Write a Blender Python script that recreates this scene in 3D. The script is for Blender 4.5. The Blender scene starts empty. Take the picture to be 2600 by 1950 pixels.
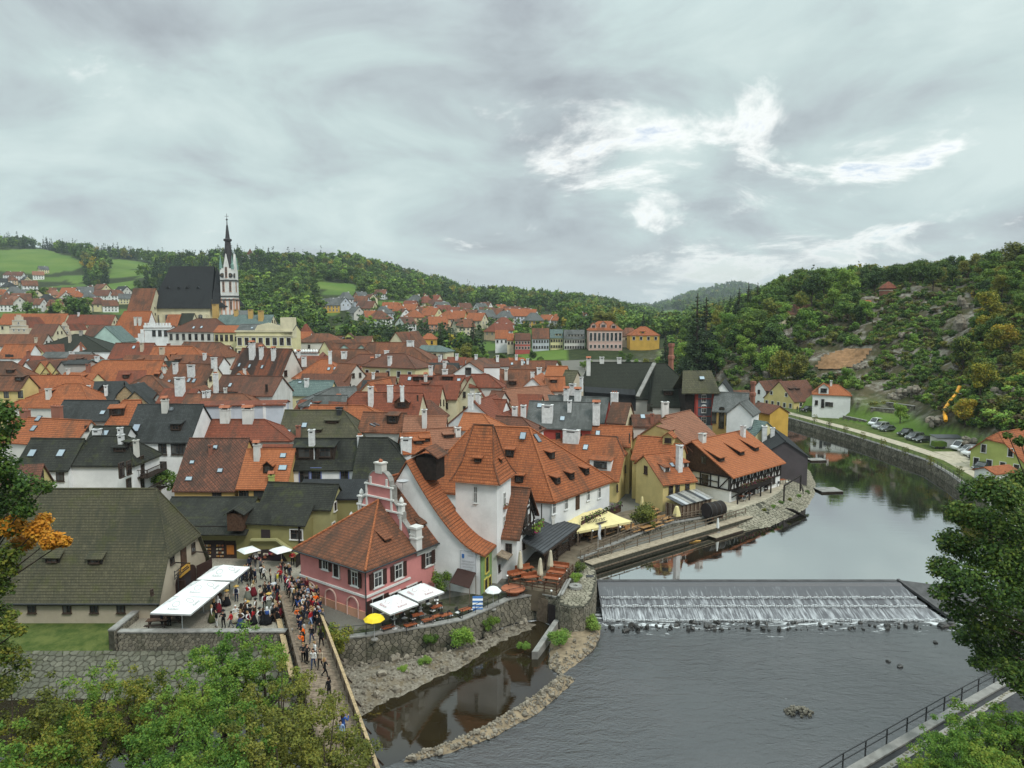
import bpy, bmesh, math, random
import numpy as np
from mathutils import Vector, Matrix, noise as mnoise
PI=math.pi
R=random.Random(7)
S=bpy.context.scene; C=S.collection
# ---------------------------------------------------------------- camera, sky, sun, exposure
TH=math.radians(5.9); FPX=1803.0; CZ=34.5
cT,sT=math.cos(TH),math.sin(TH)
cam=bpy.data.cameras.new('camera'); cam.sensor_width=36; cam.lens=36*FPX/2600
cam.clip_start=0.5; cam.clip_end=20000
co=bpy.data.objects.new('camera',cam); C.objects.link(co)
co.location=(0,0,CZ); co.rotation_euler=(PI/2-TH,0,0); S.camera=co
S.render.resolution_x=1024; S.render.resolution_y=768
S.view_settings.view_transform='Standard'; S.view_settings.look='None'
S.view_settings.exposure=0.3; S.view_settings.gamma=1.0; S.view_settings.use_curve_mapping=False
S.cycles.use_denoising=True; S.cycles.max_bounces=5; S.cycles.diffuse_bounces=2; S.cycles.glossy_bounces=3
S.cycles.transmission_bounces=2; S.cycles.transparent_max_bounces=4; S.cycles.volume_bounces=0
S.cycles.caustics_reflective=False; S.cycles.caustics_refractive=False
SUN_DIR=Vector((0.42,-0.50,0.76)).normalized()      # towards the veiled sun, over the camera's shoulder
def N(nt,t,**k):
 n=nt.nodes.new(t)
 for a,b in k.items():
  if a=='inp':
   for i,v in b.items(): n.inputs[i].default_value=v
  else: setattr(n,a,b)
 return n
def ramp(nt,stops,interp='LINEAR'):
 n=nt.nodes.new('ShaderNodeValToRGB'); e=n.color_ramp.elements; n.color_ramp.interpolation=interp
 while len(e)<len(stops): e.new(0.5)
 for i,(p,c) in enumerate(stops):
  e[i].position=p; e[i].color=(c[0],c[1],c[2],1) if not isinstance(c,(int,float)) else (c,c,c,1)
 return n
def mix(nt,fac,a,b,mode='MIX'):
 n=nt.nodes.new('ShaderNodeMix'); n.data_type='RGBA'; n.blend_type=mode
 for sock,v in ((n.inputs[0],fac),(n.inputs[6],a),(n.inputs[7],b)):
  if hasattr(v,'links'): nt.links.new(v,sock)
  else: sock.default_value=v if isinstance(v,(int,float)) else (v[0],v[1],v[2],1)
 return n.outputs[2]
def mth(nt,op,a,b=0.0,c=None,clamp=False):
 n=nt.nodes.new('ShaderNodeMath'); n.operation=op; n.use_clamp=clamp
 for s,v in zip(n.inputs,(a,b,c)):
  if v is None: continue
  if hasattr(v,'links'): nt.links.new(v,s)
  else: s.default_value=v
 return n.outputs[0]
def world():
 w=bpy.data.worlds.new('World'); S.world=w; w.use_nodes=True; nt=w.node_tree; L=nt.links
 bg=nt.nodes['Background']
 sky=N(nt,'ShaderNodeTexSky',sky_type='NISHITA',sun_disc=False)
 sky.sun_elevation=math.asin(SUN_DIR.z); sky.sun_rotation=math.atan2(SUN_DIR.x,SUN_DIR.y)
 tc=N(nt,'ShaderNodeTexCoord'); sp=N(nt,'ShaderNodeSeparateXYZ'); L.new(tc.outputs['Generated'],sp.inputs[0])
 zc=mth(nt,'MAXIMUM',sp.outputs[2],0.0)
 den=mth(nt,'ADD',zc,0.30)
 cx=N(nt,'ShaderNodeCombineXYZ'); L.new(mth(nt,'DIVIDE',sp.outputs[0],den),cx.inputs[0]); L.new(mth(nt,'DIVIDE',sp.outputs[1],den),cx.inputs[1])
 def nz(sc,det,rough,off,dist=0.0,lac=2.0):
  mp=N(nt,'ShaderNodeMapping'); mp.inputs[1].default_value=off; L.new(cx.outputs[0],mp.inputs[0])
  n=N(nt,'ShaderNodeTexNoise',inp={'Scale':sc,'Detail':det,'Roughness':rough,'Distortion':dist,'Lacunarity':lac}); L.new(mp.outputs[0],n.inputs['Vector']); return n.outputs[0]
 big=nz(0.75,4,0.5,(3.2,1.7,0),0.4); mid=nz(2.0,10,0.58,(7.7,2.1,0),0.5); fine=nz(2.4,12,0.64,(1.2,3.4,0),0.4)
 v=mth(nt,'ADD',mth(nt,'MULTIPLY',big,0.42),mth(nt,'MULTIPLY',mid,0.58))
 r=ramp(nt,[(0.37,(0.315,0.35,0.382)),(0.45,(0.405,0.465,0.488)),(0.52,(0.475,0.575,0.575)),(0.60,(0.56,0.66,0.65))]); L.new(v,r.inputs[0])
 # thin, bright openings in the sheet around the veiled sun
 dn=N(nt,'ShaderNodeVectorMath',operation='DOT_PRODUCT'); L.new(tc.outputs['Generated'],dn.inputs[0]); dn.inputs[1].default_value=Vector((0.30,0.94,0.13)).normalized()
 near=N(nt,'ShaderNodeMapRange',interpolation_type='SMOOTHSTEP',inp={1:0.93,2:1.0,3:0.0,4:1.0}); L.new(dn.outputs['Value'],near.inputs[0])
 op=mth(nt,'ADD',mth(nt,'MULTIPLY',near.outputs[0],0.15),fine)
 o1=N(nt,'ShaderNodeMapRange',interpolation_type='SMOOTHSTEP',inp={1:0.625,2:0.78,3:0.0,4:1.0}); L.new(op,o1.inputs[0])
 c1=mix(nt,o1.outputs[0],r.outputs[0],(0.90,0.92,0.90))
 o2=N(nt,'ShaderNodeMapRange',interpolation_type='SMOOTHSTEP',inp={1:0.725,2:0.80,3:0.0,4:0.6}); L.new(op,o2.inputs[0])
 blue=N(nt,'ShaderNodeVectorMath',operation='SCALE'); L.new(sky.outputs[0],blue.inputs[0]); blue.inputs[3].default_value=0.12
 c2=mix(nt,o2.outputs[0],c1,blue.outputs[0])
 hz=N(nt,'ShaderNodeMapRange',interpolation_type='SMOOTHSTEP',inp={1:0.0,2:0.13,3:0.6,4:0.0}); L.new(sp.outputs[2],hz.inputs[0])
 c3=mix(nt,hz.outputs[0],c2,(0.56,0.62,0.61))
 # an overcast sky brightens towards the zenith
 up=N(nt,'ShaderNodeMapRange',interpolation_type='SMOOTHSTEP',inp={1:0.3,2:1.0,3:1.0,4:2.7}); L.new(sp.outputs[2],up.inputs[0])
 sc=N(nt,'ShaderNodeVectorMath',operation='SCALE'); L.new(c3,sc.inputs[0]); L.new(up.outputs[0],sc.inputs[3])
 L.new(sc.outputs[0],bg.inputs[0]); bg.inputs[1].default_value=1.0
world()
sl=bpy.data.lights.new('sun','SUN'); sl.energy=1.5; sl.angle=math.radians(12); sl.color=(1,0.96,0.9)
so=bpy.data.objects.new('sun',sl); C.objects.link(so); so.rotation_euler=SUN_DIR.to_track_quat('Z','Y').to_euler(); so.location=(60,-20,120)
# ---------------------------------------------------------------- picture <-> place
def ray(px,py):
 u,v=px-1300,py-975; d=FPX*cT-v*sT
 return u/d,(-FPX*sT-v*cT)/d
def P(px,py,D):                       # point seen at a pixel at depth D (metres along +Y)
 a,b=ray(px,py); return Vector((a*D,D,CZ+b*D))
def G(px,py,z):                       # point seen at a pixel at height z
 a,b=ray(px,py); D=(z-CZ)/b; return Vector((a*D,D,z))
def pix(x,y,z):
 zz=z-CZ; f=y*cT-zz*sT; return 1300+FPX*x/f, 975-FPX*(y*sT+zz*cT)/f
def on_plane(px,py,p0,n):
 a,b=ray(px,py); d=Vector((a,1,b)); o=Vector((0,0,CZ)); k=d.dot(n)
 if abs(k)<1e-6: return None
 return o+d*((Vector(p0)-o).dot(n)/k)
# ---------------------------------------------------------------- mesh helper
class MB:
 def __init__(s): s.v=[]; s.f=[]; s.m=[]
 def add(s,pts,faces,m=0):
  o=len(s.v); s.v+= [tuple(p) for p in pts]
  for f in faces: s.f.append([i+o for i in f]); s.m.append(m)
  return s
 def face(s,pts,m=0): return s.add(pts,[list(range(len(pts)))],m)
 def box(s,c,sz,m=0,ex=(1,0,0),ey=None,ez=(0,0,1)):
  ex=Vector(ex).normalized(); ez=Vector(ez).normalized(); ey=ez.cross(ex) if ey is None else Vector(ey)
  c=Vector(c); a,b,d=ex*sz[0]/2,ey*sz[1]/2,ez*sz[2]/2
  p=[c+a*i+b*j+d*k for k in(-1,1) for j in(-1,1) for i in(-1,1)]
  return s.add(p,[(0,2,3,1),(4,5,7,6),(0,1,5,4),(2,6,7,3),(0,4,6,2),(1,3,7,5)],m)
 def bar(s,a,b,w,h=None,m=0,up=(0,0,1)):
  a,b=Vector(a),Vector(b); d=b-a; l=d.length
  if l<1e-6: return s
  d/=l; u=Vector(up); sd=d.cross(u)
  if sd.length<1e-4: sd=d.cross(Vector((1,0,0)))
  sd.normalize(); uu=sd.cross(d)
  return s.box((a+b)/2,(l,w,h or w),m,d,sd*-1,uu)
 def tube(s,a,b,r0,r1=None,n=8,m=0,cap=True):
  a,b=Vector(a),Vector(b); r1=r0 if r1 is None else r1; d=(b-a).normalized()
  x=d.orthogonal().normalized(); y=d.cross(x)
  pts=[a+(x*math.cos(t)+y*math.sin(t))*r0 for t in [2*PI*i/n for i in range(n)]]+[b+(x*math.cos(t)+y*math.sin(t))*r1 for t in [2*PI*i/n for i in range(n)]]
  fs=[(i,(i+1)%n,n+(i+1)%n,n+i) for i in range(n)]
  if cap: fs+=[tuple(range(n-1,-1,-1)),tuple(range(n,2*n))]
  return s.add(pts,fs,m)
 def path(s,pts,r,n=6,m=0):
  for a,b in zip(pts[:-1],pts[1:]): s.tube(a,b,r if not callable(r) else r(a),None,n,m)
  return s
 def lathe(s,c,prof,n=12,m=0,capt=False):
  c=Vector(c); pts=[]; k=len(prof)
  for r,z in prof: pts+=[c+Vector((r*math.cos(2*PI*i/n),r*math.sin(2*PI*i/n),z)) for i in range(n)]
  fs=[(j*n+i,j*n+(i+1)%n,(j+1)*n+(i+1)%n,(j+1)*n+i) for j in range(k-1) for i in range(n)]
  if capt: fs+=[tuple((k-1)*n+i for i in range(n))]
  return s.add(pts,fs,m)
 def prism(s,poly,dz,m=0):         # polygon (ccw from above) extruded along a vector
  dz=Vector((0,0,dz)) if isinstance(dz,(int,float)) else Vector(dz)
  n=len(poly); a=[Vector(p) for p in poly]; b=[p+dz for p in a]
  return s.add(a+b,[tuple(range(n-1,-1,-1)),tuple(range(n,2*n))]+[(i,(i+1)%n,n+(i+1)%n,n+i) for i in range(n)],m)
 def rock(s,c,sx,sy,sz,m=0,rnd=R):
  c=Vector(c); a=rnd.random()*6.3; pts=[]
  for z,rr,k in ((-0.5,0.75,5),(0.12,1.0,5),(0.5,0.62,5)):
   for i in range(k):
    t=2*PI*i/k+a+rnd.uniform(-.25,.25); q=rr*rnd.uniform(.72,1.1)
    x,y=q*math.cos(t)*sx/2,q*math.sin(t)*sy/2
    pts.append(c+Vector((x*math.cos(a)-y*math.sin(a),x*math.sin(a)+y*math.cos(a),z*sz*rnd.uniform(.75,1.15))))
  fs=[(j*5+i,j*5+(i+1)%5,(j+1)*5+(i+1)%5,(j+1)*5+i) for j in range(2) for i in range(5)]+[(10,11,12,13,14)]
  return s.add(pts,fs,m)
 def mesh(s,name,mats,off=None,smooth=False,uv=True):
  me=bpy.data.meshes.new(name); o=Vector(off) if off else None
  vs=s.v if o is None else [(x-o.x,y-o.y,z-o.z) for x,y,z in s.v]
  me.from_pydata(vs,[],s.f)
  for mt in (mats if isinstance(mats,(list,tuple)) else [mats]): me.materials.append(M(mt) if isinstance(mt,str) else mt)
  me.polygons.foreach_set('material_index',s.m)
  if smooth: me.polygons.foreach_set('use_smooth',[True]*len(s.f))
  if uv: auto_uv(me)
  me.update(); return me
 def build(s,name,mats,parent=None,off=None,smooth=False,uv=True):
  if off is None and parent is not None: off=root_loc(parent)
  o=bpy.data.objects.new(name,s.mesh(name,mats,off,smooth,uv)); C.objects.link(o)
  if parent is not None: o.parent=parent
  elif off is not None: o.location=off
  return o
def root_loc(o):
 while o.parent is not None: o=o.parent
 return o.location
def auto_uv(me):
 nl=len(me.loops)
 if nl==0: return
 np_=len(me.polygons); nrm=np.empty(np_*3,np.float32); me.polygons.foreach_get('normal',nrm); nrm=nrm.reshape(-1,3)
 tot=np.empty(np_,np.int32); me.polygons.foreach_get('loop_total',tot); vi=np.empty(nl,np.int32); me.loops.foreach_get('vertex_index',vi)
 cv=np.empty(len(me.vertices)*3,np.float32); me.vertices.foreach_get('co',cv); cv=cv.reshape(-1,3)
 n=np.repeat(nrm,tot,axis=0); p=cv[vi]
 u=np.stack([-n[:,1],n[:,0],np.zeros(nl,np.float32)],1); ln=np.linalg.norm(u,axis=1); flat=ln<0.02
 u[flat]=(1,0,0); u/=np.linalg.norm(u,axis=1)[:,None]; v=np.cross(n,u); v[flat]=(0,1,0)
 uv=np.stack([(p*u).sum(1),(p*v).sum(1)],1).astype(np.float32)
 l=me.uv_layers.new(name='UVMap'); l.data.foreach_set('uv',uv.ravel())
def tag(o,label=None,cat=None,group=None,kind=None):
 for k,v in (('label',label),('category',cat),('group',group),('kind',kind)):
  if v: o[k]=v
 return o
def thing(name,label,cat,loc=(0,0,0),group=None,rz=0):
 o=bpy.data.objects.new(name,None); C.objects.link(o); o.location=loc; o.rotation_euler=(0,0,rz); o.empty_display_size=.2
 return tag(o,label,cat,group)
def dup(o,parent=None,label=None):
 c=o.copy(); C.objects.link(c)
 if parent is not None: c.parent=parent; c.matrix_parent_inverse=o.matrix_parent_inverse.copy()
 for ch in o.children: dup(ch,c)
 if label: c['label']=label
 return c
def mlink(name,me,parent=None,loc=None,rot=None,scale=None):
 o=bpy.data.objects.new(name,me); C.objects.link(o)
 if parent is not None: o.parent=parent
 if loc is not None: o.location=loc
 if rot is not None: o.rotation_euler=rot
 if scale is not None: o.scale=scale if not isinstance(scale,(int,float)) else (scale,)*3
 return o
# ---------------------------------------------------------------- materials
MATS={}
def M(name):
 if name not in MATS: MATS[name]=make_mat(name)
 return MATS[name]
def new_mat(name,rough=0.8,spec=0.3):
 m=bpy.data.materials.new(name); m.use_nodes=True; b=m.node_tree.nodes['Principled BSDF']
 b.inputs['Roughness'].default_value=rough; b.inputs['Specular IOR Level'].default_value=spec
 return m,m.node_tree,b
def coords(nt,kind='Object',scale=1.0):
 tc=N(nt,'ShaderNodeTexCoord'); mp=N(nt,'ShaderNodeMapping'); nt.links.new(tc.outputs[kind],mp.inputs[0])
 mp.inputs[3].default_value=scale if isinstance(scale,(tuple,list)) else (scale,)*3
 return mp.outputs[0]
def noise(nt,vec,scale,detail=4,rough=.55,dist=0.0):
 n=N(nt,'ShaderNodeTexNoise',inp={'Scale':scale,'Detail':detail,'Roughness':rough,'Distortion':dist}); nt.links.new(vec,n.inputs['Vector']); return n.outputs[0]
def bump(nt,b,h,strength=.4,dist=.05):
 n=N(nt,'ShaderNodeBump',inp={'Strength':strength,'Distance':dist}); nt.links.new(h,n.inputs['Height']); nt.links.new(n.outputs[0],b.inputs['Normal'])
def sm(nt,v,a,b_,c=0.0,d=1.0):
 n=N(nt,'ShaderNodeMapRange',interpolation_type='SMOOTHSTEP',inp={1:a,2:b_,3:c,4:d}); nt.links.new(v,n.inputs[0]); return n.outputs[0]
def wpos(nt,scale=1.0):                 # world position, so that copies of one mesh differ
 g=N(nt,'ShaderNodeNewGeometry'); mp=N(nt,'ShaderNodeMapping'); nt.links.new(g.outputs['Position'],mp.inputs[0])
 mp.inputs[3].default_value=scale if isinstance(scale,(tuple,list)) else (scale,)*3
 return mp.outputs[0]
def mul3(c,k): return tuple(max(0,min(1,x*k)) for x in c)
PLASTER={'white':(.80,.80,.79),'offwhite':(.62,.60,.55),'cream':(.66,.60,.42),'yellow':(.62,.50,.22),'ochre':(.50,.33,.12),'gold':(.60,.37,.08),'paleyellow':(.68,.62,.36),
 'pink':(.62,.25,.235),'palepink':(.62,.42,.36),'salmon':(.62,.33,.22),'olive':(.255,.235,.10),'olivelight':(.36,.34,.165),'green':(.22,.33,.13),'lime':(.45,.50,.16),'paleblue':(.56,.60,.66),'greywall':(.42,.40,.37),
 'redwall':(.36,.065,.05),'barn':(.44,.38,.29),'bluegrey':(.10,.115,.14),'trimwhite':(.70,.69,.66),'weathered':(.66,.65,.62),'stonegrey':(.34,.32,.29),'peach':(.64,.46,.30),'brick':(.30,.13,.09),'beige':(.55,.47,.36),'lilac':(.10,.085,.09),'mint':(.42,.56,.50),'redpink':(.45,.10,.085)}
# name: (main, second, dark weathering, weathering amount, tile width, course)
ROOF={'orange':((.43,.138,.052),(.31,.096,.040),(.105,.058,.036),.5,.22,.36),'red':((.28,.080,.042),(.19,.058,.034),(.085,.048,.034),.6,.22,.36),
 'brown':((.20,.080,.048),(.135,.060,.04),(.065,.042,.031),.6,.22,.36),'rust':((.28,.105,.052),(.18,.072,.04),(.075,.046,.032),.8,.22,.36),'slate':((.060,.064,.063),(.04,.043,.042),(.022,.024,.022),.6,.3,.26),
 'moss':((.125,.112,.066),(.085,.078,.048),(.05,.05,.034),.7,.16,.30),'shingle':((.052,.053,.042),(.033,.034,.028),(.016,.017,.014),.7,.16,.28),'olive':((.12,.11,.066),(.085,.08,.05),(.045,.045,.03),.6,.3,.5),
 'darkgreen':((.038,.042,.030),(.03,.033,.024),(.018,.02,.015),.5,.25,.4),'bright':((.45,.152,.060),(.36,.118,.048),(.19,.085,.046),.3,.22,.36),'teal':((.15,.20,.185),(.11,.155,.145),(.06,.085,.08),.5,.5,.5),'grey':((.16,.165,.16),(.12,.125,.12),(.065,.07,.065),.7,.35,.28),
 'black':((.038,.040,.042),(.03,.032,.033),(.018,.019,.02),.5,.25,.28),'pinkbrown':((.33,.150,.090),(.27,.118,.07),(.12,.065,.045),.5,.22,.36),'diamond':((.21,.085,.052),(.14,.062,.042),(.055,.038,.03),.75,.32,.28),'striped':((.25,.080,.038),(.17,.06,.034),(.038,.028,.023),.95,.22,.36)}
def m_plaster(name,c):
 m,nt,b=new_mat(name,.9,.2); L=nt.links; w=wpos(nt)
 n1=noise(nt,w,.35,5,.6); n2=noise(nt,wpos(nt,(2.2,2.2,.28)),.8,5,.65); n3=noise(nt,w,9,3)
 a=mix(nt,sm(nt,n1,.35,.7),mul3(c,1.06),mul3(c,.86))
 dirt=(c[0]*.52,c[1]*.5,c[2]*.46)
 a=mix(nt,sm(nt,n2,.58 if name!='weathered' else .48,.86 if name!='weathered' else .7,0,.55),a,dirt)
 a=mix(nt,sm(nt,n3,.3,.7,0,.12),a,mul3(c,.7))
 L.new(a,b.inputs['Base Color']); bump(nt,b,n3,.25,.02); return m
def m_roof(name,p):
 A,B,Dk,amt,tw,co_=p; m,nt,b=new_mat(name,.85,.25); L=nt.links
 uv=coords(nt,'UV'); w=wpos(nt)
 br=N(nt,'ShaderNodeTexBrick',offset=.5,inp={'Scale':1.0,'Mortar Size':.018,'Mortar Smooth':.4,'Bias':0.0,'Brick Width':tw,'Row Height':co_})
 if name=='diamond':
  rt=N(nt,'ShaderNodeMapping'); rt.inputs[2].default_value=(0,0,PI/4); L.new(uv,rt.inputs[0]); uv=rt.outputs[0]
  br.offset=0; br.inputs['Brick Width'].default_value=.5; br.inputs['Row Height'].default_value=.5; br.inputs['Mortar Size'].default_value=.04
 L.new(uv,br.inputs['Vector']); br.inputs['Color1'].default_value=(*A,1); br.inputs['Color2'].default_value=(*B,1); br.inputs['Mortar'].default_value=(*mul3(Dk,.8),1)
 n1=noise(nt,w,.16,6,.62,.6); n2=noise(nt,coords(nt,'UV',(1.1,.16,1)),.55,5,.7); n3=noise(nt,coords(nt,'UV',(4.5,3.0,1)),1.0,2,.5)
 col=br.outputs['Color']
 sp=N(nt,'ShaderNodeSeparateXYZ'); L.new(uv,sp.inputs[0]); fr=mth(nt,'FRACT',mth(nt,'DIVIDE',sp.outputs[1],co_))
 col=mix(nt,sm(nt,n3,.35,.75,0,.55),col,mul3(B,.72))
 k=mth(nt,'ADD',mth(nt,'MULTIPLY',n1,.5),mth(nt,'MULTIPLY',n2,.5))
 if name=='striped': k=noise(nt,coords(nt,'UV',(.42,.035,1)),1.0,4,.7)
 lo=.60-.20*amt
 col=mix(nt,sm(nt,k,lo,lo+.14,0,min(.95,.55+amt*.4)),col,Dk)
 col=mix(nt,sm(nt,noise(nt,w,.85,5,.7),.58,.70,0,.5),col,mul3(A,1.25))
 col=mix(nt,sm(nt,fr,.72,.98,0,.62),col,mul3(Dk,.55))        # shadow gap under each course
 lich=noise(nt,w,1.9,6,.75); lc=(.30,.29,.22) if name in('moss','shingle','darkgreen','slate','grey','olive','black') else (.42,.36,.27)
 col=mix(nt,sm(nt,lich,.66,.80,0,.45),col,mix(nt,.5,A,lc))
 if name in('moss','shingle','olive'): col=mix(nt,sm(nt,noise(nt,w,.5,5,.7),.5,.72,0,.55),col,(.072,.078,.022))
 L.new(col,b.inputs['Base Color'])
 h=mth(nt,'ADD',mth(nt,'MULTIPLY',mth(nt,'SUBTRACT',1.0,fr),.7),mth(nt,'MULTIPLY',br.outputs['Fac'],-.5))
 h=mth(nt,'ADD',h,mth(nt,'MULTIPLY',n3,.6)); bump(nt,b,h,.8,.06); return m
def m_simple(name,c,rough=.7,spec=.3,metal=0,ns=3.0,var=.3,bs=.2):
 m,nt,b=new_mat(name,rough,spec); w=wpos(nt); n=noise(nt,w,ns,4,.6)
 nt.links.new(mix(nt,sm(nt,n,.3,.72),mul3(c,1+var*.4),mul3(c,1-var)),b.inputs['Base Color']); b.inputs['Metallic'].default_value=metal
 if bs: bump(nt,b,noise(nt,w,ns*5,3),bs,.02)
 return m
SIMPLE={'chimneywhite':((.70,.70,.69),.9,.2,0,2,.2),'darkwood':((.045,.030,.022),.8,.2,0,4,.5),'brownwood':((.085,.045,.027),.8,.25,0,4,.45),'timber':((.028,.022,.019),.8,.2,0,3,.4),'plank':((.26,.20,.145),.85,.2,0,3,.45),'railwood':((.17,.13,.095),.85,.2,0,3,.4),'palewood':((.42,.31,.18),.8,.2,0,4,.35),
 'benchwood':((.30,.085,.032),.55,.4,0,4,.3),'tablewood':((.40,.22,.09),.6,.35,0,4,.3),'metaldark':((.030,.031,.033),.5,.5,0,5,.3),'metalroof':((.052,.056,.062),.45,.5,0,.6,.35),'rubber':((.02,.02,.02),.8,.3,0,4,.2),'canvaswhite':((.76,.77,.76),.8,.2,0,1.2,.08),'canvascream':((.62,.56,.42),.85,.2,0,2,.18),
 'canvasyellow':((.70,.60,.30),.8,.2,0,1,.1),'brightyellow':((.80,.58,.02),.6,.3,0,1,.1),'asphalt':((.06,.06,.062),.9,.2,0,2,.3),'path':((.42,.37,.28),.9,.2,0,1.2,.25),'concrete':((.28,.27,.25),.85,.25,0,1.4,.3),'darkconcrete':((.075,.072,.072),.6,.4,0,1.0,.4),'sand':((.27,.21,.14),.95,.1,0,1.5,.35),'soil':((.15,.12,.085),.95,.1,0,.8,.35),
 'rock':((.25,.218,.172),.9,.2,0,1.6,.5),'rockdark':((.055,.052,.048),.45,.5,0,1.6,.5),'bark':((.085,.066,.05),.95,.1,0,5,.5),'silver':((.55,.56,.57),.35,.5,.4,2,.05),'hay':((.27,.155,.08),.95,.1,0,.7,.35),'plastblue':((.05,.16,.42),.4,.4,0,2,.1),'copper':((.20,.34,.29),.6,.4,0,1.4,.4),'spire':((.05,.045,.046),.7,.3,0,1.5,.5),
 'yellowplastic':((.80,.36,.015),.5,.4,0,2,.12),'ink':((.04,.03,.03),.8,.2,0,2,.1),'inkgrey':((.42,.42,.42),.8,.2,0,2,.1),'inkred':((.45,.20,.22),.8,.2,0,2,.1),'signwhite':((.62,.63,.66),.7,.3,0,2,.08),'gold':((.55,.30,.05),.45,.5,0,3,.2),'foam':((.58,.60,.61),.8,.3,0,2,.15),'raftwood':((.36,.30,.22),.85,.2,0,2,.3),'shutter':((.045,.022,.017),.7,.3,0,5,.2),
 'windowframe':((.10,.085,.07),.7,.3,0,3,.2),'framewhite':((.66,.66,.64),.7,.3,0,3,.1),'framebrown':((.055,.035,.025),.7,.3,0,3,.2),'frameblue':((.16,.20,.42),.7,.3,0,3,.15),'frameyellow':((.62,.52,.12),.7,.3,0,3,.15),'awningbrown':((.045,.022,.018),.8,.2,0,2,.2),'orangeboard':((.42,.15,.03),.7,.3,0,2,.2),'dishgrey':((.45,.45,.46),.6,.3,0,2,.1),'terracotta':((.36,.13,.07),.8,.2,0,2,.25),'flowerred':((.25,.03,.09),.8,.2,0,6,.4),'flowerpurple':((.11,.03,.09),.8,.2,0,6,.4),'lampwhite':((.85,.85,.82),.5,.3,0,2,.02)}
def m_leaf(name,cols,trans=.25):
 m,nt,b=new_mat(name,.62,.22); L=nt.links
 g=N(nt,'ShaderNodeNewGeometry'); oi=N(nt,'ShaderNodeObjectInfo')
 v=mth(nt,'ADD',mth(nt,'MULTIPLY',g.outputs['Random Per Island'],.45),mth(nt,'MULTIPLY',noise(nt,wpos(nt),.42,3,.6),.75))
 v=mth(nt,'ADD',v,mth(nt,'MULTIPLY',mth(nt,'SUBTRACT',oi.outputs['Random'],.5),.34))
 k=len(cols); r=ramp(nt,[(.22+.62*i/(k-1),c) for i,c in enumerate(cols)]); L.new(v,r.inputs[0]); L.new(r.outputs[0],b.inputs['Base Color'])
 if trans:
  t=N(nt,'ShaderNodeBsdfTranslucent'); L.new(r.outputs[0],t.inputs[0]); ms=N(nt,'ShaderNodeMixShader',inp={0:trans}); L.new(b.outputs[0],ms.inputs[1]); L.new(t.outputs[0],ms.inputs[2])
  L.new(ms.outputs[0],nt.nodes['Material Output'].inputs[0])
 return m
LEAF={'leafdark':[(.021,.047,.014),(.043,.086,.020),(.076,.133,.024),(.121,.180,.030)],'leafmid':[(.034,.074,.017),(.068,.137,.024),(.121,.211,.033),(.189,.265,.041)],'leaflight':[(.068,.149,.024),(.129,.250,.036),(.204,.328,.048),(.302,.398,.062)],
 'leafolive':[(.053,.070,.017),(.106,.125,.024),(.174,.187,.033),(.258,.242,.041)],'leafautumn':[(.112,.138,.020),(.224,.234,.028),(.347,.300,.031),(.426,.276,.028)],'leafautumn_':[(.113,.140,.017),(.288,.258,.024),(.514,.343,.024),(.600,.312,.024)],'leaforange':[(.333,.172,.021),(.600,.234,.021),(.600,.281,.028),(.600,.374,.041)],'leafspruce':[(.016,.031,.015),(.025,.047,.021),(.039,.068,.028),(.060,.094,.036)],
 'leafbrown':[(.053,.041,.022),(.091,.066,.030),(.136,.094,.041),(.113,.125,.034)],'leafmaple':[(.027,.066,.015),(.058,.118,.020),(.106,.174,.026),(.179,.210,.031)],'leafgrass':[(.076,.156,.028),(.129,.250,.041),(.197,.328,.055),(.258,.343,.068)],'leafsumac':[(.046,.113,.018),(.094,.196,.028),(.159,.272,.039),(.242,.296,.041)],'leafmixed':[(.039,.078,.015),(.084,.132,.022),(.168,.198,.029),(.269,.240,.033)],'leafpurple':[(.068,.031,.048),(.136,.047,.083),(.076,.094,.028),(.121,.156,.041)]}
PEOPLE_COL={'black':(.012,.012,.014),'navy':(.014,.02,.05),'grey':(.11,.11,.115),'darkgrey':(.035,.036,.04),'white':(.68,.68,.66),'beige':(.42,.34,.25),'red':(.42,.022,.028),'darkred':(.15,.014,.022),'pink':(.55,.12,.17),'blue':(.035,.09,.32),'paleblue':(.28,.40,.62),'orangevest':(.85,.14,.01),'brown':(.075,.04,.022),'green':(.07,.10,.035),'olive':(.10,.09,.035),'skin':(.50,.29,.20),'hairdark':(.02,.014,.01),'hairfair':(.30,.19,.08),'hairgrey':(.36,.35,.34),'denim':(.045,.065,.12),'cream':(.60,.54,.40),'straw':(.55,.36,.10),'greyskirt':(.15,.16,.13),'greenskirt':(.075,.085,.03),'blueskirt':(.03,.05,.14),'yellow':(.60,.52,.06),'purple':(.12,.04,.12)}
CARCOL={'carwhite':(.70,.71,.72),'carblack':(.012,.013,.015),'carsilver':(.34,.35,.36),'cargrey':(.09,.095,.10),'cardarkblue':(.015,.022,.045)}
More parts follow.
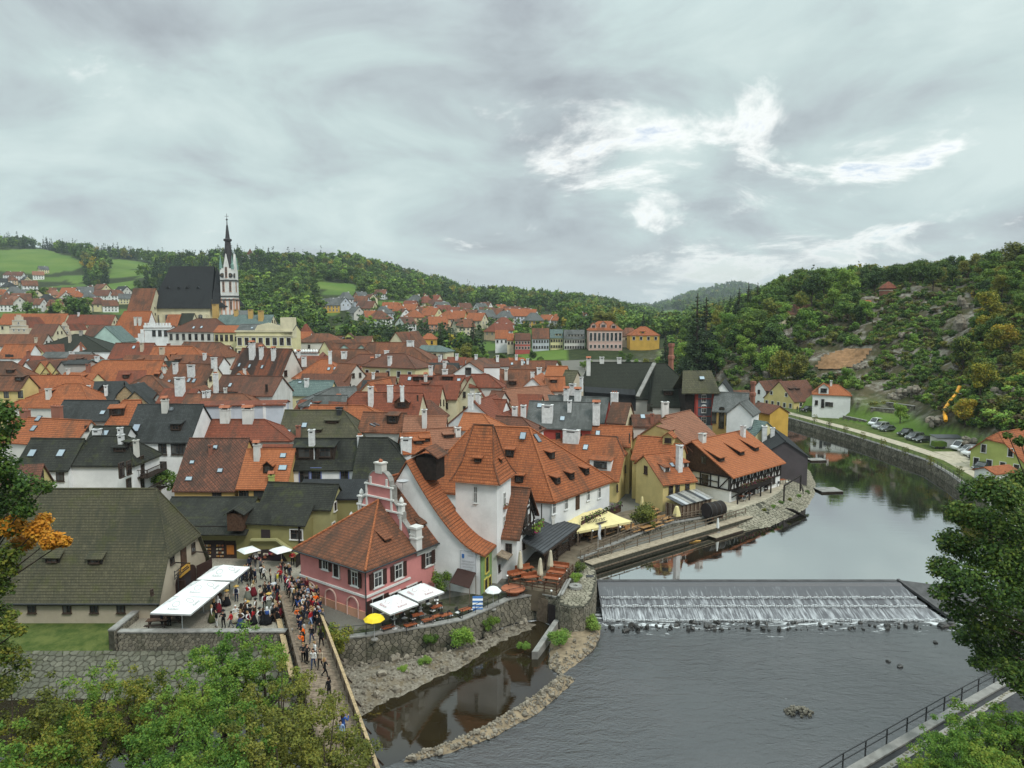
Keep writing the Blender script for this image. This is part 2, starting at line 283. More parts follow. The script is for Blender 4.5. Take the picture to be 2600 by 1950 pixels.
def make_mat(name):
 k=name.split('.')
 if k[0]=='pl': return m_plaster(k[1],PLASTER[k[1]])
 if k[0]=='rf': return m_roof(k[1],ROOF[k[1]])
 if k[0]=='pe': return m_simple(name,PEOPLE_COL[k[1]],.85,.2,0,12,.25,0)
 if k[0]=='car':
  m=m_simple(name,CARCOL[k[1]],.25,.5,0,1,.04,0); m.node_tree.nodes['Principled BSDF'].inputs['Coat Weight'].default_value=.6; return m
 if name in SIMPLE: return m_simple(name,*SIMPLE[name])
 if name in LEAF: return m_leaf(name,LEAF[name])
 if name=='glass':
  m,nt,b=new_mat(name,.08,.6); w=wpos(nt,.6); n=N(nt,'ShaderNodeTexWhiteNoise');
  sn=N(nt,'ShaderNodeVectorMath',operation='SNAP'); sn.inputs[1].default_value=(.7,.7,.7); nt.links.new(w,sn.inputs[0]); nt.links.new(sn.outputs[0],n.inputs['Vector'])
  r=ramp(nt,[(0,(.012,.013,.014)),(.7,(.03,.032,.034)),(1,(.10,.10,.095))]); nt.links.new(n.outputs[0],r.inputs[0]); nt.links.new(r.outputs[0],b.inputs['Base Color']); return m
 if name=='skyglass':
  m,nt,b=new_mat(name,.06,.9); b.inputs['Base Color'].default_value=(.30,.34,.38,1); b.inputs['Metallic'].default_value=.75; return m
 if name in('water','waterrough','pondwater'):
  m,nt,b=new_mat(name,.10 if name=='waterrough' else .015,1.0); b.inputs['IOR'].default_value={'water':3.6,'pondwater':1.42}.get(name,1.65); L=nt.links
  w=wpos(nt); g=noise(nt,w,.09,4,.6)
  if name=='pondwater': c=mix(nt,sm(nt,g,.35,.7),(.016,.012,.006),(.030,.022,.010))
  elif name=='water': c=mix(nt,sm(nt,g,.35,.7),(.012,.013,.009),(.022,.020,.012))
  else: c=mix(nt,sm(nt,g,.4,.7),(.022,.022,.022),(.036,.034,.034))
  L.new(c,b.inputs['Base Color'])
  if name!='waterrough':
   h=mth(nt,'ADD',mth(nt,'MULTIPLY',noise(nt,wpos(nt,(.5,1.6,1)),.55,3,.5),.5),mth(nt,'MULTIPLY',noise(nt,wpos(nt,(1,2.4,1)),2.2,3,.5),.14))
   h=mth(nt,'MULTIPLY',h,sm(nt,noise(nt,w,.06,3,.5),.35,.65,.35,1.0)); bump(nt,b,h,.045,.35)
  else:
   s1=noise(nt,wpos(nt,(.75,1.5,1)),.75,5,.62,.8); s2=noise(nt,wpos(nt,(1.0,1.7,1)),3.0,4,.6,.5)
   h=mth(nt,'ADD',mth(nt,'MULTIPLY',s1,.8),mth(nt,'MULTIPLY',s2,.30));
   h=mth(nt,'MULTIPLY',h,sm(nt,noise(nt,w,.05,3,.5),.3,.62,.35,1.0)); bump(nt,b,h,.55,.30)
   fo=noise(nt,wpos(nt,(.35,1.0,1)),.8,8,.72,1.2); y=N(nt,'ShaderNodeSeparateXYZ'); L.new(w,y.inputs[0])
   # churned water below the weir foot
   near=sm(nt,y.outputs[1],70.5,75.5); k=mth(nt,'ADD',fo,mth(nt,'MULTIPLY',near,.22)); k=sm(nt,k,.70,.84,0,.9)
   L.new(mix(nt,k,c,(.75,.77,.78)),b.inputs['Base Color']); L.new(mth(nt,'ADD',mth(nt,'MULTIPLY',k,.6),.10),b.inputs['Roughness'])
  return m
 if name=='weirwater':
  m,nt,b=new_mat(name,.35,.5); L=nt.links; w=wpos(nt,(5.5,.5,.30)); n=noise(nt,w,1.0,5,.72); n2=noise(nt,wpos(nt,(1.6,.3,.2)),.9,4,.6); y=N(nt,'ShaderNodeSeparateXYZ'); L.new(wpos(nt),y.inputs[0])
  k=mth(nt,'ADD',mth(nt,'MULTIPLY',n,.75),mth(nt,'MULTIPLY',n2,.35))
  low=mth(nt,'ADD',sm(nt,y.outputs[2],.15,2.0,.13,.0),sm(nt,y.outputs[2],1.93,2.08,0,-.3))          # the sheet breaks up more the further it has fallen
  k=sm(nt,mth(nt,'ADD',k,low),.58,.86,0,.75)
  L.new(mix(nt,k,(.075,.074,.080),(.62,.64,.66)),b.inputs['Base Color']); L.new(mth(nt,'ADD',mth(nt,'MULTIPLY',k,.4),.3),b.inputs['Roughness']); bump(nt,b,n,.5,.08); return m
 if name=='cobble':
  m,nt,b=new_mat(name,.85,.25); L=nt.links; w=wpos(nt); v=N(nt,'ShaderNodeTexVoronoi',feature='DISTANCE_TO_EDGE',inp={'Scale':5.5,'Randomness':.7}); L.new(w,v.inputs['Vector'])
  v2=N(nt,'ShaderNodeTexVoronoi',inp={'Scale':5.5,'Randomness':.7}); L.new(w,v2.inputs['Vector']); bw=N(nt,'ShaderNodeRGBToBW'); L.new(v2.outputs['Color'],bw.inputs[0])
  c=mix(nt,bw.outputs[0],(.26,.235,.19),(.37,.335,.27)); c=mix(nt,sm(nt,noise(nt,w,.25,5,.6),.4,.7),c,(.22,.20,.16)); e=sm(nt,v.outputs[0],0,.05)
  L.new(mix(nt,e,(.10,.09,.07),c),b.inputs['Base Color']); bump(nt,b,e,.5,.03); return m
 if name in('bankstone','wallstone','pierstone'):
  m,nt,b=new_mat(name,.9,.2); L=nt.links; g=N(nt,'ShaderNodeNewGeometry'); w=wpos(nt); oi=N(nt,'ShaderNodeObjectInfo')
  rr=mth(nt,'FRACT',mth(nt,'ADD',g.outputs['Random Per Island'],oi.outputs['Random']))
  cs={'bankstone':((.10,.10,.075),(.175,.17,.13)),'wallstone':((.13,.12,.095),(.30,.27,.21)),'pierstone':((.22,.20,.15),(.34,.31,.24))}[name]
  c=mix(nt,rr,*cs); c=mix(nt,sm(nt,noise(nt,w,.5,5,.65),.48,.72,0,.7),c,(.075,.078,.045)); c=mix(nt,sm(nt,noise(nt,w,7,4),.4,.7,0,.4),c,mul3(cs[0],.7))
  L.new(c,b.inputs['Base Color']); bump(nt,b,noise(nt,w,9,4,.6),.5,.03); return m
 if name=='mortar': return m_simple(name,(.075,.072,.055),.95,.1,0,3,.4)
 if name=='gravel':
  m,nt,b=new_mat(name,.95,.15); L=nt.links; w=wpos(nt); v=N(nt,'ShaderNodeTexVoronoi',inp={'Scale':5.0}); L.new(w,v.inputs['Vector']); bw=N(nt,'ShaderNodeRGBToBW'); L.new(v.outputs['Color'],bw.inputs[0])
  c=mix(nt,bw.outputs[0],(.10,.085,.062),(.27,.24,.195)); c=mix(nt,sm(nt,noise(nt,w,.6,5,.65),.45,.68,0,.75),c,(.14,.105,.06)); L.new(c,b.inputs['Base Color']); bump(nt,b,v.outputs['Distance'],.7,.06); return m
 if name=='ground':
  m,nt,b=new_mat(name,.95,.1); L=nt.links; w=wpos(nt); at=N(nt,'ShaderNodeVertexColor',layer_name='cover')
  sp=N(nt,'ShaderNodeSeparateColor'); L.new(at.outputs[0],sp.inputs[0])
  n1=noise(nt,w,.02,6,.6); n2=noise(nt,w,.35,5,.6)
  meadow=mix(nt,sm(nt,n1,.35,.7),(.085,.150,.028),(.13,.185,.040)); meadow=mix(nt,sm(nt,n2,.4,.75,0,.4),meadow,(.075,.115,.028))
  wood=mix(nt,sm(nt,n2,.35,.7),(.022,.032,.012),(.045,.055,.02));
  rock=mix(nt,sm(nt,noise(nt,w,.5,7,.7),.4,.62),(.085,.065,.045),(.27,.25,.21)); scrub=mix(nt,sm(nt,n2,.3,.7),(.045,.050,.020),(.10,.08,.045))
  rock=mix(nt,sm(nt,noise(nt,w,.11,5,.6),.42,.6),rock,scrub)
  c=mix(nt,sp.outputs[0],wood,meadow); c=mix(nt,sp.outputs[1],c,rock); c=mix(nt,sp.outputs[2],c,(.17,.16,.14)); L.new(c,b.inputs['Base Color']); bump(nt,b,noise(nt,w,1.2,6,.7),.7,.3); return m
 if name=='mosspave':
  m,nt,b=new_mat(name,.95,.1); w=wpos(nt); n=noise(nt,w,.7,6,.7); nt.links.new(mix(nt,sm(nt,n,.35,.65),(.045,.055,.022),(.12,.11,.085)),b.inputs['Base Color']); bump(nt,b,noise(nt,w,6,4,.7),.8,.06); return m
 if name=='grassmat':
  m,nt,b=new_mat(name,.95,.1); w=wpos(nt); n=noise(nt,w,.8,6,.7); nt.links.new(mix(nt,sm(nt,n,.3,.7),(.045,.075,.018),(.115,.135,.040)),b.inputs['Base Color']); bump(nt,b,noise(nt,w,12,4,.7),.8,.06); return m
 raise KeyError(name)
# ---------------------------------------------------------------- terrain
COLS={-900:[(45,1.5),(66,1.6),(71,2.0),(77,3.0),(95,3.5),(150,8),(230,14),(330,20),(430,29),(600,50),(800,74),(1100,132),(1350,164),(1700,168),(2600,150),(6000,120)],
 0:[(45,1.5),(66,1.6),(71,2.0),(77,3.0),(95,3.5),(150,8),(230,14),(330,20),(430,28),(600,48),(800,70),(1000,104),(1200,142),(1330,160),(1500,168),(2600,150),(6000,120)],
 300:[(45,1.5),(66,1.6),(71,2.0),(77,3.0),(95,3.3),(150,8),(230,14),(330,22),(430,27),(600,42),(800,62),(1100,112),(1300,135),(1500,140),(2600,130),(6000,120)],
 600:[(45,1.5),(66,2.7),(95,3.1),(150,7),(230,13),(330,22),(430,24),(550,33),(700,58),(900,96),(1100,104),(1500,95),(2600,90),(6000,120)],
 900:[(45,1.5),(66,2.4),(95,2.8),(150,6),(230,10),(330,14),(400,18),(500,25),(700,52),(900,84),(1100,106),(1300,100),(2600,80),(6000,110)],
 1200:[(45,1.5),(66,2.2),(95,2.8),(150,5),(230,8),(300,8),(380,13),(500,22),(700,33),(1000,52),(1300,61),(1600,58),(2800,80),(3300,95),(6000,90)],
 1500:[(45,1.5),(66,2.2),(95,2.8),(150,4),(240,5),(300,9),(370,17),(430,19),(700,27),(1200,42),(1500,47),(2000,48),(2800,58),(3300,64),(6000,60)],
 1650:[(45,1.5),(95,2.8),(150,4),(240,5),(290,8),(360,15),(430,16),(700,16),(1200,16),(2000,20),(2800,26),(3600,34),(6000,50)],
 1750:[(45,1.5),(95,2.8),(150,4),(235,5),(265,10),(300,15),(350,18),(430,19),(800,22),(1500,28),(2400,58),(3300,105),(3700,110),(6000,60)],
 1870:[(45,1.5),(95,2.8),(150,4),(232,5),(262,15),(310,26),(360,28),(500,28),(1000,30),(1800,45),(2600,90),(3400,160),(3700,168),(6000,80)],
 2000:[(45,1.5),(95,2.8),(150,4),(226,4.2),(242,9),(290,30),(335,41),(420,44),(800,50),(1500,60),(3000,80),(6000,80)],
 2300:[(45,2.4),(95,2.8),(168,4.0),(184,5.5),(230,26),(285,44),(400,48),(800,50),(3000,80),(6000,80)],
 2600:[(45,2.4),(95,2.8),(128,4.0),(140,7),(180,28),(235,45),(300,49),(400,51),(3000,80),(6000,80)],
 3100:[(45,2.4),(80,2.8),(100,4),(112,10),(150,36),(200,49),(300,52),(3000,80),(6000,80)]}
_D=np.concatenate([np.arange(20,240,2.0),np.geomspace(240,6500,160)])
_pc=sorted(COLS); _T=np.array([(p-1300)/FPX/cT for p in _pc])
_Z=np.array([np.interp(_D,[a for a,_ in COLS[p]],[b for _,b in COLS[p]]) for p in _pc])
_tf=np.linspace(_T[0],_T[-1],260); _Zf=np.array([np.interp(_tf,_T,_Z[:,j]) for j in range(len(_D))]).T
for _ in range(6): _Zf[1:-1]=(_Zf[:-2]+2*_Zf[1:-1]+_Zf[2:])/4
for _ in range(2): _Zf[:,1:-1]=(_Zf[:,:-2]+2*_Zf[:,1:-1]+_Zf[:,2:])/4
def g2(px,py,z): v=G(px,py,z); return (v.x,v.y)
LOW=[(9.6,75.6),(8.5,74.4),(5,74.8),(3.5,76.2),(2.6,77.2),(-0.3,75.9),(-2.6,73.2),(-5.1,70.6),(-8,69.3),(-11.1,68.2),(-14.3,67),(-17.6,66.3),(-21,66.0),(-38.2,65.8),(-38.4,64.9),(-150,64.8),(-150,46),(-70,44),(-40,43),(-20,41),(0,40),(18,41.5),(23.6,46.2),(45.8,60.6),(52,65),(57,71),(58,78),(50,81),(10,81)]
UP=[(9.5,80),(46,80.5),(52,77),(60,75),(66,86),(72,100),(78,116.5),(82,130),(85,143.3),(84.5,160),(83.3,174.3),(79.5,200),(76,220),(66,240),(50,252),(20,264),(-30,280),(-30,268),(18,250),(44,240),(56,226),(61,208),(63.5,186),(62.6,170),(58.8,151),(53.4,132.6),(45.4,117.6),(36,108),(31,105.5),g2(1800,1345,2.2),g2(1640,1392,2.2),g2(1560,1412,2.2),g2(1455,1438,2.2),g2(1425,1452,2.2),(8.2,86)]
def sdist(x,y,poly):                   # signed distance, negative inside
 x=np.asarray(x,float); y=np.asarray(y,float); d=np.full(x.shape,1e9); ins=np.zeros(x.shape,bool); n=len(poly)
 for i in range(n):
  ax,ay=poly[i]; bx,by=poly[(i+1)%n]; ex,ey=bx-ax,by-ay; l=ex*ex+ey*ey+1e-9
  k=np.clip(((x-ax)*ex+(y-ay)*ey)/l,0,1); d=np.minimum(d,np.hypot(x-ax-k*ex,y-ay-k*ey))
  c=((ay>y)!=(by>y)); xi=ax+(y-ay)*ex/(ey if abs(ey)>1e-9 else 1e-9); ins^=(c&(x<xi))
 return np.where(ins,-d,d)
def H(x,y):
 x=np.asarray(x,float); y=np.asarray(y,float); ys=np.maximum(y,20.0)
 t=np.clip(x/ys,_tf[0],_tf[-1]); fi=(t-_tf[0])/(_tf[1]-_tf[0]); i=np.clip(fi.astype(int),0,len(_tf)-2); fx=fi-i
 dj=np.clip(np.interp(ys,_D,np.arange(len(_D))),0,len(_D)-1.001); j=dj.astype(int); fy=dj-j
 z=(_Zf[i,j]*(1-fx)+_Zf[i+1,j]*fx)*(1-fy)+(_Zf[i,j+1]*(1-fx)+_Zf[i+1,j+1]*fx)*fy
 z=z+np.clip((y-260)/500,0,1)*4*(np.sin(x*.013+y*.004)*np.cos(y*.0101-x*.003)+.5*np.sin(x*.031+1.3)*np.sin(y*.027))
 rr=np.clip((x-60)/30,0,1)*np.clip((y-110)/30,0,1)*np.clip((420-y)/100,0,1)*np.clip((z-6)/12,0,1)   # broken rock on the steep side of the valley
 z=z+rr*(1.6*np.sin(x*.23+y*.11)*np.sin(y*.19-x*.07)+.9*np.sin(x*.51)*np.sin(y*.43+x*.13))
 cl=np.interp(y,[-60,0,10,20,34,44],[33.5,32.5,20,10,2.5,0]); z=np.where(y<44,np.maximum(np.where(y<40,cl,0),np.minimum(z,cl+1.5)),z)
 for poly,wl in ((LOW,0.0),(UP,2.2)):
  d=sdist(x,y,poly)
  if wl>1: z=np.where((x>55)&(y>70)&(d<60),np.minimum(z,3.85+np.maximum(0,d-13.5)*1.1),z)
  z=np.minimum(z,np.where(d<120,wl-1.0+np.maximum(0,d)*3.2-np.clip(-d,0,1)*.6,1e9))
 return z
def h1(x,y): return float(H(np.array([x]),np.array([y]))[0])
_ys=np.concatenate([np.arange(46,260,1.0),np.geomspace(260,5500,420)])
def hit(px,py):                        # where the line of sight meets the land
 a,b=ray(px,py); z=CZ+b*_ys; g=H(a*_ys,_ys); k=np.nonzero(z<g)[0]
 if len(k)==0: D=_ys[-1]
 elif k[0]==0: D=_ys[0]
 else:
  i=k[0]; d0=z[i-1]-g[i-1]; d1=g[i]-z[i]; D=_ys[i-1]+(_ys[i]-_ys[i-1])*d0/(d0+d1+1e-9)
 return Vector((a*D,D,h1(a*D,D)))
def inpoly(px,py,poly): return sdist(px,py,poly)<0
MEADOW=[([(-700,655),(60,632),(110,632),(190,655),(215,672),(185,690),(-700,694)],500),([(262,657),(330,660),(392,672),(392,683),(285,672)],500),([(275,682),(300,682),(392,692),(350,701),(278,706)],400),([(120,736),(200,738),(250,725),(340,712),(348,728),(320,742),(190,753),(130,748)],350),([(165,700),(215,698),(222,716),(180,720)],400),
 ([(785,715),(840,716),(905,722),(920,742),(860,740),(800,731)],500),([(840,760),(875,764),(865,772),(838,770)],400),([(1030,745),(1060,750),(1055,760),(1030,756)],500),([(1655,797),(1700,786),(1748,793),(1740,815),(1680,808)],900),([(1310,886),(1440,880),(1445,915),(1320,917)],230),([(1675,885),(1700,880),(1695,925),(1670,925)],230),([(1755,900),(1860,898),(1850,932),(1760,925)],230),([(2165,1005),(2270,985),(2330,1000),(2300,1020),(2250,1030),(2190,1032)],150)]
def terrain():
 ty=np.concatenate([np.arange(-40,40,4.0),np.arange(40,130,.8),np.arange(130,330,1.5),np.geomspace(330,6400,170)])
 tt=np.linspace(-1.05,1.05,400); Y,T=np.meshgrid(ty,tt,indexing='ij'); X=T*(Y+50); Z=H(X,Y); nr,nc=X.shape
 v=np.stack([X,Y,Z],-1).reshape(-1,3); i=np.arange(nr*nc).reshape(nr,nc)
 f=np.stack([i[:-1,:-1],i[:-1,1:],i[1:,1:],i[1:,:-1]],-1).reshape(-1,4)
 me=bpy.data.meshes.new('ground'); me.vertices.add(len(v)); me.vertices.foreach_set('co',v.astype(np.float32).ravel())
 me.loops.add(f.size); me.loops.foreach_set('vertex_index',f.ravel().astype(np.int32)); me.polygons.add(len(f)); me.polygons.foreach_set('loop_start',np.arange(0,f.size,4,dtype=np.int32)); me.polygons.foreach_set('loop_total',np.full(len(f),4,np.int32)); me.polygons.foreach_set('use_smooth',np.ones(len(f),bool))
 me.update(); me.validate()
 x,y,z=v.T; ff=y*cT-(z-CZ)*sT; ff=np.where(ff<1,1,ff); px=1300+FPX*x/ff; py=975-FPX*(y*sT+(z-CZ)*cT)/ff
 col=np.zeros((len(v),4),np.float32); col[:,3]=1
 for poly,dm in MEADOW: col[:,0]=np.maximum(col[:,0],(inpoly(px,py,poly)&(y>dm)).astype(np.float32))
 far=(y>380)&(y<1200)&(px<1350); col[:,0]=np.maximum(col[:,0],np.where(far&(np.sin(x*.05)*np.sin(y*.043)>.35),.8,0))
 col[:,0]=np.maximum(col[:,0],np.where((x>60)&(y>110)&(y<260)&(z<7.5),1,0))
 col[:,1]=np.clip((x-55)/20,0,1)*np.clip((y-95)/20,0,1)*np.clip((380-y)/60,0,1)*np.clip((z-6.5)/4,0,1)
 col[:,2]=np.where((y>62)&(y<330)&(px<1950)&(x<60)&(z<25),.9,0)
 ca=me.color_attributes.new('cover','FLOAT_COLOR','POINT'); ca.data.foreach_set('color',col.ravel())
 me.materials.append(M('ground')); o=bpy.data.objects.new('ground',me); C.objects.link(o); tag(o,'town ground, hillsides and distant hills',None,None,'structure')
terrain()
# ---------------------------------------------------------------- water and weir
def sheet(name,poly,z,mat,label,step=None):
 b=MB(); b.face([(x,y,z) for x,y in poly]); o=b.build(name,mat); tag(o,label,None,None,'structure'); return o
sheet('river',[(-150,44),(-70,42),(0,38),(25,38),(60,60),(60,79),(56,80),(8,80),(7,74),(-2,80),(-40,72),(-150,72)],0.0,'waterrough','rippled dark river below the weir')
sheet('river',[(9.4,82.2),(46,82.8),(52,79.6),(60,77),(90,100),(100,140),(95,220),(60,262),(-40,290),(-40,262),(40,235),(45,215),(50,150),(28,104),(4,96),(4,88)],2.2,'water','calm dark river pool above the weir')
def weir():
 t=thing('weir','broad stepped concrete weir with white water running over it','weir',(28,79,0))
 xs=[10.2,46.0]
 prof=[(82.9,1.2),(82.6,2.28),(81.6,2.26),(81.3,1.98),(79.9,1.42),(79.75,1.18),(78.6,.92),(78.45,.66),(76.3,.12),(76.1,-.5)]
 b=MB()
 for (y0,z0),(y1,z1) in zip(prof[:-1],prof[1:]):
  n=24
  for i in range(n):
   xa=xs[0]+(xs[1]-xs[0])*i/n; xb=xs[0]+(xs[1]-xs[0])*(i+1)/n
   ea=2.6*(82.2-y0)/6.1; eb=2.6*(82.2-y1)/6.1       # the foot runs out towards the other bank
   k0,k1=i/n,(i+1)/n
   b.face([(xa+ea*k0,y0,z0),(xa+eb*k0,y1,z1),(xb+eb*k1,y1,z1),(xb+ea*k1,y0,z0)])
 b.build('spillway','weirwater',t)
 c=MB(); c.box((28,82.35,2.15),(36.2,.5,.36)); c.build('crest','darkconcrete',t)
 s=MB(); s.face([(46.2,82.6,2.3),(49.2,75.9,.1),(57.5,74.2,.15),(58,76.5,2.0),(52,80.2,2.3)]); s.face([(46.2,82.6,2.3),(52,80.2,2.3),(52,80.2,0),(46.2,82.6,0)]); s.bar((46.3,82.4,2.36),(49.3,75.8,.15),.35,.3); s.build('side_slope','darkconcrete',t)
weir()
# ---------------------------------------------------------------- buildings
WINC={}
def win_mesh(w,h,fr,sur,split,arch=False):
 k=(round(w,2),round(h,2),fr,sur,split,arch)
 if k in WINC: return WINC[k]
 b=MB(); t=.07; s=.13 if sur else 0
 def ring(w,h,t,y0,y1,m):
  for x in(-1,1): b.box((x*(w/2-t/2),(y0+y1)/2,h/2),(t,abs(y1-y0),h),m)
  for z in(t/2,h-t/2): b.box((0,(y0+y1)/2,z),(w-2*t,abs(y1-y0),t),m)
 ring(w,h,t,-.07,.1,0)
 b.box((0,-.03,h/2),(.05,.06,h-2*t),0); b.box((0,-.031,h*.62),(w-2*t,.055,.045),0)
 if sur:
  for x in(-1,1): b.box((x*(w/2+s/2),-.02,h/2),(s,.14,h+2*s),1)
  b.box((0,-.02,h+s/2),(w,.14,s),1); b.box((0,-.05,-s/2),(w+2*s+.1,.22,s),1)
 else: b.box((0,-.06,-.04),(w+.12,.22,.07),0)
 if arch: b.lathe((0,0,0),[(0,0)],3) if False else b.prism([(w/2*math.cos(a),-.06,h+w/2*math.sin(a)*.55) for a in [PI*i/8 for i in range(9)]],(0,.14,0),2 if not split else 0)
 g=MB(); g.box((0,.0,h/2),(w-2*t,.03,h-2*t),0)
 mats=[fr,sur or fr]
 if not split: b.box((0,.0,h/2),(w-2*t,.03,h-2*t),2); mats=mats+['glass']
 r=(b.mesh('window',mats,uv=False),g.mesh('pane','glass',uv=False) if split else None); WINC[k]=r; return r
SHUT={}
def add_window(parent,p,n,w,h,fr='framewhite',sur=None,split=False,shut=None,arch=False,name='window'):
 off=root_loc(parent); m,g=win_mesh(w,h,fr,sur,split,arch); th=math.atan2(n.x,-n.y)
 o=mlink(name,m,parent,Vector(p)-off-Vector((0,0,h/2))+Vector(n)*.03,(0,0,th))
 if g: mlink('pane',g,o)
 if shut:
  k=(round(h,2),round(w,2),shut)
  if k not in SHUT:
   b=MB(); b.box((0,0,h/2),(w*.52,.05,h+.06));
   for i in range(6): b.box((0,-.03,h*(.1+.16*i)),(w*.4,.03,h*.1))
   SHUT[k]=b.mesh('shutter',shut,uv=False)
  for s in(-1,1): mlink('shutter',SHUT[k],o,(s*(w/2+w*.28+.02),-.07,0))
 return o
SKY={}
def skylight_mesh(w,l):
 k=(round(w,2),round(l,2))
 if k not in SKY:
  b=MB(); b.box((0,0,.06),(w,l,.12),0); b.box((0,0,.13),(w-.16,l-.16,.03),1); SKY[k]=b.mesh('skylight',['metaldark','skyglass'],uv=False)
 return SKY[k]
CHI={}
def chimney_mesh(w,d,h,mat,kind):
 k=(round(w,2),round(d,2),round(h,2),mat,kind)
 if k in CHI: return CHI[k]
 b=MB(); b.box((0,0,h/2-.6),(w,d,h+1.2),0); b.box((0,0,h+.06),(w+.16,d+.16,.12),0)
 if kind=='cap':                     # little tiled roof on open legs
  for x in(-1,1):
   for y in(-1,1): b.box((x*(w/2-.1),y*(d/2-.1),h+.27),(.16,.16,.3),0)
  b.box((0,0,h+.27),(w*.55,d*.55,.28),2); b.add([(-w/2-.12,-d/2-.12,h+.42),(w/2+.12,-d/2-.12,h+.42),(w/2+.12,d/2+.12,h+.42),(-w/2-.12,d/2+.12,h+.42),(-w/2-.1,0,h+.8),(w/2+.1,0,h+.8)],[(0,3,2,1),(0,1,5,4),(2,3,4,5),(0,4,3),(1,2,5)],1)
 elif kind=='pots':
  for i in range(3): b.tube((w*(i-1)*.3,0,h+.1),(w*(i-1)*.3,0,h+.45),.1,.09,8,1)
 else:
  b.box((0,0,h+.14),(w*.6,d*.6,.05),2); b.box((0,-d/2-.02,h-.25),(w*.5,.06,.16),2)
 CHI[k]=b.mesh('chimney',[mat,'terracotta','metaldark'],uv=False); return CHI[k]
class House: pass
def dauto(py): return float(np.interp(py,[780,792,822,866,900,939,970,1000,1040,1085,1110],[330,300,250,200,172,150,138,126,112,100,95]))
def house(name,label,p1,ang,W,drop,px2=None,L=None,D=None,ea='g',ez='g',rm='orange',wm='white',cat='house',wins=(),chims=(),skys=(),dorms=(),base=None,oh=.35,vo=.22,group=None,ridge=True,cap=None,fr='framebrown',sur=None,split=False,hb=None,cham=.22):
 h=House(); D=D or dauto(p1[1]); a=math.radians(ang); ex=Vector((math.cos(a),math.sin(a),0)); ey=Vector((-math.sin(a),math.cos(a),0))
 p=P(p1[0],p1[1],D); hr=p.z
 if L is None:
  u2=px2-1300; zz=hr-CZ; den=(u2*ex.y*cT-FPX*ex.x); L=(FPX*p.x-u2*(p.y*cT-zz*sT))/den; L=max(1.0,min(L,90))
 wf,wb=(W/2,W/2) if not isinstance(W,tuple) else W
 if not wins and cat=='house' and wm in PLASTER and drop>2.2:
  wins=[('f','grid',max(2,int(L/3.2)),[1.7],.8,1.2)]
  if p.x<0 and ez=='g': wins+=[('z','grid',2,[-.7,2.0],.7,1.0,(.2,.8))]
  if (p.x>0 or ang>40) and ea=='g': wins+=[('a','grid',2,[-.7,2.0],.7,1.0,(.2,.8))]
 s=drop/wf; hef=hr-drop; heb=hb if hb is not None else hr-s*wb; sb=(hr-heb)/wb
 ins=lambda e: 0 if e=='g' else (e[1] if isinstance(e,tuple) else e)
 A0,A1=-ins(ea),L+ins(ez); o2=Vector((p.x,p.y,0))
 pt=lambda q,r,z: o2+ex*q+ey*r+Vector((0,0,z))
 if base is None:
  cs=[pt(q,r,0) for q in(A0,A1) for r in(-wf,wb)]; base=min(h1(c.x,c.y) for c in cs)-.4
  base=min(base,hef-2.4)
 cen=pt((A0+A1)/2,(wb-wf)/2,base); t=thing(name,label,cat,cen,group); h.root=t
 # walls
 b=MB(); c=cham; ef,eb=hef-c,heb-c
 def endprof(e,q):
  pr=[(-wf,base),(-wf,ef)]
  if e=='g': pr+=[(0,hr-c)]
  elif isinstance(e,tuple): k=e[2]; pr+=[(-wf*k,hr-(hr-hef)*k-c),(wb*k,hr-(hr-heb)*k-c)]
  return [pt(q,r,z) for r,z in pr+[(wb,eb),(wb,base)]]
 e0,e1=endprof(ea,A0),endprof(ez,A1)
 b.face(e0[::-1]); b.face(e1); b.face([pt(A0,-wf,base),pt(A1,-wf,base),pt(A1,-wf,ef),pt(A0,-wf,ef)]); b.face([pt(A1,wb,base),pt(A0,wb,base),pt(A0,wb,eb),pt(A1,wb,eb)])
 h.wall=b.build('wall','pl.'+wm if wm in PLASTER else wm,t)
 # roof
 rf=MB(); th=.2
 def lo(r,side):                     # point on the slope line extended by the overhang
  return (-(wf+oh),hef-s*oh) if side<0 else (wb+oh,heb-sb*oh)
 rfz,rbz=lo(0,-1),lo(0,1)
 def endx(e,q,sgn): return q+sgn*(vo if e=='g' else oh)
 X0,X1=endx(ea,A0,-1),endx(ez,A1,1)
 def edge(e,q,X,sgn):                # ridge point, (optional jerkin points), eave points for front/back
  if e=='g': return pt(X,0,hr),None,None,pt(X,rfz[0],rfz[1]),pt(X,rbz[0],rbz[1])
  if isinstance(e,tuple):
   k=e[2]; return pt(q-sgn*e[1],0,hr),pt(X,-wf*k,hr-(hr-hef)*k),pt(X,wb*k,hr-(hr-heb)*k),pt(X,rfz[0],rfz[1]),pt(X,rbz[0],rbz[1])
  return pt(q-sgn*e,0,hr),None,None,pt(X,rfz[0],rfz[1]),pt(X,rbz[0],rbz[1])
 r0,j0f,j0b,f0,b0=edge(ea,A0,X0,-1); r1,j1f,j1b,f1,b1=edge(ez,A1,X1,1)
 front=[x for x in (r0,j0f,f0,f1,j1f,r1) if x is not None]; back=[x for x in (r1,j1b,b1,b0,j0b,r0) if x is not None]
 polys=[front,back]
 for e,r,jf,jb,f,bk,flip in ((ea,r0,j0f,j0b,f0,b0,1),(ez,r1,j1f,j1b,f1,b1,0)):
  if e=='g': continue
  q=[r,jb or bk,jf or f]; polys.append(q if flip else q[::-1])
 dz=Vector((0,0,-th))
 for q in polys:
  n=len(q); rf.add(q+[x+dz for x in q],[tuple(range(n)),tuple(range(2*n-1,n-1,-1))]+[(i,n+i,n+(i+1)%n,(i+1)%n) for i in range(n)])
 h.roof=rf.build('roof','rf.'+rm,t)
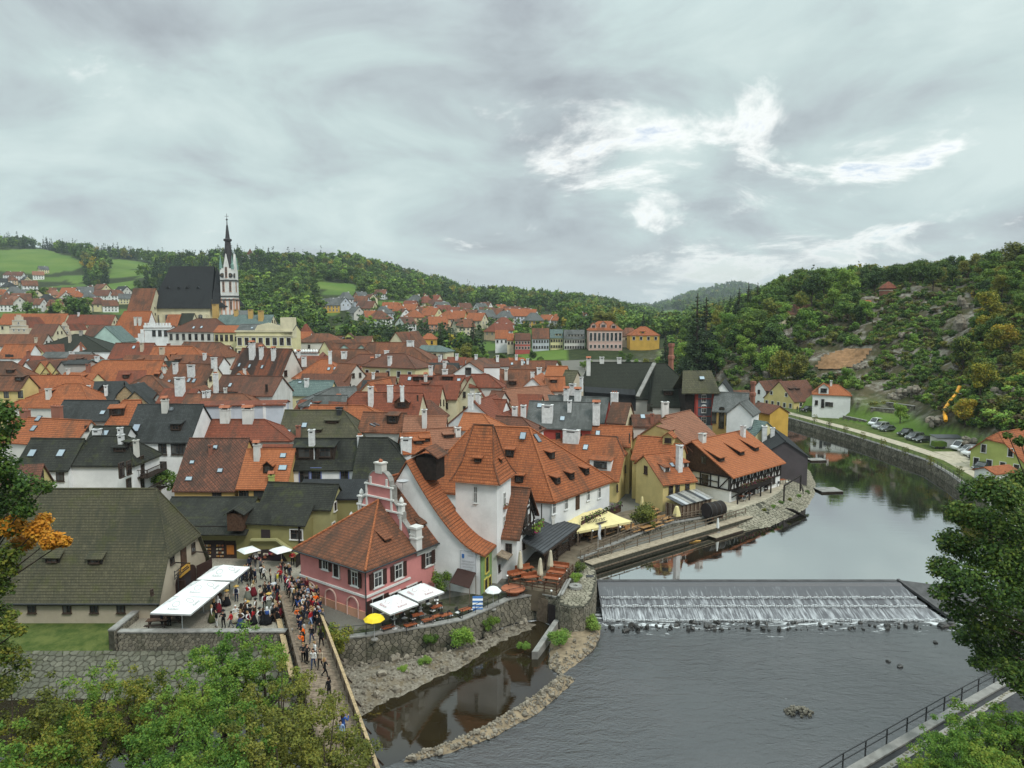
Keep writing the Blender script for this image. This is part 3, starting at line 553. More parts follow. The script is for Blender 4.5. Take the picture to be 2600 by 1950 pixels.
 if ridge:
  rc=MB(); up=Vector((0,0,.03)); rc.tube(r0+up,r1+up,.11,.11,6)
  for e,r,f,bk,jf,jb in ((ea,r0,f0,b0,j0f,j0b),(ez,r1,f1,b1,j1f,j1b)):
   if e!='g':
    for q in (jf or f,jb or bk): rc.tube(r+up,q+up,.10,.10,6)
  rc.build('ridge_cap','rf.'+(cap or rm),t)
 nf=Vector((-ey.x*s,-ey.y*s,1)).normalized(); nb=Vector((ey.x*sb,ey.y*sb,1)).normalized()
 planes={'f':(pt(0,-wf,0),-ey),'b':(pt(0,wb,0),ey),'a':(pt(A0,0,0),-ex),'z':(pt(A1,0,0),ex),'F':(pt(0,0,hr),nf),'B':(pt(0,0,hr),nb)}
 if ez!='g' and not isinstance(ez,tuple): planes['Z']=(pt(L,0,hr),Vector((ex.x*(hr-hef)/ez,ex.y*(hr-hef)/ez,1)).normalized())
 if ea!='g' and not isinstance(ea,tuple): planes['A']=(pt(0,0,hr),Vector((-ex.x*(hr-hef)/ea,-ex.y*(hr-hef)/ea,1)).normalized())
 h.planes=planes; h.ex,h.ey,h.pt=ex,ey,pt; h.A0,h.A1,h.wf,h.wb,h.hr,h.hef,h.base,h.s,h.sb=A0,A1,wf,wb,hr,hef,base,s,sb; h.heb=heb; h.split=split
 for w in wins:
  f=w[0]; kw=dict(fr=fr,sur=sur,split=split)
  if w[1]=='grid':                # face, 'grid', columns, [heights below the eave], w, h
   _,_,n,zs,ww,hh=w[:6]; q0,q1=(A0,A1) if f in'fb' else (-wf,wb); lo_,hi_=(w[6] if len(w)>6 else (0,1))
   for zz in zs:
    for i in range(n):
     q=q0+(q1-q0)*(lo_+(hi_-lo_)*(i+.5)/n); z=(hef if f!='b' else heb)-zz
     pp={'f':pt(q,-wf,z),'b':pt(q,wb,z),'a':pt(A0,q,z),'z':pt(A1,q,z)}[f]
     add_window(t,pp,planes[f][1],ww,hh,**kw)
  else:
   pp=on_plane(w[1],w[2],*planes[f])
   if len(w)>5: kw.update(w[5])
   add_window(t,pp,planes[f][1],w[3],w[4],**kw)
 for k in chims: add_chimney(h,*k)
 for k in skys: add_sky(h,*k)
 for k in dorms: add_dormer(h,*k)
 return h
def add_chimney(h,px,py,w,d,hh,mat='chimneywhite',kind='',face='F'):
 p=on_plane(px,py,*h.planes[face])
 if p is None: return
 return mlink('chimney',chimney_mesh(w*.62,d*.72,hh*.62,mat,kind),h.root,p-h.root.location,(0,0,math.atan2(h.ex.y,h.ex.x)))
def slope_frame(h,face):
 n=h.planes[face][1]; d=Vector((n.x,n.y,0)).normalized(); x=Vector((-d.y,d.x,0)); return n,d,x     # d: downhill, x: along
def add_sky(h,px,py,w=.8,l=1.1,face='F'):
 p=on_plane(px,py,*h.planes[face]); n,d,x=slope_frame(h,face); y=n.cross(x)
 o=mlink('skylight',skylight_mesh(w,l),h.root); o.matrix_local=Matrix.Translation(p-h.root.location)@Matrix((x,y,n)).transposed().to_4x4(); return o
def add_dormer(h,px,py,w,hh,kind='shed',wall='darkwood',roof=None,face='F',fl=.18,fr='framebrown',glaz=True):
 p=on_plane(px,py,*h.planes[face]); n,d,x=slope_frame(h,face); s=math.hypot(n.x,n.y)/n.z
 b=MB(); Z=Vector((0,0,1)); rm=h.roof.data.materials[0] if roof is None else roof
 o0=p-Z*.15; back=lambda zz,sl=0: (zz)/(max(.05,s-sl))
 if kind=='shed':
  bl=back(hh,fl); q=[o0-x*w/2,o0+x*w/2]; top=[v+Z*(hh+.15) for v in q]; bk=[v-d*bl+Z*(fl*bl) for v in top]
  b.face([q[0],q[1],top[1],top[0]]); b.face([q[0],top[0],bk[0]]); b.face([q[1],bk[1],top[1]])
  r=MB(); e=[top[0]+d*.25-x*.18-Z*fl*.25,top[1]+d*.25+x*.18-Z*fl*.25,bk[1]+x*.18-d*.1+Z*fl*.1,bk[0]-x*.18-d*.1+Z*fl*.1]; up=Z*.1
  e=[v+up for v in e]; r.prism(e,-.12)
 else:
  hg=w*.42; q=[o0-x*w/2,o0+x*w/2]; top=[v+Z*(hh+.15) for v in q]; ap=o0+Z*(hh+.15+hg); b1=[v-d*back(hh) for v in top]; b2=ap-d*back(hh+hg)
  b.face([q[0],q[1],top[1],ap,top[0]]); b.face([q[0],top[0],b1[0]]); b.face([q[1],b1[1],top[1]])
  r=MB()
  for sg,tp,bb in((-1,top[0],b1[0]),(1,top[1],b1[1])):
   ov=x*sg*.2-Z*.17; a_=[ap+d*.3,tp+ov+d*.3,bb+ov-d*.05,b2]; a_=[v+Z*.1 for v in a_]
   if sg>0: a_=a_[::-1]
   r.prism(a_[::-1],-.12)
 o=b.build('dormer',wall,h.root); r.build('dormer_roof',rm,o)
 if glaz:
  off=root_loc(h.root); m,g=win_mesh(w*.62,hh*.66,fr,None,False); mlink('window',m,o,p+Z*hh*.22+d*.03-off,(0,0,math.atan2(d.x,-d.y)))
 return o
# ---------------------------------------------------------------- the old town, roof by roof
def T(name,label,p1,px2,eav,k=1.0,ang=0,D=None,wb=None,**kw):
 """ridge starts at pixel p1, runs at heading ang to column px2; the front eave is seen at row eav; k is rise over run"""
 D=D or dauto(p1[1]); z=P(p1[0],p1[1],D).z; te=-ray(p1[0],eav)[1]; a=math.radians(ang)
 wf=(D*te-(CZ-z))/(k+math.cos(a)*te); wf=max(1.8,min(wf,12)); L=kw.pop('L',None)
 return house(name,label,p1,ang,(wf,wb or wf),k*wf,px2=px2 if L is None else None,L=L,D=D,**kw)
G_=lambda *a: a
# --- rows furthest back, left of the church
T('long_house','long brown-red roofed range behind the two stepped gables, its plain half',(178,799),292,822,1.1,D=300,rm='red',wm='cream',chims=[(200,801,1,1,2)],ridge=False)
T('long_house','bright red roofed range at the edge of town beside the plain brown one',(10,796),172,822,1.1,D=302,rm='orange',wm='cream',ridge=False)
for (x0,x1,yt,yb,D_,lab) in ((24,74,799,848,285,'broad sgraffito stepped gable with small square windows, larger of the pair'),(150,178,818,850,280,'narrow sgraffito stepped gable with curved crown, smaller of the pair')):
 a,b_=P(x0,yb,D_),P(x1,yb,D_); top=P((x0+x1)/2,yt,D_).z; t=thing('stepped_gable_house',lab,'house',((a.x+b_.x)/2,D_+4,h1(a.x,D_)-.5)); w=b_.x-a.x; cx=(a.x+b_.x)/2; zb=a.z; m=MB(); b0=t.location.z
 m.box((cx,D_+4,(b0+zb)/2),(w,8,zb-b0)); hh=top-zb
 for i,(wd,f0,f1) in enumerate(((1,0,.3),(.84,.3,.45),(.66,.45,.72),(.4,.72,.9),(.2,.9,1))): m.box((cx,D_+.4,zb+hh*(f0+f1)/2),(w*wd,.8-.02*i,hh*(f1-f0)))
 m.build('wall','pl.beige',t); m=MB()
 for f in(.28,.44,.71): m.box((cx,D_-.03,zb+hh*f),(w*(1.02-f*.55),.3,.22))
 m.build('cornice','pl.offwhite',t); m=MB(); m.prism([(cx-w*.45,D_+.8,zb+hh*.3),(cx+w*.45,D_+.8,zb+hh*.3),(cx,D_+.8,zb+hh*.88)],(0,12,0)); m.build('roof','rf.red',t)
 for i in range(3): add_window(t,(cx+(i-1)*w*.26,D_,zb+hh*.2),Vector((0,-1,0)),.7,1.0)
 add_window(t,(cx,D_,zb+hh*.56),Vector((0,-1,0)),.7,1.0)
T('tiled_house','low brown roofed house between the two stepped gables',(90,822),150,850,1.0,D=270,rm='brown',wm='cream',ridge=False)
T('tiled_house','brown roofed house beside the green-white triangular pediment',(228,826),292,852,1.0,D=262,rm='brown',wm='white',ridge=False)
house('pediment_house','white house with triangular sgraffito pediment and pale green roof',(266,828),90,11,5.2,L=10,D=250,rm='teal',wm='mint',ridge=False,wins=[('a','grid',1,[2.2],.9,1.1)])
T('tiled_house','reddish roofed row at the far edge behind the dark tent roof',(-10,848),122,876,1.0,D=232,rm='rust',wm='offwhite',chims=[(92,868,1.2,.9,2.2,'pl.beige')],ridge=False)
T('tiled_house','tall white narrow house with red roof beside the dark tent roof',(14,874),88,906,1.0,D=200,rm='orange',wm='white',wins=[('f',17,905,.7,1.2),('f',24,905,.7,1.2),('f',31,906,.7,1.2)],ez='g')
T('tent_roof_house','white house under a big dark slate tent roof',(190,849),209,889,.8,D=215,ea=11,ez=11,rm='darkgreen',wm='white',chims=[(206,850,1.4,1,1.8,'pl.stonegrey'),(178,868,1,1,3.4,'pl.beige')])
T('slate_house','low blue-grey metal roofed house below the dark tent roof',(118,893),232,906,.5,D=190,rm='grey',wm='offwhite',chims=[(183,905,1.4,1.2,2)],ridge=False)
T('tiled_house','steep red roofed house with a long white firewall across its roof',(316,790),384,853,1.5,D=278,rm='orange',wm='white',chims=[(345,822,1.6,1.4,4,'pl.offwhite'),(356,822,1.6,1.4,4,'pl.offwhite')],ea=3)
T('tiled_house','tall orange roof leaning against the dark church roof',(340,732),396,786,1.5,D=322,rm='rust',wm='cream',ridge=False)
# white battlemented house
h=T('battlemented_house','white battlemented house with three tall dark windows',(372,826),440,828,.4,D=268,rm='brown',wm='white',ridge=False,wins=[('f',391,846,1.3,2.2),('f',406,846,1.3,2.2),('f',421,846,1.3,2.2)])
m=MB(); fz=h.hr
for i in range(9): m.box(h.pt(h.A0+(h.A1-h.A0)*(i+.5)/9,-h.wf,fz+.2),(.62,.5,1.5),0,h.ex)
m.box(h.pt((h.A0+h.A1)/2,-h.wf-.02,fz-.8),(h.A1-h.A0+.3,.5,1.6),0,h.ex)
for s_ in(-1,1):
 q=(h.A0 if s_<0 else h.A1)+s_*.8
 for j in range(3): m.box(h.pt(q+s_*j*1.0,-h.wf,fz-2.2-j*1.6),(1.1,.5,1.5),0,h.ex); m.box(h.pt(q+s_*j*1.0,-h.wf+.1,(fz-2.6-j*1.6+h.base)/2),(1.08,.5,fz-2.6-j*1.6-h.base),0,h.ex)
m.build('battlement','pl.white',h.root)
T('tiled_house','small orange roof under the church wall beside the dark one',(428,798),459,826,1.2,D=285,rm='orange',wm='cream',ridge=False)
T('slate_house','small dark roof under the church wall beside the orange one',(462,795),493,822,1.2,D=286,rm='darkgreen',wm='cream',ridge=False)
# long cream hall
GR=lambda f,n,zs,w,hh,rg=(0,1): (f,'grid',n,zs,w,hh,rg)
T('brown_roof_wing','grey-cream three-storey wing with a weathered brown hipped roof',(500,809),550,840,.9,ang=-8,D=243,ea=8,ez=3,rm='brown',wm='offwhite',wins=[GR('f',8,[2.0,6.0],1.0,2.0)],skys=[(492,832),(512,831)])
T('red_roof_wing','cream three-storey wing with a plain red roof',(556,826),618,842,.55,ang=-4,D=236,rm='orange',wm='paleyellow',wins=[GR('f',5,[2.0,6.0,9.5],1.0,2.0)],ridge=False)
h=T('town_hall','long pale yellow hall with cornice, pediment and grey roof',(612,823),752,840,.5,ang=-2,D=232,rm='grey',wm='paleyellow',cat='hall',wins=[GR('f',8,[3.4,7.6],1.3,2.4)],skys=[(640,833),(676,833)],sur='pl.trimwhite')
m=MB(); mid=(h.A0+h.A1)/2
for z_,d_,hh_ in((-.1,.5,.5),(-1.6,.25,.3),(-5.4,.3,.4)): m.box(h.pt(mid,-h.wf-.15,h.hef+z_),(h.A1-h.A0+.6,d_,hh_),0,h.ex)
m.prism([h.pt(mid-3,-h.wf-.1,h.hef+.2),h.pt(mid+6,-h.wf-.1,h.hef+.2),h.pt(mid+5,-h.wf-.1,h.hef+1.8),h.pt(mid+1.5,-h.wf-.1,h.hef+2.6),h.pt(mid-2,-h.wf-.1,h.hef+1.8)],h.ey*.5)
m.box(h.pt(h.A1-1.8,-h.wf+2,h.hef+1),(3.8,4,6.5),0,h.ex); m.build('cornice','pl.cream',h.root)
T('copper_roof_house','long house with green copper roof and tall ochre brick chimneys',(560,799),694,822,.8,D=250,rm='teal',wm='cream',ridge=False,chims=[(637,806,2.4,1.6,4.2,'pl.ochre'),(663,812,2.6,1.8,5.0,'pl.ochre'),(548,800,3,2,6,'pl.ochre'),(600,800,2,1.6,3,'pl.ochre')])
T('slate_house','slim building with ochre chimneys and dishes beside the church tower',(600,788),636,800,.5,D=262,rm='grey',wm='beige',ridge=False)
# church
def church():
 D=330; cz=h1(-190,330)-1; t=thing('church','gothic church with steep dark slate roof and slender white tower','church',(P(470,790,D).x,D,cz))
 zr=P(480,676,D).z; ze=P(460,782,D-8).z; xl,xr=P(384,782,D-8).x,P(534,782,D-8).x; rl,rr=P(433,676,D).x,P(544,676,D).x
 y0,y1,ym=D-8,D+8,D; b=MB(); b.box(((xl+xr)/2,D,(cz+ze)/2),(xr-xl-1,15.2,ze-cz)); b.box((xr+2,D,(cz+ze)/2+2),(9,11,ze-cz+4)); b.build('wall','pl.cream',t)
 b=MB(); e=.6; F=[(xl-e,y0-e,ze),(xr+e,y0-e,ze),(rr,ym,zr),(rl,ym,zr)]; Bk=[(xr+e,y1+e,ze),(xl-e,y1+e,ze),(rl,ym,zr),(rr,ym,zr)]
 for q in(F,Bk,[(xl-e,y1+e,ze),(xl-e,y0-e,ze),(rl,ym,zr)],[(xr+e,y0-e,ze),(xr+e+9,y0+3,ze+1),(rr+1,ym,zr)],[(xr+e+9,y0+3,ze+1),(xr+e+9,y1,ze+1),(rr,ym,zr)]): b.prism([Vector(v) for v in q],-.3)
 b.build('roof','rf.black',t)
 nrm=(Vector(F[1])-Vector(F[0])).cross(Vector(F[3])-Vector(F[0])).normalized()
 for px in(428,455,476,504):
  p=on_plane(px,732,F[0],nrm); m=MB(); m.add([p+Vector((-1,-.2,-.3)),p+Vector((1,-.2,-.3)),p+Vector((0,-.9,.9)),p+Vector((0,2,1.2))],[(0,1,2),(0,2,3),(1,3,2)]); m.build('roof_vent','metaldark',t)
 for px in(397,424,452,480,508):
  p=P(px,815,y0-.2); m=MB(); m.box((p.x+3.1,y0-1,(cz+ze-3)/2),(1.1,2.4,ze-3-cz)); m.build('buttress','pl.cream',t)
  add_window(t,(p.x,y0+.36,ze-7),Vector((0,-1,0)),2.0,7,'pl.offwhite',None,False,None,True)
 # tower
 cx=P(575,700,D-6).x; w=P(597,700,D-6).x-P(553,700,D-6).x; w*=.76; yy=D-6; zt=P(575,681,D-6).z; lv=[P(575,y,D-6).z for y in(795,752,712,681)]
 tw=MB(); tw.box((cx,yy+w/2,(cz+zt)/2),(w,w,zt-cz)); o=tw.build('tower','pl.trimwhite',t)
 m=MB()
 for z in(lv[1],lv[2],lv[1]-1.6): m.box((cx,yy+w/2,z),(w+.7,w+.7,.5))
 m.build('string_course','metaldark',o); m=MB()
 for i in(-1,-.33,.33,1): m.box((cx+i*w*.46,yy-.05,(lv[0]+lv[1])/2-2),(.5,.2,lv[1]-lv[0]+2)); m.box((cx+w/2+.05,yy+w/2+i*w*.46,(lv[0]+lv[1])/2-2),(.2,.5,lv[1]-lv[0]+2))
 m.build('pilaster','pl.salmon',o)
 for zz,hh in((lv[0]+1.5,4),(lv[1]+2.2,4.4)):
  for k in(-.26,.26): add_window(o,(cx+k*w,yy-.05,zz+2),Vector((0,-1,0)),1.0,hh,'pl.salmon',None,False,None,True)
  add_window(o,(cx+w/2,yy+w/2,zz+2),Vector((1,0,0)),1.0,hh,'pl.salmon',None,False,None,True)
 m=MB()
 for k,wd in((0,w*.36),):
  m.prism([(cx-wd/2,yy-.3,zt-5),(cx+wd/2,yy-.3,zt-5),(cx+wd/2,yy-.3,zt+1),(cx,yy-.3,zt+6.5),(cx-wd/2,yy-.3,zt+1)],(0,.9,0))
 m.prism([(cx+w/2+.3,yy+w*.32,zt-5),(cx+w/2+.3,yy+w*.68,zt-5),(cx+w/2+.3,yy+w*.68,zt+1),(cx+w/2+.3,yy+w/2,zt+6.5),(cx+w/2+.3,yy+w*.32,zt+1)],(-.9,0,0))
 m.build('gablet','pl.trimwhite',o); add_window(o,(cx,yy-.3,zt-2),Vector((0,-1,0)),1.1,4.6,'pl.salmon',None,False,None,True)
 for k,n_,pp in((0,Vector((0,-1,0)),(cx-w*.31,yy-.12,zt-3.2)),(1,Vector((0,-1,0)),(cx+w*.31,yy-.12,zt-3.2)),(2,Vector((1,0,0)),(cx+w/2+.12,yy+w*.2,zt-3.2))):
  m=MB(); pp=Vector(pp); m.tube(pp,pp+n_*.15,1.05,1.05,16); c_=m.build('clock_face','metaldark',o); m=MB(); m.bar(pp+n_*.18,pp+n_*.18+Vector((.3,.0,.6)),.12,.06); m.bar(pp+n_*.18,pp+n_*.18+Vector((-.7,0,.3)),.1,.06); m.build('clock_hand','gold',c_)
 m=MB()
 for x in(-1,1):
  for y in(-1,1): m.lathe((cx+x*w*.44,yy+w/2+y*w*.44,zt-.5),[(.75,0),(.75,2.2),(.55,2.4),(.02,6.5)],4)
 m.build('pinnacle','copper',o)
 m=MB(); c0=(cx,yy+w/2,zt); zs=[P(575,y,D-6).z-zt for y in(681,612,604,570,552,540)]
 m.lathe(c0,[(w*.40,0),(w*.37,1),(w*.215,zs[1]),(w*.32,zs[1]+.4),(w*.32,zs[2]-.3),(w*.18,zs[2]),(.25,zs[3]),(.12,zs[4])],8); m.build('spire','spire',o)
 m=MB();
 for i in range(8):
  a=2*PI*i/8+.39; m.bar((cx+w*.37*math.cos(a),yy+w/2+w*.37*math.sin(a),zt+1),(cx+.25*math.cos(a),yy+w/2+.25*math.sin(a),zt+zs[3]),.22,.22)
 m.build('spire_rib','metaldark',o); m=MB(); m.lathe((cx,yy+w/2,zt+zs[4]-.6),[(.1,-.5),(.55,0),(.1,.5)],8); m.bar((cx,yy+w/2,zt+zs[4]),(cx,yy+w/2,zt+zs[5]),.14,.14); m.bar((cx-.9,yy+w/2,zt+zs[5]-1.2),(cx+.9,yy+w/2,zt+zs[5]-1.2),.14,.14); m.build('cross','metaldark',o)
church()
# --- second row, left
T('tiled_house','wide brown-red roof with one tall brick chimney on its slope',(295,871),392,914,1.0,ang=-3,rm='red',wm='white',D=195,chims=[(361,890,1.2,1,3.2,'pl.beige')],skys=[(340,882)])
T('tiled_house','brown-red hipped roof touching the wide one with a tall brick chimney',(392,879),490,915,1.0,ang=-3,D=186,ez=5,rm='orange',wm='white',chims=[(412,900,1.8,1.2,2.8,'pl.beige')],dorms=[(438,908,1.2,.9)])
T('tiled_house','long brown roof sloping away below the grey-cream wing',(468,868),560,903,.9,ang=-16,D=205,ez=3,rm='rust',wm='offwhite')
T('tiled_house','small white walled house with brown roof at the foot of the cream hall',(508,905),568,925,.9,ang=-14,D=172,rm='brown',wm='white',chims=[(520,912,1,.9,2.2)])
T('teal_roof_house','low house with pale turquoise metal roof in a roof gap',(234,912),275,932,.7,D=172,rm='teal',wm='offwhite',chims=[(247,916,1.4,1,1.6)],ridge=False)
T('tiled_house','very wide smooth orange roof with hipped end, broad and plain',(262,915),414,968,.95,D=165,ea=6,rm='orange',wm='cream',dorms=[(320,960,1.2,.8),(398,958,1.2,.8)])
T('slate_house','mossy dark roof wedge between two wide orange roofs',(402,916),450,945,.9,D=170,rm='shingle',wm='offwhite',ridge=False)
for px,wd,rm,wm,lab in((66,6,'brown','white','tiny white house with one window beside two little yellow gables'),(104,6.6,'orange','yellow','little yellow gable under a steep orange roof, beside the white one'),(127,6.6,'brown','yellow','little yellow gable with pair of windows beside the grey gable'),(157,7,'slate','greywall','little grey gable with dark roof joining a blank wall')):
 house('gabled_house',lab,(px,917),88,wd*.98,wd*.62,L=9,D=166,rm=rm,wm=wm,wins=[('a','grid',2 if px!=66 else 1,[-.6,2.4],.8,1.2)],ridge=False)
T('blank_wall_house','long blank grey wall with a small brick chimney behind little gables',(176,914),232,921,.35,D=165,rm='slate',wm='greywall',chims=[(224,932,1.2,1,1.0,'pl.brick')],ridge=False)
T('tiled_house','brown hipped roof with eyelid vents at the frame edge beside the tiny white house',(-20,918),32,955,.9,D=158,ez=3,rm='rust',wm='offwhite',dorms=[(25,947,1.6,.7)])
h=T('yellow_house','yellow house with weathered brown roof and corniced square windows',(-60,952),72,985,1.0,ang=-6,D=134,rm='rust',wm='yellow',wins=[('f',17,1001,1.1,1.5),('f',53,1001,1.1,1.5)],sur='pl.yellow',dorms=[(48,968,1.6,.8)])
T('tiled_house','plain orange roof beside the yellow corniced house',(74,953),205,1002,.9,D=143,ez=4,rm='orange',wm='offwhite')
T('tiled_house','big orange hipped roof with one pale chimney low on its slope',(166,974),205,1030,.9,ang=-4,D=133,ea=9,ez=4.5,rm='orange',wm='offwhite',chims=[(124,1010,1.2,1.0,2.6,'pl.offwhite')],dorms=[(128,998,.9,.5)])
for i,(x0,y0,x1,e,rm,wm,lab) in enumerate(((243,968,268,992,'slate','brownwood','dark boarded loft with low grey roof, beside the round white gable'),(270,968,312,1004,'slate','palewood','timber boarded loft with broad grey roof and window'),(258,992,300,1012,'slate','offwhite','low grey roofed annex in front of the timber lofts'))):
 T('loft_house',lab,(x0,y0),x1,e,.75,ang=20 if i<2 else 0,D=140-i*2,rm=rm,wm=wm,ridge=False,chims=[(226+i*44,1004,.9,.9,3)] if i<2 else ())
for i,(px,py) in enumerate(((262,975),(318,978),(343,992))):
 house('loft_gable',['small boarded gable with brown frame facing the square','boarded gable with two windows and grey roof','little orange boarded gable beside a white chimney'][i],(px,py),80+i*6,5.4,2.6,L=6,D=136-i,rm='slate',wm='palewood' if i else 'brownwood',ridge=False,wins=[('a','grid',1,[.4],.7,.8)],base=P(px,py,136).z-7)
T('tiled_house','brown pavilion roof with wooden gallery under its eaves',(372,953),384,990,.9,D=146,ea=4.4,ez=4.4,rm='rust',wm='brownwood',skys=[(350,978,.5,1.3)],wins=[('f',380,998,1,1.3),('f',396,998,1,1.3)])
h=T('gabled_house','rust roofed house with white gable, roof fins and skylights',(438,922),546,985,1.1,ang=-17,D=160,rm='rust',wm='cream',chims=[(446,946,1.6,.9,3.4),(486,956,3,.5,4.0),(544,930,1.6,1.2,3.0)],skys=[(429,970),(480,966),(493,967)],wins=[('z',534,961,.8,1.0),('z',523,974,.8,1.0)])
T('brown_roof_house','big dark brown streaked roof with three white chimneys and grey gable',(617,884),741,953,1.25,ang=-16,D=168,rm='striped',wm='offwhite',chims=[(641,908,2.0,1.2,5.2,'chimneywhite','cap'),(664,908,1.2,1.1,3.6,'chimneywhite','cap'),(695,911,1.3,1.1,3.4,'chimneywhite','cap')],skys=[(608,927,.6,1),(634,930,.6,1),(666,932,.6,1)],wins=[('z',725,948,1.2,1.4)])
T('brown_roof_house','brown roof with chimneys behind the weathered white wall',(566,952),640,988,.95,ang=-12,D=146,rm='brown',wm='offwhite',chims=[(549,996,1.3,1.0,6,'chimneywhite','pots')],skys=[(585,978,.7,1)])
h=T('white_wall_house','old white gable wall streaked with damp below a brown roof',(632,955),716,1000,.7,ang=-8,D=137,rm='brown',wm='weathered',wins=[('f',677,985,.5,1.4)])
h=T('firewall_house','house behind a long pale blue-grey blank firewall with tile coping',(514,1018),728,1028,.25,ang=7,D=121,rm='red',wm='paleblue',ridge=False)
m=MB();
for i in range(5): m.box(h.pt(h.A0+(h.A1-h.A0)*i/4.0*.98+.3,-h.wf-.02,h.hef-4),(.5,.16,8),0,h.ex)
m.build('pilaster','pl.white',h.root)
T('tiled_house','low orange roof with two white stubs in front of the streaked wall',(478,1000),618,1023,.6,D=131,rm='rust',wm='white',ez=3,chims=[(519,1008,.9,.8,1.6),(530,1008,.9,.8,1.8)])
h=house('white_firewall_house','white stepped firewalls and a lean-to red roof around a small yard',(420,985),-10,5,2.2,L=7,D=137,rm='red',wm='white',ridge=False,chims=[(458,1000,2.6,1.4,5)])
house('green_gable_house','narrow pale green gable tucked between white firewalls',(479,985),84,4.4,2.0,L=6,D=138,rm='rust',wm='lime',ridge=False,wins=[('a','grid',1,[1],.7,.9)])
# --- third row, left: near the barn
T('tiled_house','long orange roof with skylights and a plain white gable end',(38,1058),230,1115,.95,ang=-16,D=113,rm='orange',wm='offwhite',chims=[(64,1056,2.6,.9,1.4,'pl.brick','pots'),(145,1046,2.8,.9,1.4,'pl.brick','pots')],skys=[(98,1063,.9,1.1),(86,1088,.9,1.1)],wins=[('z',220,1087,.7,.9)])
T('slate_house','dark roof behind the plain white gable',(165,1016),300,1062,.9,ang=-4,D=123,rm='slate',wm='offwhite',skys=[(261,1048,.9,.9)])
T('tiled_house','orange roof with a long wooden dormer above dark mossy slopes',(312,1017),356,1080,.9,ang=18,D=119,ea=2,rm='orange',wm='offwhite',dorms=[(296,1056,2.2,1.3,'shed')])
T('slate_house','tall white house under a big black mossy roof with one wedge dormer',(353,1027),514,1117,.95,ang=0,D=112,rm='slate',wm='white',chims=[(420,1043,1.4,1.1,2.6,'pl.offwhite','cap')],skys=[(346,1087,1.1,1.4),(436,1039,.8,.8)],dorms=[(446,1094,1.6,1.1,'shed')],wins=[('f',413,1139,1.25,1.9),('f',445,1139,1.25,1.9),('f',463,1139,1.1,1.9),('f',413,1186,1.25,1.8)],split=True)
T('slate_house','small dark roof with white vent beside the big black mossy roof',(240,1082),330,1120,.9,D=106,rm='shingle',wm='white',chims=[(247,1105,1.7,1.1,1.4),(306,1108,.9,.9,2.0)],skys=[(268,1100,.9,1)])
T('mossy_roof_house','low white house with long dark mossy roof and two skylights',(82,1113),212,1186,.95,ang=-3,D=98,rm='shingle',wm='white',skys=[(82,1151,1,1.2),(155,1151,1,1.2)],wins=[('f',153,1208,1.1,1.5)],split=True)
h=T('corner_house','white corner house with dark hipped roof and timber balconies',(236,1107),322,1176,.85,ang=0,D=98.5,ea=2.2,ez=2.6,rm='shingle',wm='white',chims=[(308,1125,1.0,.9,1.8),(346,1139,.9,.8,1.8,'pl.offwhite')],dorms=[(303,1147,1.7,.6,'shed'),(337,1132,2.6,.7,'shed','timber',None,'Z')],wins=[('z',308,1193,1.2,2.0),('z',327,1187,1.1,1.9),('z',361,1180,.9,2.6),('z',327,1232,1.1,1.9),('z',361,1226,.9,2.6)],split=True)
for z_py in(1202,1247):
 p=on_plane(375,z_py,*h.planes['z']); o=MB(); X,Y=h.ex,h.ey
 o.box(p+X*.7,(1.4,5.6,.14),0,X);
 for q in(-2.7,2.7): o.bar(p+X*1.35+Y*q,p+X*1.35+Y*q+Vector((0,0,1.1)),.1,.1)
 o.bar(p+X*1.35-Y*2.75+Vector((0,0,1.08)),p+X*1.35+Y*2.75+Vector((0,0,1.08)),.12,.08); o.bar(p-Y*2.75+Vector((0,0,1.08)),p+X*1.35-Y*2.75+Vector((0,0,1.08)),.1,.08)
 for i in range(22): o.bar(p+X*1.35+Y*(-2.7+5.4*i/21)+Vector((0,0,.05)),p+X*1.35+Y*(-2.7+5.4*i/21)+Vector((0,0,1.05)),.04,.04)
 for i in range(5): o.bar(p+X*(.2+.25*i)-Y*2.7+Vector((0,0,.05)),p+X*(.2+.25*i)-Y*2.7+Vector((0,0,1.05)),.04,.04)
 o.build('balcony','darkwood',h.root)
h=house('gabled_house','small yellow gable with brown roof behind the big barn',(107,1177),196,6.4,2.9,L=5.0,D=88,rm='brown',wm='yellow',wins=[('a',107,1214,.8,2.0)],ridge=False)
m=MB(); p=on_plane(52,1232,*h.planes['B']);
add_dormer(h,55,1232,1.5,1.3,'gable','pl.white',None,'B')
T('tiled_house','orange tiled roof crowned by two soot-stained white chimney stacks',(506,1065),672,1114,.85,ang=0,D=115,ez=5,rm='red',wm='offwhite',chims=[(573,1068,2.4,1.4,2.8,'pl.weathered','cap'),(631,1069,2.6,1.5,3.0,'pl.weathered','cap')])
T('diamond_roof_house','ochre house under a steep brown diamond-tiled roof with pale patches',(484,1113),630,1240,1.05,ang=0,D=104,rm='diamond',wm='ochre',chims=[(535,1150,.7,.7,1.8,'pl.brick')],skys=[(547,1136,.7,.7),(559,1195,.8,.7),(480,1216,1.0,.7),(488,1174,.7,.6)],wins=[('f',551,1257,1.3,1.4)],oh=.3)
T('orange_roof_house','ochre house under an orange roof with dormer and tall stained chimney',(630,1140),747,1234,1.0,ang=0,D=102,rm='bright',wm='ochre',chims=[(653,1165,1.3,.9,3.2,'pl.weathered','cap'),(690,1228,1.1,.9,1.7,'pl.lime','cap')],skys=[(719,1157,.9,.8),(718,1188,1.2,.9)],dorms=[(680,1202,1.3,1.2,'gable')],wins=[('f',619,1253,1.4,1.5),('f',657,1251,1.4,1.5)])
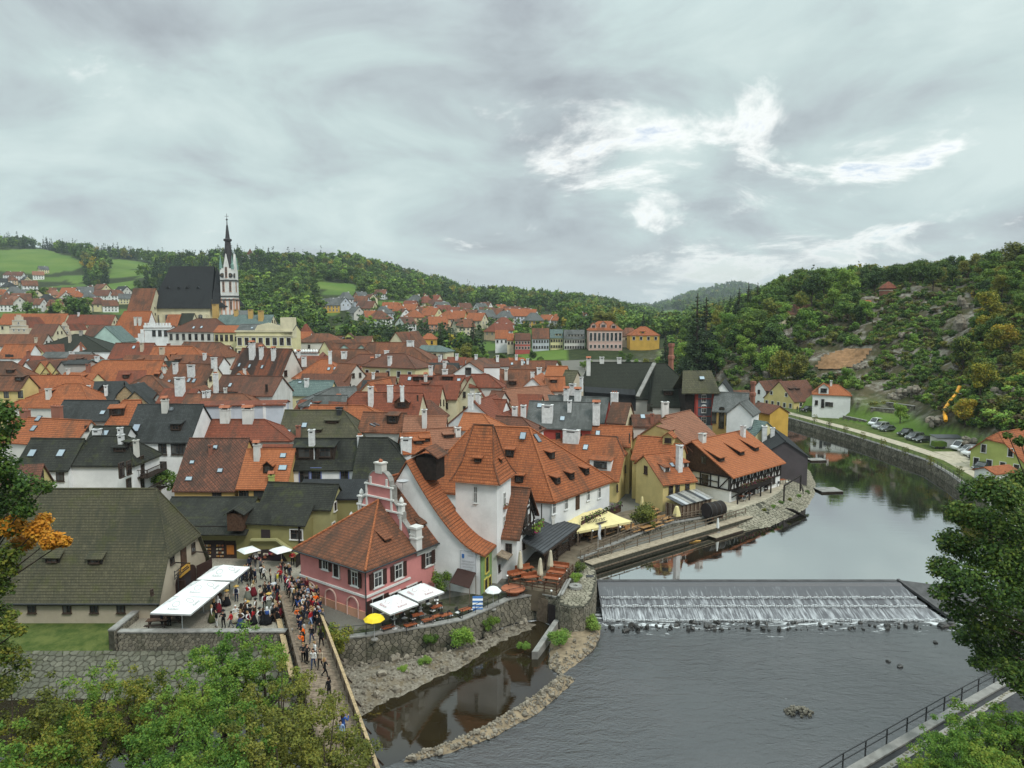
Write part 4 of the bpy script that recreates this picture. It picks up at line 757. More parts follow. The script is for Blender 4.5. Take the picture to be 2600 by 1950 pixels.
house('parapet','long white parapet wall with red coping between orange and dark roofs',(668,1127),0,.8,.3,px2=752,D=109,rm='red',wm='white',cat='wall',ridge=False,oh=.1,vo=.02,base=12)
T('blue_trim_house','white house with blue window surrounds and mossy roof with twin dormers',(752,1113),915,1186,1.0,ang=0,D=105,rm='shingle',wm='white',chims=[(793,1160,1.3,.9,6.4),(914,1138,1.1,.8,2.9,'chimneywhite','pots')],dorms=[(773,1168,2.7,1.9,'shed'),(826,1167,2.7,1.9,'shed')],wins=[('f',773,1208,1.35,2.0),('f',803,1206,1.35,2.0),('f',875,1207,1.1,1.8)],fr='framebrown',sur='frameblue',split=True)
T('mossy_roof_house','dark mossy hipped roof beside the blue-trimmed house with a slab chimney',(916,1111),985,1210,1.05,ang=-2,D=103,ez=5.2,rm='shingle',wm='white',chims=[(1032,1148,2.4,.9,3.3)])
T('mossy_roof_house','long dark green roof in the middle of orange ones',(726,1041),872,1116,1.0,ang=-2,D=119,ez=4.5,rm='moss',wm='offwhite',chims=[(758,1110,1.0,.9,3.0,'pl.brick'),(862,1050,1.2,.8,.9,'metaldark')],skys=[(773,1080,.9,1.0),(731,1098,.9,1.0)],dorms=[(843,1075,2.2,.5),(800,1098,2,.5)])
T('tiled_house','orange hipped roof with twin skylights in a white walled lane',(790,1028),925,1076,.85,ang=-5,D=125,ez=7,rm='orange',wm='offwhite',skys=[(946,1080,.8,1,'Z'),(956,1078,.8,1,'Z')],chims=[(862,1044,1.8,1,1,'metaldark')])
# --- centre rows
T('tiled_house','red roofed house with loft dormer, tall chimneys and cream gable',(905,995),1072,1050,1.05,ang=-8,D=131,ea=3.5,rm='red',wm='cream',chims=[(942,1029,1.4,.9,5.4),(991,1016,1.5,1.0,4.2,'chimneywhite','pots')],dorms=[(1020,1037,2.6,1.2,'gable','brownwood')],wins=[('z',1060,1010,.5,1.0)])
T('tiled_house','long brown-red roof running behind the loft-dormer house',(952,977),1122,1022,1.05,ang=-8,D=142,rm='red',wm='cream',wins=[('z',1118,1022,.7,1.2),('z',1126,1022,.7,1.2)])
T('tiled_house','brown-red roof with gabled wooden dormer in front of the loft-dormer house',(925,1046),1030,1090,1.0,ang=-10,D=119,rm='rust',wm='offwhite',dorms=[(996,1076,1.9,1.4,'shed')],wins=[('z',1034,1066,.5,1.1)])
T('tiled_house','red roof with a row of small dormers above twin cream gables',(1018,952),1180,980,1.0,ang=-6,D=152,rm='red',wm='cream',chims=[(1094,955,1.2,1,3.4),(1130,952,1.8,.9,1.8)],dorms=[(1062,968,2.2,1.0),(1086,969,1.9,1.0),(1136,970,2.2,1.2)],skys=[(1040,962,.8,1),(1165,966,.8,1)])
for i,(px,py) in enumerate(((1181,957),(1197,953))): house('gabled_house',['cream gable with two little windows, touching its taller twin','taller cream gable with rows of dark windows beside its twin'][i],(px,py),66,6.6,5,L=12,D=146-i*2,rm='red',wm='cream',wins=[('a','grid',2,[-1.0,2.0],.6,1.2)],ridge=False)
T('tiled_house','brown hipped roof beside the twin cream gables',(1198,950),1240,978,.95,ang=-8,D=146,ez=3,rm='red',wm='offwhite')
T('great_roof_house','great brown roof towering over the centre of town with dish and vents',(938,869),1032,925,1.0,ang=-10,D=198,ez=11,ea=3,rm='rust',wm='offwhite',chims=[(1042,876,3,1.2,1.8)])
T('tiled_house','brown roof with a wide white chimney before the great brown roof',(845,886),925,920,1.0,ang=-5,D=182,ez=6,rm='rust',wm='offwhite',chims=[(874,908,2.2,1.0,2.4)])
h=T('white_house','long white house with shallow brown roof and round-vented chimneys',(912,899),985,922,.75,ang=0,D=171,ea=3,rm='brown',wm='white',chims=[(960,912,1.8,1,1.6),(982,912,1.6,1.2,3.2,'chimneywhite','pots')])
T('cream_house','pale yellow house with hipped brown roof and shuttered windows',(985,897),1030,928,.8,ang=-28,D=165,ea=5,ez=5,rm='brown',wm='paleyellow',chims=[(990,926,1.2,1,3.0)],wins=[GR('f',5,[1.8,4.6],.9,1.3)],sur='pl.trimwhite')
T('yellow_house','pale yellow house with orange pyramid roof and twin skylights',(815,912),830,958,.9,ang=-6,D=165,ea=5,ez=6.5,rm='orange',wm='paleyellow',chims=[(772,918,1.6,1,1.6)],skys=[(835,937,.7,.9),(851,936,.7,.9)],wins=[('f',872,966,1.6,1.9)])
T('tiled_house','brown roof falling away behind the pyramid-roofed house',(862,922),905,960,.95,ang=-35,D=160,rm='rust',wm='offwhite')
T('tiled_house','small brown roof with brick chimney below the long white house',(945,957),1004,975,.8,D=150,rm='rust',wm='offwhite',chims=[(948,960,.9,.8,1.8)])
house('gabled_house','small white gable with one window and orange roof in a lane',(935,970),72,6,3,L=9,D=141,rm='orange',wm='cream',wins=[('a','grid',1,[1.5],1,1.2)])
T('teal_roof_house','pale yellow house with blue-green slate roof in two planes',(745,966),846,1000,.75,ang=-4,D=148,ea=4,rm='teal',wm='paleyellow',chims=[(779,980,1.3,1.0,2.4)],skys=[(762,971,.8,.6)])
T('slate_house','rumpled grey slate roofs with skylights beside the blue-green roof',(842,984),902,1022,.85,ang=20,D=134,ea=6,rm='grey',wm='paleblue',skys=[(815,1017,.8,1),(847,1016,.8,1)])
T('slate_house','low grey roof corner with skylights behind the red roofed loft',(800,1004),880,1028,.8,ang=0,D=130,rm='grey',wm='offwhite')
house('gabled_house','pale yellow gable with a single slit window and curved white coping',(824,865),70,8,6,L=16,D=205,rm='rust',wm='paleyellow',wins=[('a','grid',1,[.5],.8,1.4)],ridge=False)
T('tiled_house','orange-brown roof with green pediment dormers',(838,871),932,895,.95,D=208,rm='rust',wm='cream',dorms=[(875,891,2.6,.8,'gable','pl.mint'),(918,892,2.6,.8,'gable','pl.mint')])
h=house('battlemented_wall','low white battlemented wall with round-arched crest',(747,893),0,1,.1,px2=808,D=200,rm='brown',wm='white',cat='wall',ridge=False,base=10)
m=MB()
for i in range(9): m.lathe(h.pt(h.A0+(h.A1-h.A0)*(i+.5)/9,-.3,h.hr-.2),[(.38,0),(.38,.5),(.2,.8),(.0,.9)],8)
m.build('crest','pl.white',h.root)
T('tiled_house','brown hipped roof before the wooded slope with shrubs on its flank',(800,846),834,867,.7,D=245,ea=5,ez=6,rm='rust',wm='offwhite',ridge=False)
T('tiled_house','low long roof with a row of tiny white dormers',(850,853),945,868,.8,D=248,rm='rust',wm='cream',ridge=False,dorms=[(862,864,1.3,.8,'gable','pl.white'),(872,864,1.3,.8,'gable','pl.white'),(886,864,3,1.2,'gable','pl.lime')])
house('gabled_house','brown tiled gables with hipped crown near the town edge trees',(1005,843),64,10,6,L=14,D=250,rm='rust',wm='cream',ridge=False)
T('tiled_house','small red roof beside brown tiled gables at the tree line',(1012,845),1040,866,1,D=255,rm='red',wm='cream',ridge=False)
t=house('turret','little cream turret with a red pyramid cap',(774,822),0,5,4.2,L=.8,D=262,ea=2.2,ez=2.2,rm='red',wm='cream',cat='tower',wins=[('f','grid',2,[1.2],.5,1.2)],ridge=False)
T('white_house','white house with orange roof under the little red-capped turret',(745,842),790,858,.9,D=255,rm='orange',wm='white',ridge=False,wins=[GR('f',3,[1.5],.7,1.1)])
T('copper_roof_house','cream pavilion with grey-green metal roof and eaves windows',(1072,876),1118,890,.5,ang=-20,D=212,rm='teal',wm='cream',ez=3,wins=[GR('f',4,[1.4],.8,1.2)],ridge=False)
t=house('yellow_house','tall yellow house with curved orange roof among dark trees',(1084,846),0,7.5,2.2,L=2,D=305,ea=2,ez=2,rm='orange',wm='gold',wins=[GR('f',2,[1.6,4.4],.9,1.4)],ridge=False)
house('gabled_house','broad white gable with a grey patch and dark window',(1192,918),80,15,5,L=16,D=161,rm='rust',wm='white',wins=[('a',1189,942,1.4,1.6)],ridge=False)
house('slab_house','tall blank white slab wall rising above orange roofs',(1231,924),0,8,.4,px2=1268,D=154,rm='brown',wm='white',ridge=False,oh=.05)
for i,(x0,y0,x1,e,rm,D_) in enumerate(((1138,906,1182,918,'red',192),(1186,908,1232,922,'rust',190),(1236,910,1290,926,'brown',188),(1108,926,1150,944,'rust',172),(1100,910,1135,934,'red',180),(1292,908,1330,924,'orange',196))):
 T('tiled_house','small far %s roof among chimneys in the crowded centre'%{'red':'red','rust':'rusty','brown':'brown','orange':'orange'}[rm]+(' beside the broad white gable' if i in(3,4) else ''),(x0,y0),x1,e,.9,ang=[-8,0,6,-12,-30,4][i],D=D_,rm=rm,wm='white',chims=[((x0+x1)/2,y0+6,1.2,1,2.2)],group='crowded roofs in the centre',ridge=False,ez=2 if i%2 else 'g')
# --- centre right: towards the brewery
T('tiled_house','long low brown roof with a line of skylights and white vents',(1285,916),1382,938,.9,ang=-4,D=192,rm='rust',wm='white',chims=[(1326,924,1,1,1.8),(1340,922,1,1,1.8)],skys=[(1300,924,.7,.9),(1330,921,.7,.9)])
T('tiled_house','wide orange roof with dish and white chimneys before the low brown roof',(1262,938),1372,985,1.0,ang=0,D=166,rm='rust',wm='white',chims=[(1285,962,1.2,.9,3.4,'pl.offwhite'),(1369,948,1.8,1.2,2.0)],dorms=[(1302,978,1.6,1.0)])
T('tiled_house','bright orange roof with cream gable beside the mossy stone house',(1392,929),1440,957,.9,ang=-18,D=172,rm='bright',wm='cream')
T('tiled_house','orange roof with small dormer and skylight below the bright orange roof',(1385,956),1432,988,.9,ang=0,D=155,rm='orange',wm='offwhite',dorms=[(1406,972,1.4,.7)])
T('slate_house','brown-grey small roof with white gable by the dark brewery',(1375,915),1414,932,.9,ang=-30,D=196,rm='brown',wm='offwhite')
house('gabled_house','white gable with antenna among orange roofs by the brewery',(1352,958),78,11,5,L=12,D=150,rm='orange',wm='white',ridge=False,chims=[(1352,956,1,1,1.4)])
T('stone_house','old ochre stone house with mossy grey roof and small windows',(1437,940),1466,978,1.0,ang=-32,D=158,rm='olive',wm='beige',wins=[GR('f',4,[1.6,4.4],.6,.9)],chims=[(1454,1012,2,1.4,5),(1476,980,1,.8,3)])
# brewery
h=T('brewery','huge dark tarred hipped roof of the old brewery, its long main hall','' or (1500,920),1655,1008,1.15,ang=-4,D=168,rm='darkgreen',wm='offwhite',cat='brewery',ea=3,chims=[(1494,948,1.5,1.3,5.2,'pl.weathered','cap'),(1528,918,1.6,1.2,1.6,'pl.weathered'),(1572,918,1.6,1.2,1.4,'pl.weathered')])
m=MB(); a_=on_plane(1484,992,*h.planes['F']); b_=on_plane(1612,1000,*h.planes['F']); d_=Vector((h.planes['F'][1].x,h.planes['F'][1].y,0)).normalized(); m.prism([a_,b_,b_+d_*2.6+Vector((0,0,-1.0)),a_+d_*2.6+Vector((0,0,-1.0))][::-1],1.0); m.face([a_+d_*2.6+Vector((0,0,0)),b_+d_*2.6,b_+d_*2.6+Vector((0,0,-3.6)),a_+d_*2.6+Vector((0,0,-3.6))]); m.build('long_dormer','rf.black',h.root)
h=T('brewery_wing','dark tarred hipped roof of the brewery wing with one hatch',(1664,923),1690,1028,1.2,ang=-4,D=162,ea=1.5,ez=9,rm='darkgreen',wm='offwhite',cat='brewery',dorms=[(1697,1004,2.0,1.0)],wins=[('f',1650,1035,1.2,1.6)])
m=MB(); m.bar(on_plane(1661,925,*h.planes['F'])+Vector((0,-.2,.3)),on_plane(1618,1010,*h.planes['F'])+Vector((0,-.2,.3)),.9,.25); m.build('valley_flashing','concrete',h.root)
def brick_stack(px,y0,y1,D,w,label):
 b_=P(px,y1,D); tp=P(px,y0,D); t=thing('brick_chimney',label,'chimney',(b_.x,D,h1(b_.x,D))); m=MB(); z0=h1(b_.x,D)-1; Hh=tp.z-z0
 m.lathe((b_.x,D,z0),[(w*.75,0),(w*.70,Hh*.3),(w*.52,Hh*.8),(w*.68,Hh*.82),(w*.68,Hh*.85),(w*.5,Hh*.86),(w*.48,Hh*.95),(w*.66,Hh*.965),(w*.66,Hh)],4,0,True); m.build('shaft','pl.brick',t)
brick_stack(1703,872,956,190,1.35,'tall tapering brick factory chimney behind the brewery')
# dark tower with red corner strips
def mill_tower():
 D=150; a,b_=P(1764,1100,D),P(1810,1100,D); w=b_.x-a.x; z1=P(1785,990,D).z; zb=P(1785,1108,D).z; z0=h1(a.x,D)-1; cx=(a.x+b_.x)/2
 t=thing('mill_tower','dark grey-blue tower with red corner strips, arched white windows and mossy roof','tower',(cx,D+3,z0)); zw=P(1785,1080,D).z
 m=MB(); m.box((cx,D+3.2,(zw+z1)/2),(w,6.4,z1-zw)); wl=m.build('wall','pl.bluegrey',t); m=MB(); m.box((cx,D+3.1,(z0+zw)/2),(w+.3,6.7,zw-z0)); m.build('base','pl.weathered',t)
 m=MB()
 for x in(-1,1): m.box((cx+x*(w/2-.28),D-.03,(zw+z1)/2),(.42,.3,z1-zw)); m.box((cx+x*(w/2+.01),D+.3,(zw+z1)/2),(.3,.64,z1-zw))
 for k in range(4): m.box((cx,D-.05,zw+(z1-zw)*(k*.245+.26)),(w-.6,.16,.16))
 m.build('corner_strip','pl.redwall',t)
 for py in(1012,1039,1067): add_window(t,P(1787,py,D),Vector((0,-1,0)),1.0,1.5,'framewhite',None,True,None,True)
 rz=P(1740,944,D).z; m=MB(); e=.7; xl,xr=P(1722,990,D+2).x,cx+w/2+1.0;
 for q in([(xl,D-1.2,z1-.5),(xr,D-1.2,z1-.5),(xr-.8,D+3.2,rz),(xl+1.2,D+3.2,rz)],[(xr,D+7.6,z1-.5),(xl,D+7.6,z1-.5),(xl+1.2,D+3.2,rz),(xr-.8,D+3.2,rz)]): m.prism([Vector(v) for v in q],-.25)
 m.build('roof','rf.olive',t); m=MB(); m.prism([(xl+1.6,D,z1-.8),(xl+1.6,D+6.4,z1-.8),(xl+1.6,D+3.2,rz-.4)],(3.5,0,0)); m.box((xl+3.2,D+3.2,z1-3.4),(4.2,6,6.2)); m.build('hoist_bay','timber',t)
 o=mlink('skylight',skylight_mesh(1.1,.9),t,Vector((cx-.4,D+1.2,z1+(rz-z1)*.62))-t.location,(math.radians(44),0,0))
mill_tower()
T('slate_house','ochre brick hall with long grey roof and arched windows',(1817,995),1900,1040,.8,ang=-22,D=150,rm='grey',wm='ochre',wins=[('f',1813,1060,1.0,2.4,dict(arch=True)),('f',1832,1062,1.1,4.2,dict(arch=True)),('f',1849,1065,1.0,2.4,dict(arch=True))])
T('slate_house','white gable house with small grey roof joining the ochre hall',(1878,1022),1905,1052,.9,ang=60,D=140,rm='grey',wm='white',L=7)
brick_stack(1910,968,1050,150,1.0,'short square brick chimney beside the white gable')
house('gabled_house','black roofed white gable tucked behind the dark tower',(1835,970),70,9,6,L=10,D=178,rm='black',wm='white',ridge=False)
house('orange_wall_house','narrow bright ochre wall house at the river bend',(1925,1020),-70,5,1.5,L=7,D=160,rm='brown',wm='gold',ridge=False)
house('green_roof_house','small yellow house with pale green metal roof above the river',(1886,1060),-60,7,2.6,L=6,D=143,rm='teal',wm='paleyellow',chims=[(1905,1062,.6,.6,1.5)],skys=[(1905,1088,.7,.9)],ridge=False)
T('tiled_house','low brown roofs and stone wall remains behind the brick chimney',(1860,990),1900,1004,.8,D=185,rm='rust',wm='stonegrey',ridge=False)
# --- the knot of roofs between the tower house and the red gables
house('gabled_house','broad white gable with red-brown coping and aerials amid orange roofs',(1203,1019),72,10.5,4.4,L=11,D=119,rm='red',wm='white',chims=[(1195,1022,1.2,1,2.2),(1214,1022,1.4,1,2.4)])
T('tiled_house','pinkish roof with curved white verge behind the loft bay',(1086,1089),1172,1136,.9,ang=22,D=109,rm='pinkbrown',wm='white',dorms=[(1140,1112,1.6,.6)],chims=[(1162,1104,1.4,1,1.8,'pl.weathered')])
T('tiled_house','orange roof with two wedge dormers beside the slab chimney',(1018,1101),1088,1146,.9,ang=18,D=103,rm='orange',wm='offwhite',dorms=[(1064,1128,1.4,.6),(1080,1122,1.4,.6)])
T('tiled_house','pinkish brown roof with a tall grey stack above the wedge dormers',(1030,1056),1132,1090,.9,D=114,rm='pinkbrown',wm='white',chims=[(1078,1082,1.2,1,4.2,'pl.weathered')])
T('tiled_house','short bright orange hip tucked under the broad white gable',(1180,1048),1226,1084,.9,ang=-22,D=112,ez=3,rm='bright',wm='white')
T('tiled_house','dark brown roof with hipped end before the grey slate roof',(1262,1056),1326,1086,.9,ang=-22,D=116,ez=3,rm='brown',wm='white',wins=[('z',1372,1088,.6,.8)])
house('gabled_house','stained cream gable with long pinkish roof slope',(1277,988),38,(5.4,4.2),5.4,L=11,D=136,rm='pinkbrown',wm='cream')
T('tiled_house','orange roof behind the stained cream gable',(1300,990),1364,1030,.9,ang=-6,D=143,rm='orange',wm='white',chims=[(1330,1000,1,1,2)])
T('tiled_house','red roof with slatted timber pergola behind the broad white gable',(1222,1012),1284,1046,.9,ang=-20,D=127,rm='red',wm='white')
T('tiled_house','small brown roof peeping over the red pergola roof',(1250,992),1280,1012,.9,ang=-30,D=134,rm='brown',wm='offwhite')
# --- lesser roofs that close the gaps between the bigger ones
rf_=random.Random(3); nf_=0
for row,(py0,n_,x0,x1) in enumerate(((876,6,60,700),(898,7,10,930),(920,8,20,1130),(944,8,60,1260),(968,7,90,1330),(996,5,300,1330),(1016,3,740,1010))):
 for i in range(n_):
  px=x0+(x1-x0)*(i+.5+rf_.uniform(-.3,.3))/n_; py=py0+rf_.uniform(-5,5); D_=dauto(py)+rf_.uniform(9,15); L_=rf_.uniform(6,11); rm_=rf_.choice(['orange','red','rust','brown','rust','brown','orange','slate','red']); wm_=rf_.choice(['white','cream','offwhite','white','paleyellow']); ga=rf_.random()<.3
  lab='%s roofed %s house wedged between bigger roofs of the old town'%({'orange':'orange','red':'red','rust':'rusty','brown':'brown','pinkbrown':'pinkish','slate':'slate'}[rm_],{'white':'white','cream':'cream','offwhite':'off-white','paleyellow':'pale yellow'}[wm_])
  w_=rf_.uniform(6.5,9); k_=[(px+rf_.uniform(2,20),py+rf_.uniform(4,10),rf_.uniform(.8,1.3),.8,rf_.uniform(1.4,2.4),rf_.choice(['chimneywhite','pl.weathered','pl.brick']),rf_.choice(['','cap','pots']))]
  if ga: house('infill_house',lab,(px,py),rf_.uniform(55,115),w_*.85,w_*.42,L=L_,D=D_,rm=rm_,wm=wm_,chims=k_ if rf_.random()<.5 else (),wins=[('a','grid',2,[-.4],.7,1.0)],group='lesser houses of the old town',ridge=False)
  else: house('infill_house',lab,(px,py),rf_.uniform(-25,15),w_,w_*.46,L=L_,D=D_,rm=rm_,wm=wm_,chims=k_ if rf_.random()<.45 else (),skys=[(px+rf_.uniform(4,30),py+14,.8,1.0)] if rf_.random()<.6 else (),dorms=[(px+rf_.uniform(10,40),py+20,1.3,.9,'shed')] if rf_.random()<.35 else (),group='lesser houses of the old town',ridge=False,ez=rf_.choice(['g','g',2.5]))
# ---------------------------------------------------------------- houses between the brewery and the weir
V=Vector
T('slate_house','grey slate roof in front of its twin, red gable and broad white chimney',(1347,1018),1506,1080,.95,ang=-12,D=128,rm='grey',wm='redwall',chims=[(1390,1066,3.0,1.6,4.2),(1446,1042,1.1,1,2.8),(1514,1062,1.9,1.5,4.0,'chimneywhite','cap'),(1307,1062,1.4,1.1,3.2),(1329,1058,1.4,1.1,3.2)],skys=[(1370,1030,.9,1),(1428,1063,.9,1)])
T('slate_house','grey slate roof behind its twin with a tall deep-red gable',(1382,1003),1545,1060,1.0,ang=-20,D=141,rm='grey',wm='redwall',chims=[(1438,1016,1.5,1.2,3.2,'chimneywhite','cap'),(1467,1018,1.9,1.3,3.2,'chimneywhite','cap'),(1560,1026,2.1,1.4,3.4,'chimneywhite','pots')],wins=[('z',1547,1057,.7,1.3)])
T('tiled_house','orange roof with cream gable squeezed behind the deep-red gable',(1556,1020),1600,1068,1.0,ang=-25,D=132,rm='rust',wm='cream',ridge=False)
T('tiled_house','brown roof with brick chimney and skylight under the brewery wing',(1605,1052),1675,1078,.9,D=130,rm='brown',wm='offwhite',chims=[(1655,1072,.9,.9,2.4,'pl.brick'),(1688,1050,2,1.6,3.4,'pl.weathered')],skys=[(1632,1058,.9,1)],ridge=False)
T('yellow_gable_house','orange roofed house with plain yellow gable and twin windows',(1505,1079),1603,1124,1.0,ang=-14,D=123,rm='orange',wm='yellow',skys=[(1518,1100,.8,1)],wins=[('z',1598,1112,.8,1.5),('z',1607,1110,.8,1.5)])
house('yellow_gable_house','tall yellow gable with pinkish brown pent roof beside the dark tower',(1690,1055),48,(6.5,6.5),5.0,L=9,D=125,rm='pinkbrown',wm='yellow')
house('yellow_gable_house','yellow gable with brown roof and flat dormer below the tall yellow gable',(1676,1068),52,(6.2,6.5),4.6,L=5,D=121,rm='pinkbrown',wm='yellow',dorms=[(1706,1110,2.0,1.3,'shed','pl.yellow')])
T('tiled_house','small orange roof with slim yellow gable between yellow houses',(1622,1106),1688,1160,.95,ang=-28,D=119,rm='orange',wm='yellow')
T('tiled_house','low orange roof with gabled dormer beside the boarded gable',(1690,1125),1735,1150,.8,ang=-28,D=116,rm='orange',wm='yellow',dorms=[(1696,1128,1.8,1.2,'gable','pl.yellow')])
T('yellow_riverside_house','big orange roof on a yellow house with small arched windows',(1374,1096),1566,1196,.95,ang=-22,D=125,ez=('j',1.7,.45),rm='orange',wm='yellow',chims=[(1451,1118,4.6,1.5,2.9)],skys=[(1487,1136,.9,1.1)],dorms=[(1524,1194,3.6,1.7,'shed','pl.white',None,'F',.1)],wins=[('z',1587,1191,.6,1.1,dict(arch=True)),('z',1607,1188,.6,1.1,dict(arch=True)),('z',1567,1240,.6,1.1,dict(arch=True)),('z',1615,1228,.6,1.1,dict(arch=True))],cap='rust')
house('yellow_riverside_house','yellow house with steep orange front roof, white dormers and slim chimney',(1636,1155),25,(5.0,2.2),3.5,px2=1717,D=112,rm='orange',wm='yellow',chims=[(1724,1194,1.3,1.1,6.4)],dorms=[(1694,1198,1.1,.8,'shed','pl.white'),(1741,1186,1.0,.8,'shed','pl.white')],skys=[(1706,1181,.7,.9)],wins=[('f',1703,1242,.8,1.4),('f',1720,1238,.8,1.4),('f',1745,1230,.8,1.4),('a',1640,1193,.9,1.3)])
# half-timbered inn
h=house('half_timbered_inn','half-timbered inn with boarded gable, orange roof and flowered balcony',(1760,1119),42,(7.0,3.2),4.3,L=16.3,D=117,hb=11.0,rm='bright',wm='brownwood',cat='inn',oh=.9,vo=.5,chims=[(1886,1108,1.2,1,3.0),(1783,1120,1.8,1.2,2.0,'pl.weathered')],dorms=[(1833,1172,1.6,.75,'shed','timber',None,'F',.36),(1884,1156,1.6,.75,'shed','timber',None,'F',.36),(1921,1145,1.6,.75,'shed','timber',None,'F',.36)],wins=[('a',1787,1167,.9,1.3,dict(fr='framebrown',split=True))],split=True)
def inn(h):
 pt=h.pt; t=h.root; L=h.A1; wf,wb=h.wf,h.wb; z0=h.base; m=MB()
 zt=5.7; z2=7.9; q=.12
 pr=[pt(-q,-wf-q,0),pt(L,-wf-q,0),pt(L,wb,0),pt(-q,wb,0)]; m.prism([v+V((0,0,z0)) for v in pr],zt-z0); m.build('plaster_storey','pl.white',t)
 m=MB(); m.prism([v+V((0,0,zt)) for v in [pt(-q*.8,-wf-q*.8,0),pt(L,-wf-q*.8,0),pt(L,wb,0),pt(-q*.8,wb,0)]],z2-zt); m.build('infill','pl.trimwhite',t)
 def beam(a,b,w=.2): m=MB(); m.bar(a,b,w,w); m.build('timber',['timber'],t)
 for z in(zt+.1,z2): beam(pt(-.2,-wf-.2,z),pt(L,-wf-.2,z)); beam(pt(-.2,-wf-.2,z),pt(-.2,wb,z))
 beam(pt(0,-wf-.2,zt+1.1),pt(L,-wf-.2,zt+1.1),.13)
 n=15
 for i in range(n+1):
  a=L*i/n; beam(pt(a,-wf-.2,zt),pt(a,-wf-.2,z2),.17)
  if i<n and i%2==0: beam(pt(a,-wf-.19,zt),pt(a+L/n,-wf-.19,z2),.12)
  elif i<n: beam(pt(a+L/n,-wf-.19,zt),pt(a,-wf-.19,z2),.12)
 for r in(-wf,-wf+1.9,-wf+3.4,-wf+5.3,-wf+7,wb): beam(pt(-.2,r,zt),pt(-.2,r,z2),.18)
 for a,b in((-wf,-wf+1.9),(wb,-wf+7)): beam(pt(-.19,a,z2),pt(-.19,b,zt),.14)
 beam(pt(-.19,-wf+1.9,zt+1.1),pt(-.19,wb,zt+1.1),.13)
 add_window(t,pt(-.2,-wf+4.4,zt+1.15),-h.ex,1.2,1.5,'framebrown',None,True)
 for i in range(3): add_window(t,pt(3+4.2*i,-wf-.2,z0+2.2),-h.ey,1.0,2.0,'framebrown',None,True)
 for i in range(2): add_window(t,pt(12.4+1.6*i,-wf-.2,z0+2.4),-h.ey,.8,1.1,'framebrown',None,True)
 # balcony
 zb=zt-.15; d=1.5; m=MB(); m.box(pt(5.6,-wf-d/2,zb),(10.4,d,.16),0,h.ex); m.build('balcony_floor','timber',t)
 m=MB(); m.box(pt(5.6,-wf-d,zb+.55),(10.4,.12,1.0),0,h.ex); m.build('balcony_front','timber',t)
 for i in range(6):
  a=.6+2*i; m=MB(); m.bar(pt(a,-wf-.1,zb-1.1),pt(a,-wf-d+.1,zb-.1),.16,.16); m.build('bracket','timber',t)
 m=MB()
 for i in range(260):
  a=R.uniform(.5,10.7); c=pt(a,-wf-d-.15+R.uniform(-.18,.18),zb+1.05+R.uniform(-.25,.3)); s_=.16
  m.face([c+V((R.uniform(-s_,s_),R.uniform(-s_,s_),R.uniform(-s_,s_))) for _ in range(4)],0 if R.random()<.75 else 1)
 f=m.build('flowers',['leafbrown','flowerred'],t,uv=False); f['kind']='stuff'
 for i in(0,3.6,7.2,10.6): m=MB(); m.bar(pt(i,-wf-d,z0),pt(i,-wf-d,zb),.2,.2); m.build('post','timber',t)
 for i in range(3):                   # small pent roofs / snow guards on the tiles
  pass
inn(h)
house('dark_riverside_house','black roofed lilac house stepping down to the river behind the inn',(1947,1074),-101,(5.6,4.0),3.7,L=21,D=148,rm='black',wm='lilac',chims=[(1940,1118,1.9,1.2,4.4),(1961,1108,1.2,1,2.6)],skys=[(1925,1108,.7,.9)])
